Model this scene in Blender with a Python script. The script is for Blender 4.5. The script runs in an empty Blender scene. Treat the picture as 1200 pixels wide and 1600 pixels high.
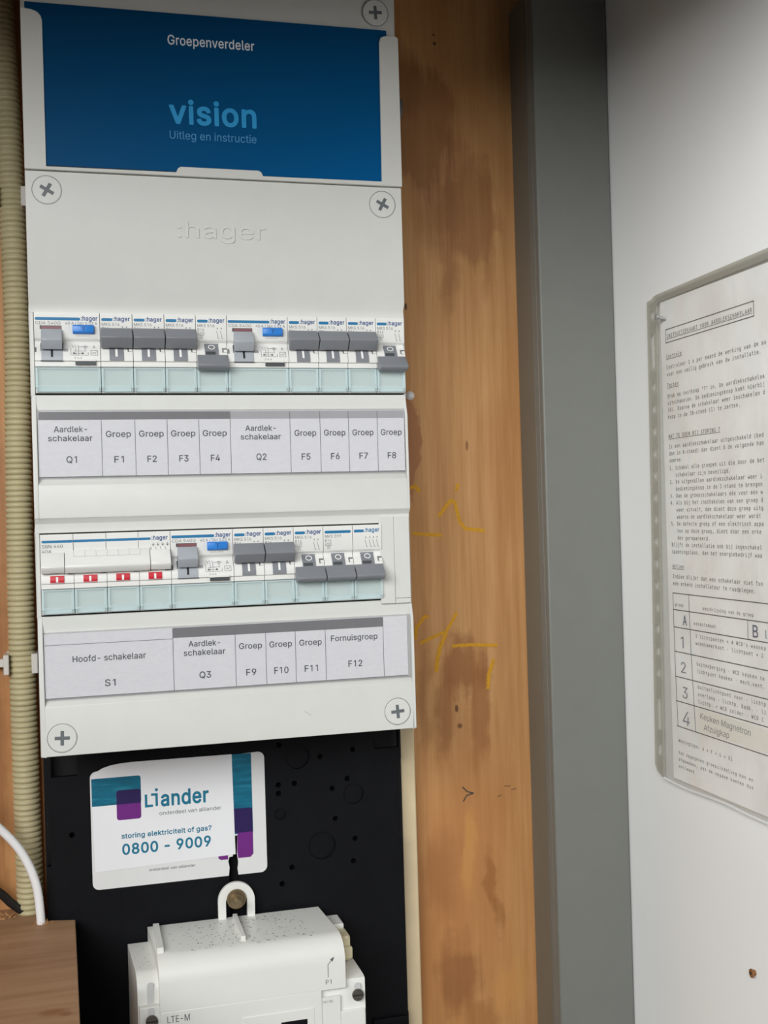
import bpy, bmesh, math, random
from mathutils import Vector, Matrix
random.seed(7)
S = 0.001                      # everything below is written in millimetres
scene = bpy.context.scene
C = scene.collection

# ------------------------------------------------------------------ camera
CAM = dict(f=1800.0, loc=(17.097, -654.077, -115.762), yaw=.264816, pitch=.0022438, roll=-.0288989)
def make_camera():
    y, p, r = CAM['yaw'], CAM['pitch'], CAM['roll']
    f = Vector((math.sin(y)*math.cos(p), math.cos(y)*math.cos(p), math.sin(p)))
    rt = Vector((math.cos(y), -math.sin(y), 0)); up = rt.cross(f)
    r2 = math.cos(r)*rt + math.sin(r)*up; u2 = -math.sin(r)*rt + math.cos(r)*up
    cd = bpy.data.cameras.new('camera'); co = bpy.data.objects.new('camera', cd); C.objects.link(co)
    m = Matrix((( r2.x, u2.x, -f.x), (r2.y, u2.y, -f.y), (r2.z, u2.z, -f.z))).to_4x4()
    m.translation = Vector(CAM['loc'])*S
    co.matrix_world = m
    cd.sensor_fit = 'VERTICAL'; cd.sensor_height = 32.0; cd.sensor_width = 24.0
    cd.lens = CAM['f']/1600*32.0
    cd.clip_start = 0.01; cd.clip_end = 50
    cd.dof.use_dof = True; cd.dof.focus_distance = 0.672; cd.dof.aperture_fstop = 11
    scene.camera = co
make_camera()

# ------------------------------------------------------------------ light
w = bpy.data.worlds.new('hallway_daylight'); scene.world = w; w.use_nodes = True
bg = w.node_tree.nodes['Background']; bg.inputs[0].default_value = (1.0, 0.98, 0.95, 1); bg.inputs[1].default_value = 0.05
def area(name, loc, target, sx, sy, power, col):
    ld = bpy.data.lights.new(name, 'AREA'); ld.shape = 'RECTANGLE'; ld.size = sx; ld.size_y = sy
    ld.energy = power; ld.color = col
    lo = bpy.data.objects.new(name, ld); C.objects.link(lo)
    lo.location = loc
    d = Vector(target)-Vector(loc); lo.rotation_euler = d.to_track_quat('-Z', 'Y').to_euler()
    return lo
area('window_daylight', (-0.78,-1.15,0.35),(0.1,0,-0.05),1.7,0.6,36.5, (0.985, 1.0, 0.985))
scene.view_settings.view_transform = 'Standard'; scene.view_settings.look = 'None'
scene.view_settings.gamma = 1.0; scene.view_settings.use_curve_mapping = False
scene.view_settings.exposure = 0.0
scene.cycles.max_bounces = 7; scene.cycles.diffuse_bounces = 4; scene.cycles.glossy_bounces = 3; scene.cycles.transparent_max_bounces = 10

# ------------------------------------------------------------------ materials
def lin(c):
    return tuple(((v/255)/12.92 if v/255 <= .04045 else ((v/255+.055)/1.055)**2.4) for v in c)
class NT:
    def __init__(s, name):
        s.m = bpy.data.materials.new(name); s.m.use_nodes = True; s.t = s.m.node_tree; s.n = s.t.nodes
        s.b = s.n['Principled BSDF']; s.out = s.n['Material Output']
    def new(s, typ, **kw):
        n = s.n.new(typ)
        for k, v in kw.items(): setattr(n, k, v)
        return n
    def link(s, a, b): s.t.links.new(a, b)
    def val(s, node, **kw):
        for k, v in kw.items(): node.inputs[k.replace('_', ' ')].default_value = v
        return node
    def math(s, op, a, b=None, clamp=False):
        n = s.new('ShaderNodeMath', operation=op, use_clamp=clamp)
        for i, v in enumerate((a, b)):
            if v is None: continue
            if isinstance(v, (int, float)): n.inputs[i].default_value = v
            else: s.link(v, n.inputs[i])
        return n.outputs[0]
    def mix(s, fac, a, b):
        n = s.new('ShaderNodeMix', data_type='RGBA')
        for i, v in ((0, fac), (6, a), (7, b)):
            if isinstance(v, (int, float)): n.inputs[i].default_value = v
            elif isinstance(v, tuple): n.inputs[i].default_value = (*v, 1) if len(v) == 3 else v
            else: s.link(v, n.inputs[i])
        return n.outputs[2]
    def coord(s, scale=(1, 1, 1), loc=(0, 0, 0)):
        g = s.new('ShaderNodeNewGeometry')
        mp = s.new('ShaderNodeMapping'); mp.inputs['Scale'].default_value = scale; mp.inputs['Location'].default_value = loc
        s.link(g.outputs['Position'], mp.inputs['Vector']); return mp.outputs[0]
    def noise(s, vec, scale=5, detail=4, rough=.55):
        n = s.new('ShaderNodeTexNoise'); n.inputs['Scale'].default_value = scale; n.inputs['Detail'].default_value = detail
        n.inputs['Roughness'].default_value = rough; s.link(vec, n.inputs['Vector']); return n.outputs[0]
    def ramp(s, fac, stops):
        n = s.new('ShaderNodeValToRGB'); e = n.color_ramp.elements
        while len(e) < len(stops): e.new(.5)
        for i, (p, c) in enumerate(stops):
            e[i].position = p; e[i].color = (*c, 1) if len(c) == 3 else c
        s.link(fac, n.inputs[0]); return n.outputs[0]
    def bump(s, h, strength=.1, dist=.001):
        n = s.new('ShaderNodeBump'); n.inputs['Strength'].default_value = strength; n.inputs['Distance'].default_value = dist
        s.link(h, n.inputs['Height']); s.link(n.outputs[0], s.b.inputs['Normal'])

MAT = {}
def plastic(name, rgb, rough=.45, var=.04, grain=0.0, metallic=0.0, spec=.5):
    t = NT(name); c = lin(rgb)
    co = t.coord()
    n = t.noise(co, 60, 3)
    d = tuple(max(0, v*(1-var)) for v in c); l = tuple(min(1, v*(1+var)) for v in c)
    t.link(t.ramp(n, [(.3, d), (.7, l)]), t.b.inputs['Base Color'])
    t.b.inputs['Roughness'].default_value = rough; t.b.inputs['Metallic'].default_value = metallic
    t.b.inputs['Specular IOR Level'].default_value = spec
    if grain: t.bump(t.noise(co, 2500, 2), grain, .0003)
    MAT[name] = t.m; return t.m

plastic('cover_plastic', (214, 214, 210), .42, .015, .12)
plastic('pocket_plastic', (212, 211, 206), .45, .015, .12)
plastic('module_plastic', (232, 231, 228), .38, .015)
plastic('handle_grey', (128, 131, 137), .38, .03)
plastic('lever_grey', (168, 173, 180), .35, .03)
plastic('dark_grey', (70, 74, 76), .45, .05)
plastic('slot_dark', (26, 28, 30), .6, .1)
plastic('print_blue', (22, 114, 162), .5, .02)
plastic('print_navy', (38, 76, 132), .5, .02)
plastic('print_grey', (98, 100, 104), .6, .05)
plastic('print_dark', (62, 64, 70), .6, .05)
plastic('print_black', (30, 30, 32), .6, .05)
plastic('label_text', (62, 63, 68), .6, .05)
plastic('label_line', (105, 105, 108), .6, .05)
plastic('label_line_faint', (150, 150, 152), .6, .05)
plastic('header_dark', (112, 111, 114), .5, .03)
plastic('header_light', (170, 168, 172), .5, .03)
plastic('white_mark', (238, 238, 236), .5, .01)
plastic('red_window', (128, 82, 88), .4, .08)
plastic('button_blue', (46, 128, 214), .35, .03)
plastic('toggle_red', (196, 24, 44), .35, .05)
plastic('screw_white', (216, 216, 212), .4, .02)
plastic('screw_cross', (104, 108, 112), .4, .15, .2)
plastic('booklet_white', (226, 230, 236), .5, .01)
plastic('booklet_cyan', (28, 148, 208), .5, .02)
plastic('booklet_pale', (70, 140, 192), .5, .02)
plastic('black_board', (13, 14, 18), .6, .15, .25, spec=.15)
plastic('hole_black', (6, 6, 8), .8, .1)
plastic('cream_board', (224, 204, 168), .5, .04)
plastic('sticker_white', (226, 226, 226), .4, .01)
plastic('sticker_paper', (238, 238, 242), .4, .01)
plastic('sticker_purple', (112, 40, 128), .4, .05)
plastic('sticker_indigo', (42, 28, 84), .4, .05)
plastic('sticker_teal_text', (14, 116, 146), .5, .03)
plastic('meter_white', (232, 232, 228), .38, .012)
plastic('meter_side', (205, 206, 206), .4, .02)
plastic('meter_screw', (112, 106, 100), .4, .2, metallic=.6)
plastic('meter_glass', (22, 24, 26), .15, .05)
plastic('brass', (150, 132, 104), .38, .2, .2, metallic=.75)
plastic('connector_cream', (222, 212, 178), .45, .03)
plastic('conduit_beige', (186, 176, 140), .5, .05)
plastic('clip_white', (206, 202, 196), .45, .03)
plastic('cable_white', (238, 238, 240), .4, .01)
plastic('cable_black', (20, 20, 22), .5, .1)
plastic('trunk_grey', (117, 118, 113), .5, .02)
plastic('trunk_base_grey', (112, 108, 98), .5, .03)
plastic('wood_raw', (196, 150, 104), .7, .1)
plastic('nail_steel', (176, 176, 176), .4, .1, metallic=.5)
plastic('plug_brown', (138, 92, 52), .5, .2)
plastic('board_grey', (150, 149, 146), .7, .04)
plastic('floor_grey', (120, 116, 110), .7, .1)
plastic('ink', (62, 62, 68), .7, .2)
plastic('ink_line', (56, 56, 62), .7, .1)
plastic('ink_pen', (96, 104, 130), .7, .2)
plastic('ink_pencil', (128, 130, 140), .8, .2)
plastic('correction_white', (236, 234, 226), .6, .02)
plastic('soot', (70, 62, 54), .8, .4)
plastic('splinter_wood', (190, 142, 96), .8, .2)
plastic('gland_grey', (96, 96, 96), .5, .1)

def clear(name, tint, diff, dfac, rough=.08, grain=0):
    t = NT(name); t.n.remove(t.b)
    tr = t.new('ShaderNodeBsdfTransparent'); tr.inputs[0].default_value = (*tint, 1)
    df = t.new('ShaderNodeBsdfDiffuse'); df.inputs[0].default_value = (*diff, 1)
    gl = t.new('ShaderNodeBsdfGlossy'); gl.inputs['Roughness'].default_value = rough
    gl.inputs[0].default_value = (1, 1, 1, 1)
    lw = t.new('ShaderNodeLayerWeight'); lw.inputs[0].default_value = .5
    fr = t.math('ADD', t.math('MULTIPLY', t.math('POWER', lw.outputs['Facing'], 5), .9), .035)
    co = t.coord(); n = t.noise(co, 90, 2)
    m1 = t.new('ShaderNodeMixShader'); m1.inputs[0].default_value = dfac; t.link(t.mix(n, tuple(v*.98 for v in diff), diff), df.inputs[0])
    t.link(tr.outputs[0], m1.inputs[1]); t.link(df.outputs[0], m1.inputs[2])
    m2 = t.new('ShaderNodeMixShader'); t.link(fr, m2.inputs[0])
    t.link(m1.outputs[0], m2.inputs[1]); t.link(gl.outputs[0], m2.inputs[2])
    t.link(m2.outputs[0], t.out.inputs[0]); MAT[name] = t.m
    if grain:
        b = t.new('ShaderNodeBump'); b.inputs['Strength'].default_value = grain; b.inputs['Distance'].default_value = .004
        t.link(t.noise(t.coord((1, 1, .6)), 28, 3), b.inputs['Height']); t.link(b.outputs[0], gl.inputs['Normal'])
clear('clear_cyan', (.955, .985, .985), (.74, .82, .82), .25)
clear('clear_cyan_edge', (.90, .975, .985), (.84, .95, .965), .5)
clear('clear_film', (.985, .985, .99), (.8, .8, .82), .04, .12)
clear('sleeve_strip_film', (.86, .85, .81), (.56, .54, .48), .42, .2)
clear('weld_film', (.95, .95, .95), (.93, .93, .93), .6, .15)
clear('sleeve_film', (.99, .99, .985), (.78, .77, .74), .04, .16, .5)

def label_paper():
    t = NT('label_paper'); n = t.noise(t.coord((400, 400, 1500)), 1, 2)
    t.link(t.ramp(n, [(.3, lin((222, 221, 225))), (.7, lin((230, 229, 232)))]), t.b.inputs['Base Color'])
    t.b.inputs['Roughness'].default_value = .5; MAT['label_paper'] = t.m
label_paper()
def sticker_teal():
    t = NT('sticker_teal'); n = t.noise(t.coord((60, 60, 420)), 1, 3)
    t.link(t.ramp(n, [(.3, lin((10, 92, 118))), (.55, lin((14, 108, 136))), (.8, lin((46, 140, 164)))]), t.b.inputs['Base Color'])
    t.b.inputs['Roughness'].default_value = .4; MAT['sticker_teal'] = t.m
sticker_teal()
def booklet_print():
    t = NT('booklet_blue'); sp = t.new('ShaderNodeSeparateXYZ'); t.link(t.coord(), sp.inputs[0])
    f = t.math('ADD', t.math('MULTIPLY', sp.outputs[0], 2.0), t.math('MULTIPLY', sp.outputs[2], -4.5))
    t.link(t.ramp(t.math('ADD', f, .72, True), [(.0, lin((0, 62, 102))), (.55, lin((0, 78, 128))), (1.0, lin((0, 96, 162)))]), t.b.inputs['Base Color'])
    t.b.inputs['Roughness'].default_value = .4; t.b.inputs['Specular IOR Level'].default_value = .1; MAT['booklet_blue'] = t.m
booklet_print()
def wood_board():
    t = NT('stained_plywood'); P = t.coord()
    warp = t.new('ShaderNodeTexNoise'); warp.inputs['Scale'].default_value = 24; warp.inputs['Detail'].default_value = 6; warp.inputs['Roughness'].default_value = .6; t.link(P, warp.inputs['Vector'])
    off = t.new('ShaderNodeVectorMath', operation='MULTIPLY_ADD'); t.link(warp.outputs['Color'], off.inputs[0])
    off.inputs[1].default_value = (.030, 0, .075); t.link(P, off.inputs[2])
    P2 = off.outputs[0]
    g1 = t.noise(t.coord((120, 10, 6)), 1.0, 5, .6)
    g2 = t.noise(t.coord((600, 10, 22)), 1.0, 3, .6)
    base = t.ramp(g1, [(.25, lin((182, 128, 76))), (.5, lin((203, 150, 95))), (.75, lin((216, 166, 111)))])
    base = t.mix(t.math('MULTIPLY', t.ramp(g2, [(.45, (0, 0, 0)), (.62, (1, 1, 1))]), .22), base, lin((176, 120, 70)))
    broad = t.noise(t.coord((9, 1, 3.2), (3.3, 0, 1.2)), 1, 4, .55)
    base = t.mix(t.ramp(broad, [(.46, (0, 0, 0)), (.60, (.55, .55, .55))]), base, lin((176, 116, 62)))
    sep = t.new('ShaderNodeSeparateXYZ'); t.link(P2, sep.inputs[0])
    streak = t.noise(t.coord((150, 10, 9), (1.7, 0, .4)), 1.0, 4, .6)
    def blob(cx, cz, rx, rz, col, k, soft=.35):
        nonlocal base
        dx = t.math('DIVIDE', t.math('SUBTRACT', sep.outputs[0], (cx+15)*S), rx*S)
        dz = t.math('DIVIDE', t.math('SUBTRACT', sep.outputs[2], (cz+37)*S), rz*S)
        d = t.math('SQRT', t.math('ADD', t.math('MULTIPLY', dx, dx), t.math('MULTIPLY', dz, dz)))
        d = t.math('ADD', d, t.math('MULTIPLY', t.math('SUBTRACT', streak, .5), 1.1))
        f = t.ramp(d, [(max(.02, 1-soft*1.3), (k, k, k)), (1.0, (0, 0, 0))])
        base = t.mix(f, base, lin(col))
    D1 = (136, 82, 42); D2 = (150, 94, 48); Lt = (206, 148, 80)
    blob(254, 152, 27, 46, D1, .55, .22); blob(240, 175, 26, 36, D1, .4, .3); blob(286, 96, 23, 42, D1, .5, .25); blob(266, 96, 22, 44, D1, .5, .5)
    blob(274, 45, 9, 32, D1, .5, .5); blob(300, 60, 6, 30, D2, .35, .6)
    blob(240, -70, 8, 34, (164, 104, 66), .75, .15)
    blob(272, -228, 20, 26, D2, .75, .35); blob(259, -262, 8, 46, D2, .6, .4); blob(285, -256, 10, 46, D2, .6, .4)
    blob(244, -235, 6, 60, D2, .4, .6); blob(270, -350, 60, 110, (176, 118, 66), .55, .5)
    blob(254, -365, 18, 46, D2, .5, .5); blob(277, -350, 7, 42, Lt, .55, .45); blob(291, -372, 5, 24, D2, .6, .35); blob(292, -395, 5, 14, D2, .5, .4)
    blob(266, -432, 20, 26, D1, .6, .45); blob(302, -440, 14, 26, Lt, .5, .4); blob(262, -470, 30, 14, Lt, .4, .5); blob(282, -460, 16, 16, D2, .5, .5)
    blob(-32, -200, 14, 240, (140, 88, 44), .7, .5)  # strip left of the conduit: shade painted in as deeper brown
    # small nail holes and knots
    psep = t.new('ShaderNodeSeparateXYZ'); t.link(P, psep.inputs[0])
    def dot(cx, cz, r, col=(48, 30, 18), k=.9, rz=None):
        nonlocal base
        dx = t.math('DIVIDE', t.math('SUBTRACT', psep.outputs[0], cx*S), r*S)
        dz = t.math('DIVIDE', t.math('SUBTRACT', psep.outputs[2], cz*S), (rz or r)*S)
        d = t.math('ADD', t.math('MULTIPLY', dx, dx), t.math('MULTIPLY', dz, dz))
        f = t.ramp(d, [(.4, (k, k, k)), (1.0, (0, 0, 0))])
        base = t.mix(f, base, lin(col))
    dot(266, 206, 1.4); dot(265.5, 212, 1.0); dot(237, 128, 1.6); dot(240, 25, 1.0, rz=3)
    dot(281, -70, 1.2, (120, 70, 36), .7, 4)
    dot(268, -250, 1.5, (70, 36, 18), .8, 3); dot(270, -262, 2.2, (80, 42, 20), .7, 2)
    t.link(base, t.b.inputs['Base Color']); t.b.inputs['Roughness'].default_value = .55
    t.bump(g2, .12, .0006); MAT['stained_plywood'] = t.m
wood_board()
def pale_wood():
    t = NT('planed_softwood')
    g1 = t.noise(t.coord((7, 75, 75)), 1.0, 5, .6); g2 = t.noise(t.coord((22, 330, 330)), 1.0, 3, .6)
    base = t.ramp(g1, [(.25, lin((142, 104, 74))), (.5, lin((166, 130, 98))), (.75, lin((182, 146, 112)))])
    base = t.mix(t.math('MULTIPLY', g2, .35), base, lin((136, 98, 68)))
    sep = t.new('ShaderNodeSeparateXYZ'); t.link(t.coord(), sep.inputs[0])
    for cx, cz, rx, rz, k in ((2, -70, 9, 5, .75), (8, -74, 4, 3, .8), (-26, -2, 16, 6, .35), (-20, 30, 20, 7, .3)):
        dx = t.math('DIVIDE', t.math('SUBTRACT', sep.outputs[0], cx*S), rx*S)
        dz = t.math('DIVIDE', t.math('SUBTRACT', sep.outputs[1], cz*S), rz*S)
        d = t.math('ADD', t.math('MULTIPLY', dx, dx), t.math('MULTIPLY', dz, dz))
        base = t.mix(t.ramp(d, [(.0, (k, k, k)), (1.0, (0, 0, 0))]), base, lin((128, 78, 44)))
    t.link(base, t.b.inputs['Base Color']); t.b.inputs['Roughness'].default_value = .65
    t.bump(g2, .15, .0005); MAT['planed_softwood'] = t.m
pale_wood()
def white_wall():
    t = NT('white_painted_wall'); co = t.coord()
    n = t.noise(co, 4, 4)
    t.link(t.ramp(n, [(.3, lin((240, 240, 239))), (.7, lin((246, 246, 245)))]), t.b.inputs['Base Color'])
    t.b.inputs['Roughness'].default_value = .42
    t.bump(t.noise(co, 260, 3), .06, .0008); MAT['white_painted_wall'] = t.m
white_wall()
def old_paper():
    t = NT('old_paper'); co = t.coord(); n = t.noise(co, 22, 5)
    base = t.ramp(n, [(.3, lin((236, 233, 230))), (.55, lin((248, 248, 248))), (.8, lin((252, 252, 252)))])
    t.link(base, t.b.inputs['Base Color']); t.b.inputs['Roughness'].default_value = .6
    t.bump(t.noise(t.coord((1, 1, .7)), 30, 3), .35, .004); MAT['old_paper'] = t.m
old_paper()
def crayon():
    t = NT('yellow_crayon'); n = t.noise(t.coord(), 700, 3)
    c = t.ramp(n, [(.3, lin((196, 140, 52))), (.5, lin((216, 156, 34))), (.75, lin((226, 168, 40)))])
    t.link(c, t.b.inputs['Base Color']); t.b.inputs['Roughness'].default_value = .8; MAT['yellow_crayon'] = t.m
crayon()

# ------------------------------------------------------------------ mesh helpers
ORG = {}
def tag(o, label=None, cat=None, group=None, kind=None):
    if label: o['label'] = label
    if cat: o['category'] = cat
    if group: o['group'] = group
    if kind: o['kind'] = kind
    return o
def thing(name, loc, label, cat, group=None):
    o = bpy.data.objects.new(name, None); C.objects.link(o); o.location = Vector(loc)*S
    o.empty_display_size = .01
    ORG[o.name] = Vector(loc); return tag(o, label, cat, group)

class MB:
    def __init__(s): s.v = []; s.f = []; s.m = []; s.cur = 0
    def add(s, vs, fs):
        b = len(s.v); s.v += [tuple(v) for v in vs]
        for f in fs: s.f.append(tuple(b+i for i in f)); s.m.append(s.cur)
        return s
    def box(s, x0, x1, y0, y1, z0, z1):
        v = [(x, y, z) for z in (z0, z1) for y in (y0, y1) for x in (x0, x1)]
        return s.add(v, [(0, 2, 3, 1), (4, 5, 7, 6), (0, 1, 5, 4), (2, 6, 7, 3), (0, 4, 6, 2), (1, 3, 7, 5)])
    def prism_x(s, prof, x0, x1, x0b=None, x1b=None):
        # prof: (y, z) ; optional per-point x ends
        n = len(prof); vs = []
        for i, (y, z) in enumerate(prof):
            vs.append((x0 if not callable(x0) else x0(y, z), y, z))
        for i, (y, z) in enumerate(prof):
            vs.append((x1 if not callable(x1) else x1(y, z), y, z))
        fs = [(i, (i+1) % n, n+(i+1) % n, n+i) for i in range(n)]
        s.add(vs, fs); b = len(s.v)-2*n
        s.f.append(tuple(b+i for i in range(n))[::-1]); s.m.append(s.cur)
        s.f.append(tuple(b+n+i for i in range(n))); s.m.append(s.cur)
        return s
    def strip_x(s, prof, x0, x1):
        n = len(prof); vs = [(x0, y, z) for y, z in prof]+[(x1, y, z) for y, z in prof]
        return s.add(vs, [(i, i+1, n+i+1, n+i) for i in range(n-1)])
    def poly(s, pts, y):                               # flat polygon in the front plane
        return s.add([(x, y, z) for x, z in pts], [tuple(range(len(pts)))])
    def rect(s, x0, x1, z0, z1, y): return s.poly([(x0, z0), (x1, z0), (x1, z1), (x0, z1)], y)
    def cyl(s, c, axis, r, h, n=24, r2=None, cap=True):
        c = Vector(c); a = Vector(axis).normalized(); t = a.orthogonal().normalized(); u = a.cross(t)
        r2 = r if r2 is None else r2; vs = []
        for k, rr in ((0, r), (1, r2)):
            for i in range(n):
                th = 2*math.pi*i/n; vs.append(c+a*h*k+(t*math.cos(th)+u*math.sin(th))*rr)
        fs = [(i, (i+1) % n, n+(i+1) % n, n+i) for i in range(n)]
        if cap: fs += [tuple(range(n))[::-1], tuple(range(n, 2*n))]
        return s.add(vs, fs)
    def tube(s, pts, radii, n=12, cap=True):
        pts = [Vector(p) for p in pts]; vs = []; up = None
        for i, p in enumerate(pts):
            d = (pts[min(i+1, len(pts)-1)]-pts[max(i-1, 0)]).normalized()
            if up is None: up = d.orthogonal().normalized()
            up = (up-d*up.dot(d)).normalized(); sd = d.cross(up)
            r = radii[i] if hasattr(radii, '__len__') else radii
            for k in range(n):
                th = 2*math.pi*k/n; vs.append(p+(up*math.cos(th)+sd*math.sin(th))*r)
        fs = []
        for i in range(len(pts)-1):
            for k in range(n): fs.append((i*n+k, i*n+(k+1) % n, (i+1)*n+(k+1) % n, (i+1)*n+k))
        if cap: fs += [tuple(range(n))[::-1], tuple(range((len(pts)-1)*n, len(pts)*n))]
        return s.add(vs, fs)
    def stroke(s, pts, wd, fmap):                      # thin mitred ribbon in a plane given by fmap(u, v)
        P = [Vector(pts[0])]
        for p in pts[1:]:
            if (Vector(p)-P[-1]).length > 1e-6: P.append(Vector(p))
        closed = (P[0]-P[-1]).length < 1e-6 and len(P) > 3
        if closed: P.pop()
        n = len(P); L = []; Rr = []
        for i in range(n):
            a = P[i]-P[i-1] if (i or closed) else P[1]-P[0]
            b = P[(i+1) % n]-P[i] if (i < n-1 or closed) else P[-1]-P[-2]
            a = a.normalized(); b = b.normalized(); t = a+b
            t = t.normalized() if t.length > 1e-4 else b
            nr = Vector((-t.y, t.x)); c = max(.35, nr.dot(Vector((-b.y, b.x))))
            L.append(P[i]+nr*wd/2/c); Rr.append(P[i]-nr*wd/2/c)
        vs = [fmap(p.x, p.y) for p in L]+[fmap(p.x, p.y) for p in Rr]
        return s.add(vs, [(i, (i+1) % n, n+(i+1) % n, n+i) for i in range(n if closed else n-1)])
    def build(s, name, mats, parent=None, loc=None, bevel=0, smooth=False, seg=2, kind=None, label=None):
        if parent is not None: o0 = ORG[parent.name]
        else: o0 = Vector(loc if loc is not None else (0, 0, 0))
        me = bpy.data.meshes.new(name)
        me.from_pydata([((v[0]-o0.x)*S, (v[1]-o0.y)*S, (v[2]-o0.z)*S) for v in s.v], [], s.f)
        if isinstance(mats, str): mats = [mats]
        for m in mats: me.materials.append(MAT[m])
        for p, mi in zip(me.polygons, s.m): p.material_index = mi
        me.validate(); me.update()
        bm = bmesh.new(); bm.from_mesh(me); bmesh.ops.remove_doubles(bm, verts=bm.verts, dist=1e-7)
        if not name.startswith('lettering'): bmesh.ops.recalc_face_normals(bm, faces=bm.faces)
        bm.to_mesh(me); bm.free()
        if smooth:
            me.polygons.foreach_set('use_smooth', [True]*len(me.polygons)); me.set_sharp_from_angle(angle=math.radians(38))
        o = bpy.data.objects.new(name, me); C.objects.link(o)
        if parent is not None: o.parent = parent
        else: o.location = o0*S
        ORG[o.name] = o0
        if bevel:
            bv = o.modifiers.new('edge', 'BEVEL'); bv.width = bevel*S; bv.segments = seg; bv.limit_method = 'ANGLE'
            bv.angle_limit = math.radians(40)
            me.polygons.foreach_set('use_smooth', [True]*len(me.polygons)); me.set_sharp_from_angle(angle=math.radians(60))
        tag(o, label, None, None, kind); return o

def front(y):  return lambda u, v: (u, y, v)
def rightw(x): return lambda u, v: (x, -u, v)          # u runs towards the camera along the right wall

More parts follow.
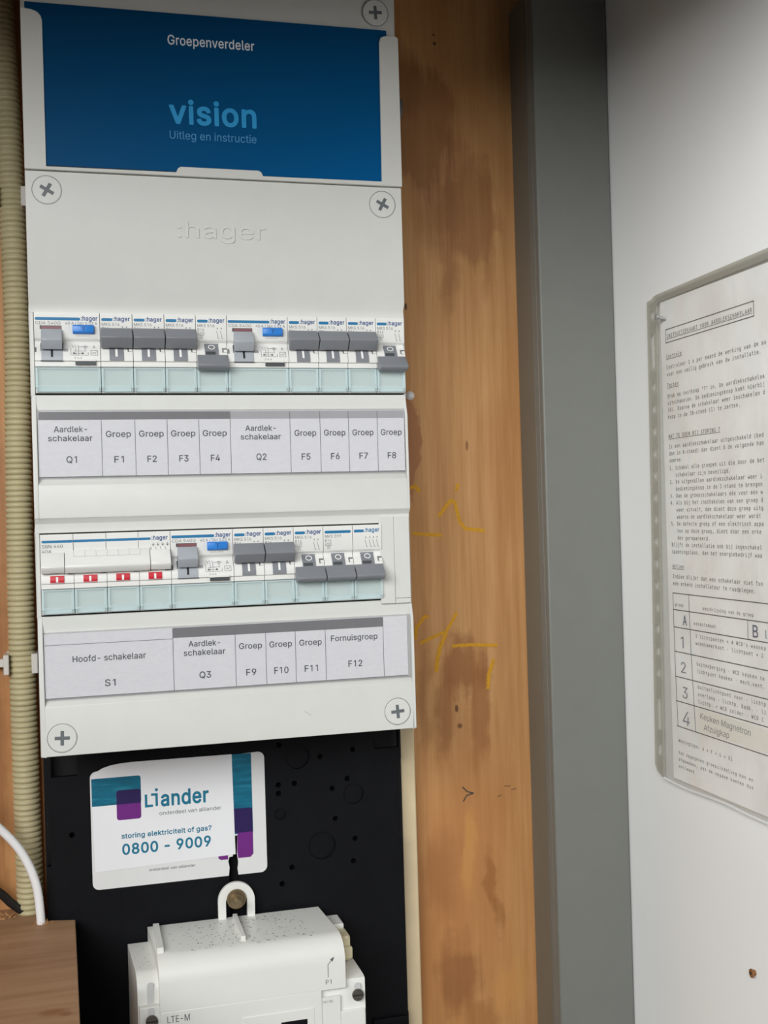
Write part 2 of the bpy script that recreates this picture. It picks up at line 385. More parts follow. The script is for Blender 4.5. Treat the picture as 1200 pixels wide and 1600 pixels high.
_SANS = r"""
 	75	
'	82	32,127 31,128 30,139 28,203 30,204 54,204 54,202 52,128 50,127
(	109	71,-38 59,-17 52,0 44,22 40,42 37,60 36,85 40,130 53,177 71,216 93,216 94,214 76,172 65,126 61,88 61,78 64,45 75,8 94,-38 93,-38
)	109	16,-38 16,-36 34,6 45,45 49,86 45,126 34,169 15,215 16,216 38,216 57,176 69,129 74,82 73,61 70,42 64,21 56,-2 40,-35 38,-38
+	181	80,14 79,15 79,68 25,69 25,70 25,89 26,90 78,91 79,145 80,146 101,146 102,144 103,91 156,90 157,89 157,69 155,69 103,68 102,15 101,14
,	75	16,-48 15,-47 16,-43 27,27 28,28 54,28 34,-47 32,-48
-	181	46,75 46,77 46,97 46,98 133,98 135,97 135,77 134,75
.	75	37,-2 32,0 25,4 21,9 20,16 21,23 25,29 32,33 38,35 45,33 51,29 55,23 56,16 55,9 51,3 45,0
/	100	7,-31 6,-27 71,212 72,213 93,213 94,212 93,209 29,-29 27,-31
0	181	89,-3 70,0 55,8 52,10 38,24 27,46 23,63 20,83 19,107 20,125 24,145 27,157 38,179 52,194 68,202 91,206 110,203 129,194 144,178 154,158 159,140 161,122 162,94 161,81 157,58 154,46 143,25 130,10 117,3 111,0|87,20 93,20 105,23 116,30 125,40 132,58 136,78 137,96 136,126 132,146 126,161 115,175 103,182 93,184 82,182 75,181 66,174 56,163 50,148 48,139 45,125 44,105 45,78 49,58 56,42 66,29 78,22
1	181	94,0 93,1 93,175 91,176 88,175 49,151 48,152 48,173 95,204 116,204 117,203 117,1 116,0
2	181	26,0 26,1 26,19 112,112 124,131 128,147 127,160 123,167 118,174 110,179 89,184 79,183 74,181 69,179 61,173 55,164 52,156 50,145 27,145 26,145 28,160 34,176 44,189 47,191 58,199 73,204 89,206 106,205 122,199 135,190 143,180 151,164 152,148 148,127 132,100 108,73 61,24 62,23 155,23 156,21 156,1 154,0
3	181	85,-3 69,-1 59,2 50,5 39,12 28,23 22,34 21,37 18,52 19,53 43,53 46,44 50,36 58,28 66,24 86,20 110,24 118,29 125,36 130,48 132,59 130,68 127,77 120,86 110,93 97,98 83,99 64,99 63,100 63,120 115,180 114,181 29,181 28,182 28,203 29,204 148,204 149,202 149,184 89,116 90,116 105,116 120,111 126,109 139,100 149,88 155,74 157,60 155,42 147,24 138,14 127,7 122,4 106,-1
4	181	113,0 112,1 112,41 112,42 17,42 16,44 16,64 92,192 100,203 122,203 123,203 123,202 43,66 45,65 112,65 112,126 114,127 137,127 137,66 138,65 165,65 165,43 164,42 137,42 137,0
5	181	86,-3 72,-1 66,1 56,4 44,12 33,25 26,38 24,52 48,52 51,43 55,36 69,24 87,20 100,21 112,27 120,34 125,42 130,55 131,65 130,78 125,88 119,97 109,105 99,109 87,111 68,108 51,98 27,101 38,203 40,204 146,204 147,202 147,182 146,181 61,181 60,180 54,121 56,121 70,130 90,133 105,132 117,129 130,121 138,114 142,109 145,104 152,92 155,79 156,65 154,46 148,31 138,17 124,7 109,0 105,-1
6	181	89,-3 72,0 58,5 45,15 39,22 34,30 27,48 25,64 27,80 32,96 53,133 101,203 102,204 127,204 128,203 126,200 70,118 78,123 94,126 109,124 126,118 138,109 148,96 154,80 156,63 154,48 147,29 139,18 130,10 123,5 109,0|87,20 93,20 103,21 112,25 119,31 126,42 130,52 131,63 130,74 128,79 125,86 120,93 110,101 102,105 94,106 79,105 69,100 62,95 55,84 51,75 50,65 51,51 55,40 61,32 69,26 73,24 79,21
7	181	40,0 40,2 129,180 128,181 26,181 25,182 25,203 156,203 156,179 66,1 65,0
8	181	88,-3 71,-1 55,4 41,13 30,24 27,30 23,40 21,55 22,66 24,72 26,78 32,88 40,97 51,103 61,106 60,107 47,113 38,122 31,136 28,153 30,166 32,172 36,179 42,187 47,192 58,199 74,205 91,206 107,205 124,198 135,191 141,184 145,180 150,168 153,152 150,135 144,124 134,113 122,107 121,106 131,102 136,99 140,97 149,87 155,78 159,67 160,52 158,39 152,26 140,12 126,4 110,-1|89,20 106,21 113,24 120,28 129,36 133,45 134,48 134,58 133,66 128,76 122,84 114,89 100,93 80,93 67,89 59,84 52,75 47,63 46,55 47,47 52,36 57,30 68,24 78,21|88,116 92,116 108,120 117,125 124,135 126,140 128,149 127,157 125,163 122,169 117,175 110,180 91,184 71,180 64,175 57,167 54,159 53,153 55,140 58,132 63,126 71,120
9	181	53,0 57,7 110,85 103,81 87,78 71,79 55,85 43,94 34,107 27,123 25,141 28,160 34,174 38,180 44,188 58,198 72,204 85,206 91,206 109,204 124,198 131,192 137,187 147,174 154,155 156,139 154,123 149,107 126,68 81,1 79,0|90,97 102,99 111,103 119,109 127,121 130,129 131,140 130,151 129,155 125,164 120,172 112,178 105,182 92,184 79,183 70,179 61,172 56,164 51,152 50,141 51,129 56,117 62,109 70,103 76,100 82,98
:	75	37,-2 32,0 25,4 21,9 20,16 21,23 25,29 32,33 38,35 45,33 51,29 55,23 56,16 55,9 51,3 45,0|36,109 31,110 25,114 21,120 20,127 21,133 26,140 33,144 40,144 46,143 51,139 55,133 56,126 55,120 50,113 44,109
?	143	64,-2 58,0 52,4 49,9 47,18 49,24 53,29 58,33 65,34 73,33 79,29 82,24 83,15 82,9 78,3 72,0|53,61 53,63 57,92 61,100 67,108 84,119 99,134 103,142 104,148 105,155 103,164 100,170 88,181 71,185 55,181 45,173 41,167 39,162 37,153 36,151 11,152 13,168 22,184 29,192 41,200 55,204 69,206 88,204 101,200 105,197 113,191 122,181 128,167 130,153 128,138 122,124 115,115 88,94 86,92 80,81 77,61
A	192	7,0 8,5 80,203 82,203 110,203 185,0 158,0 138,55 137,57 55,57 53,55 34,1 33,0|62,80 128,79 129,80 116,116 95,181
B	182	25,0 24,1 24,203 99,203 116,202 131,196 143,189 147,183 152,176 158,163 159,150 159,144 158,138 155,128 143,115 127,107 126,105 136,103 146,98 154,91 162,80 166,69 167,51 166,41 160,27 151,15 139,8 120,2 101,0|50,23 100,23 119,25 131,32 139,42 142,55 141,64 137,73 130,81 124,86 110,91 98,93 50,92|50,115 96,114 115,118 123,124 127,128 133,139 134,149 132,161 125,171 115,178 111,179 97,181 50,180
C	204	104,-3 91,-2 75,3 62,9 47,20 38,30 28,47 21,64 17,82 16,104 17,122 21,141 28,158 41,176 48,184 60,194 71,199 90,205 107,206 136,202 150,196 160,189 171,179 179,168 185,155 189,140 163,140 156,158 143,171 127,179 106,182 89,180 73,173 60,162 53,150 50,146 44,126 41,102 43,82 44,77 51,57 60,42 74,31 89,24 108,21 125,24 143,32 156,46 163,64 187,64 189,63 186,50 179,36 172,26 161,15 151,8 135,1 122,-2
D	201	25,0 24,1 24,203 93,203 109,202 126,198 141,191 160,176 173,157 180,140 183,123 185,106 183,82 180,65 174,49 171,43 165,33 153,21 141,13 124,5 107,1 90,0|50,23 88,23 111,26 127,32 134,38 142,44 151,59 157,77 158,85 159,106 158,125 152,144 143,157 141,161 128,171 111,178 107,179 91,181 50,180
E	167	25,0 24,1 24,203 149,203 149,182 148,181 50,180 50,115 141,114 142,113 142,93 141,91 50,91 50,24 51,23 149,23 150,21 150,0
F	164	25,0 24,1 24,203 147,203 147,182 147,181 50,180 50,112 137,111 138,110 138,89 137,89 50,88 50,1 48,0
G	208	104,-3 91,-2 72,4 60,10 51,17 37,31 27,47 21,62 17,82 16,105 17,122 21,139 24,147 28,158 36,171 46,183 60,194 74,201 88,205 106,206 121,205 137,201 151,195 162,188 172,177 180,166 186,154 189,140 188,140 163,140 155,156 146,167 140,172 126,179 106,182 89,180 74,173 60,162 52,148 46,134 43,122 41,101 44,78 50,58 57,47 61,42 73,31 89,24 106,21 120,22 127,24 138,28 150,37 158,49 163,60 165,68 166,79 114,80 113,81 113,101 114,102 190,102 191,101 191,77 189,56 181,38 167,20 152,8 132,0
H	207	25,0 24,1 24,203 48,203 50,203 50,116 156,115 157,117 157,203 159,203 183,203 183,0 159,0 157,1 157,92 51,93 50,91 50,1 48,0
I	120	13,0 12,1 13,23 46,23 47,24 47,179 46,181 13,181 12,203 14,203 107,203 108,202 107,181 74,181 73,180 73,24 74,23 107,23 108,1 106,0
J	159	72,-3 50,1 29,14 21,25 15,40 13,56 13,68 15,69 39,69 39,58 41,42 48,30 60,23 72,20 83,21 88,23 99,30 106,42 109,57 109,203 110,204 134,204 134,202 134,56 133,40 127,25 117,12 99,1
K	187	25,0 24,1 24,203 48,203 50,203 50,98 75,127 145,203 178,203 176,200 97,115 179,0 150,0 148,1 79,97 50,67 49,0
L	157	25,0 24,1 24,203 25,203 49,203 50,202 50,24 51,23 144,23 145,21 145,1 143,0
M	251	25,0 24,1 24,203 59,203 61,203 111,74 126,30 141,75 190,203 192,203 227,203 227,0 203,0 202,1 202,171 182,116 138,2 135,0 116,0 114,1 68,117 48,171 49,1 47,0
N	209	25,0 24,1 24,203 55,203 138,72 161,32 159,61 160,203 161,203 185,203 185,0 155,0 81,115 50,169 48,170 50,136 50,1 48,0
O	213	104,-3 91,-2 74,3 59,11 49,18 39,29 29,44 21,63 17,82 16,104 17,122 21,141 28,157 37,172 41,177 48,184 60,194 75,201 90,205 107,206 124,205 140,200 153,194 165,185 177,172 185,158 192,141 196,122 197,99 196,82 192,63 190,56 185,46 178,33 167,20 154,10 140,3 123,-2|104,22 109,21 126,24 140,31 153,42 163,58 166,66 170,78 172,100 170,127 163,146 153,162 140,173 134,176 124,180 107,182 90,180 78,175 73,172 60,162 50,146 48,139 44,126 41,102 44,77 50,58 60,42 76,30 89,24
P	178	25,0 24,1 24,203 97,203 114,202 132,195 147,184 156,172 162,156 163,140 162,127 162,122 156,106 147,93 135,84 116,77 95,74 50,74 50,1 48,0|50,97 96,97 107,98 120,103 127,109 134,119 137,128 138,137 136,151 133,160 127,169 118,176 104,180 50,180
Q	213	160,-19 143,4 123,-1 102,-3 90,-1 75,3 60,10 47,20 37,31 29,45 21,62 17,82 16,105 17,122 21,141 24,147 28,158 35,169 47,183 60,193 75,201 90,205 111,206 123,205 140,200 154,193 168,182 176,172 184,160 191,144 196,122 197,104 196,82 193,65 186,46 177,32 168,21 161,16 187,-18 186,-19|102,22 110,21 123,23 126,24 127,26 99,63 125,64 145,38 147,37 153,42 163,58 170,77 172,101 170,122 169,130 163,146 153,162 142,172 137,174 124,180 110,182 103,182 88,180 74,173 60,161 50,145 44,126 41,102 44,77 50,58 60,43 74,30 90,23
R	180	25,0 24,1 24,203 97,203 115,202 133,195 147,186 156,172 162,156 163,136 162,123 155,106 147,96 133,87 126,84 170,0 143,0 141,1 101,75 99,79 96,79 50,78 50,1 48,0|50,103 106,103 118,106 128,113 134,120 136,127 137,131 138,141 137,151 134,160 128,169 119,176 105,180 50,180
S	179	86,-3 69,-2 53,3 37,12 25,25 18,38 15,54 17,55 41,55 45,43 50,35 57,28 66,23 88,20 101,20 114,24 128,32 132,37 134,41 137,46 138,57 137,65 133,72 118,82 71,97 50,105 34,116 24,131 21,147 21,152 23,165 31,180 41,191 55,199 72,204 93,206 110,204 125,200 141,190 151,179 157,168 160,152 136,151 134,153 131,165 121,175 106,182 92,183 80,183 66,179 58,174 52,168 47,160 47,156 46,149 48,141 53,133 68,123 85,117 106,112 125,105 143,96 158,78 162,68 163,54 161,41 156,27 144,13 129,4 111,-2
T	179	78,0 77,1 77,180 76,181 14,181 13,182 13,203 14,203 166,203 167,202 167,182 166,181 104,181 102,180 102,1 101,0
U	207	101,-3 81,-1 63,5 59,8 47,17 41,23 34,32 27,48 24,68 24,203 25,204 48,204 50,203 50,70 52,57 56,47 63,36 75,27 90,22 106,21 118,22 132,27 144,36 151,47 155,57 157,71 157,203 159,204 182,204 183,202 183,68 180,50 173,32 168,26 160,17 146,7 125,-1
V	192	82,0 78,9 7,203 33,203 34,203 76,87 97,23 119,91 158,203 159,203 184,203 184,200 112,1 110,0
W	274	63,0 60,5 7,203 31,203 33,203 69,65 77,26 91,83 123,203 150,203 152,203 184,81 197,27 204,60 241,203 243,203 267,203 212,0 183,0 182,1 148,126 137,172 126,126 93,1 91,0
X	190	8,0 9,2 80,104 13,203 42,203 83,143 95,122 112,149 149,203 178,203 110,105 179,5 181,0 154,0 152,1 106,68 95,87 76,57 37,0
Y	189	82,0 81,1 81,84 7,203 37,203 78,136 95,105 102,120 112,137 152,203 154,203 181,203 178,197 107,83 107,1 106,0
Z	175	18,0 17,1 17,17 17,20 109,153 129,180 127,181 17,181 16,182 16,203 159,203 159,185 69,53 47,23 48,22 159,23 160,21 159,0
a	156	61,-3 51,-2 38,2 27,9 21,16 14,29 12,43 13,55 18,66 24,73 32,78 51,85 75,89 92,90 106,94 109,97 110,102 107,118 96,129 78,132 60,129 47,121 40,110 21,115 18,116 17,117 23,128 29,136 43,146 54,150 76,154 95,152 115,144 122,138 129,128 133,116 134,104 134,1 133,0 111,0 110,19 110,21 100,10 87,1 64,-3|66,19 71,18 83,20 91,24 101,32 105,37 109,47 110,56 110,75 104,73 93,70 71,67 55,64 42,56 38,50 37,43 41,29 52,21
b	170	89,-3 78,-2 68,2 56,12 46,24 45,22 45,0 22,0 21,1 21,202 22,204 44,204 46,203 46,128 48,128 55,139 69,149 79,153 90,154 109,152 125,144 138,133 147,119 151,109 154,98 156,71 154,54 147,32 138,18 125,7 110,-1|84,19 91,19 101,21 112,26 120,35 127,47 130,61 131,75 129,94 127,104 120,116 112,124 103,129 100,130 88,132 75,130 64,125 56,117 50,104 46,91 45,78 46,60 48,53 50,47 56,35 64,26 70,23 76,20
c	158	81,-3 64,-1 48,6 33,19 23,34 16,52 14,76 15,95 18,105 22,116 33,132 47,144 60,150 64,152 83,154 104,151 122,142 136,129 144,111 121,105 116,115 109,123 99,129 95,130 83,132 71,130 58,124 49,115 44,104 39,88 39,62 42,50 46,41 50,35 59,26 70,20 83,18 96,20 108,26 117,36 122,46 145,40 137,23 122,8 104,0
d	170	76,-3 60,-1 44,7 32,18 22,34 15,55 14,74 15,96 21,115 32,133 45,145 60,151 78,154 91,153 102,149 113,140 123,128 124,128 125,203 126,204 148,204 149,202 148,1 147,0 125,0 125,22 124,24 123,23 115,12 101,1 91,-2|78,19 85,19 94,20 106,26 114,35 120,48 123,59 125,71 123,92 120,105 114,116 105,125 96,130 82,132 69,130 58,125 52,119 44,105 40,92 39,82 40,59 44,47 50,35 58,26 64,23 70,20
e	162	83,-3 64,-1 51,5 46,7 32,19 22,34 19,43 15,55 14,73 15,95 21,112 22,116 33,132 46,144 54,147 64,152 82,154 106,150 118,144 130,134 136,126 143,113 147,95 149,79 149,69 148,68 39,67 40,55 44,43 51,32 61,24 73,20 85,18 101,21 114,29 123,42 145,36 141,25 134,16 124,8 112,1 100,-2|39,88 122,88 123,89 123,95 119,107 113,118 105,126 95,130 82,132 69,130 59,126 50,118 44,108 39,95
f	101	33,0 32,1 32,130 31,131 3,131 3,151 4,152 32,152 32,174 34,184 40,197 46,202 53,207 75,212 89,211 95,209 97,207 91,188 78,190 70,188 62,184 58,177 57,170 57,152 91,152 91,132 90,131 58,131 57,130 57,1 55,0
g	170	79,-60 67,-59 53,-55 33,-44 21,-29 21,-27 40,-17 49,-26 63,-36 83,-39 100,-37 112,-30 121,-19 122,-16 124,-3 124,26 122,27 115,17 103,7 89,3 76,2 62,4 45,11 32,21 26,30 22,37 16,53 14,75 16,99 22,118 32,133 45,144 60,151 76,153 90,153 95,152 102,149 115,139 124,128 125,129 125,151 148,152 149,150 149,-4 147,-22 140,-36 128,-48 116,-54 100,-59|79,24 85,24 95,25 105,30 114,38 119,47 121,51 124,62 125,77 124,91 123,97 120,105 115,116 105,125 96,130 84,132 69,130 58,125 50,116 43,103 39,90 39,82 39,71 40,61 44,49 49,39 60,30 70,25
h	164	22,0 21,1 21,203 22,203 45,203 46,202 46,127 51,135 61,145 76,152 90,154 104,152 119,147 129,139 136,128 141,115 143,99 143,1 141,0 120,0 118,1 118,96 116,111 109,122 98,129 86,131 81,131 73,130 66,128 58,122 50,113 47,103 46,93 46,1 44,0
i	67	22,0 21,1 21,151 23,152 45,152 46,151 46,1 44,0|32,177 26,179 21,183 18,187 17,193 18,200 22,205 27,208 33,209 40,208 45,205 50,199 50,192 49,187 45,182 40,178
j	67	-3,-57 -4,-56 -4,-35 8,-33 16,-29 20,-21 21,-12 21,151 23,151 45,151 46,150 46,-11 45,-24 40,-37 35,-45 27,-51 14,-56|32,177 27,179 21,182 18,187 17,195 18,200 22,205 27,208 36,209 40,208 46,204 49,200 50,192 49,187 45,182 40,179
k	152	22,0 21,1 21,203 22,203 45,203 46,202 46,85 48,85 49,86 114,152 143,152 138,146 81,87 148,1 147,0 117,1 61,71 46,56 45,0
l	76	54,-1 40,1 30,8 23,19 22,24 21,33 21,202 22,204 44,204 46,203 46,38 48,25 51,22 57,21 68,21 72,3 71,1 65,0
m	244	22,0 21,1 21,152 45,152 45,126 53,139 68,150 87,154 103,152 114,145 124,132 126,124 134,137 152,150 173,154 187,153 198,149 208,142 215,133 221,119 223,104 222,0 200,0 198,1 198,103 196,113 195,117 188,126 180,130 169,132 159,131 150,128 139,117 138,115 134,99 134,1 133,0 110,0 110,104 108,114 102,123 94,129 89,131 79,132 64,128 58,124 50,116 47,107 46,97 46,1 44,0
n	164	22,0 21,1 21,152 44,152 44,129 45,125 51,135 61,145 76,152 90,154 104,153 119,147 129,139 136,128 142,112 143,99 142,0 120,0 118,1 118,96 116,111 109,122 98,129 86,131 81,131 73,130 66,128 58,122 50,113 47,103 46,93 46,1 44,0
o	166	81,-3 64,-1 48,6 33,19 23,34 16,52 14,76 15,95 18,105 22,116 33,132 47,144 60,150 64,152 83,154 103,151 119,144 133,132 144,115 150,97 153,75 150,53 147,42 144,34 134,19 120,7 103,-1|82,19 96,20 108,26 116,35 124,50 127,62 128,75 127,88 125,96 123,104 117,115 108,124 100,129 95,130 83,132 68,129 58,124 50,115 43,102 39,88 39,80 40,59 44,47 49,36 59,26 70,20
p	170	22,-57 21,-56 21,151 45,151 45,129 46,128 48,128 55,139 67,148 79,153 92,154 109,151 124,145 138,132 145,122 148,117 154,97 156,79 155,58 154,53 148,33 138,18 125,7 109,-1 92,-3 80,-2 69,1 56,12 48,23 46,23 46,-56 44,-57|84,19 90,19 101,21 111,26 120,35 127,47 130,61 131,75 130,91 127,102 120,116 110,126 101,130 88,132 74,130 65,125 56,117 49,103 46,91 45,77 46,60 47,55 50,47 56,35 65,26 75,21
q	170	125,-57 125,-56 124,23 122,23 115,12 101,1 91,-2 79,-3 61,-1 45,6 31,19 22,33 18,46 15,55 14,77 15,96 22,117 33,134 45,144 60,151 80,154 91,153 101,149 113,140 124,128 125,129 125,151 147,151 148,151 148,-56 147,-57|78,19 84,19 95,21 104,25 114,35 120,48 123,59 125,71 123,92 120,105 114,116 104,126 95,130 82,132 68,130 58,124 49,116 44,105 42,99 39,89 39,76 40,59 44,47 49,36 59,26 68,21
r	104	22,0 21,1 21,152 44,152 44,130 45,129 47,130 52,139 60,146 64,148 74,153 83,154 97,153 97,129 81,130 69,128 64,126 56,121 50,113 47,105 46,97 46,1 44,0
s	146	69,-3 58,-2 46,1 34,7 25,15 21,20 18,26 14,37 17,38 37,42 42,31 49,24 60,20 69,18 86,20 97,25 105,32 107,41 107,44 105,50 101,55 94,59 86,62 58,68 42,74 29,84 21,95 19,111 21,122 27,134 35,142 47,149 61,153 76,154 92,152 101,149 111,144 120,135 129,117 129,116 108,111 103,119 98,125 89,131 78,133 66,132 62,131 53,127 46,120 43,111 45,103 48,99 52,96 70,89 91,84 109,78 120,70 123,67 130,57 132,42 131,30 125,20 116,10 104,3 91,-1
t	91	66,-1 50,1 37,8 29,21 26,36 26,130 25,131 4,131 3,132 3,151 25,152 26,152 26,187 27,189 50,188 51,152 80,152 81,151 81,131 52,131 51,130 51,36 51,31 54,25 61,21 72,20 81,21 85,3 85,1 83,0 71,-2
u	164	70,-2 60,-1 47,4 36,12 28,23 23,37 21,54 21,151 22,152 44,152 46,151 46,57 47,43 55,30 65,23 68,22 82,20 89,21 97,24 106,29 113,39 117,48 118,58 118,151 120,152 142,152 143,150 143,1 141,0 120,1 119,27 114,18 102,7 89,0
v	156	66,0 7,152 32,152 34,151 64,68 78,25 91,67 122,152 148,152 147,148 91,1 89,0
w	227	56,0 54,2 9,152 33,152 35,151 55,81 68,27 81,81 101,152 125,152 127,151 149,69 158,28 160,30 173,85 192,151 193,152 217,152 213,137 172,0 149,0 147,1 113,122 99,68 80,1 78,0
x	151	9,0 11,4 62,77 12,152 40,151 77,94 93,122 113,151 140,152 90,77 142,0 115,0 75,61 60,35 37,0
y	156	33,-58 27,-57 19,-55 24,-35 27,-35 41,-36 51,-30 60,-15 65,-1 8,151 32,152 34,151 65,65 77,27 78,25 90,63 122,151 148,152 147,147 127,96 85,-16 79,-27 70,-43 56,-54 37,-58
z	152	18,0 17,1 17,19 102,128 100,129 20,129 19,131 19,152 133,152 133,132 50,24 52,22 135,22 136,21 135,0
Δ	189	7,0 8,5 81,202 83,203 108,203 182,0|43,23 147,23 98,164 95,170 94,169 91,161
"""
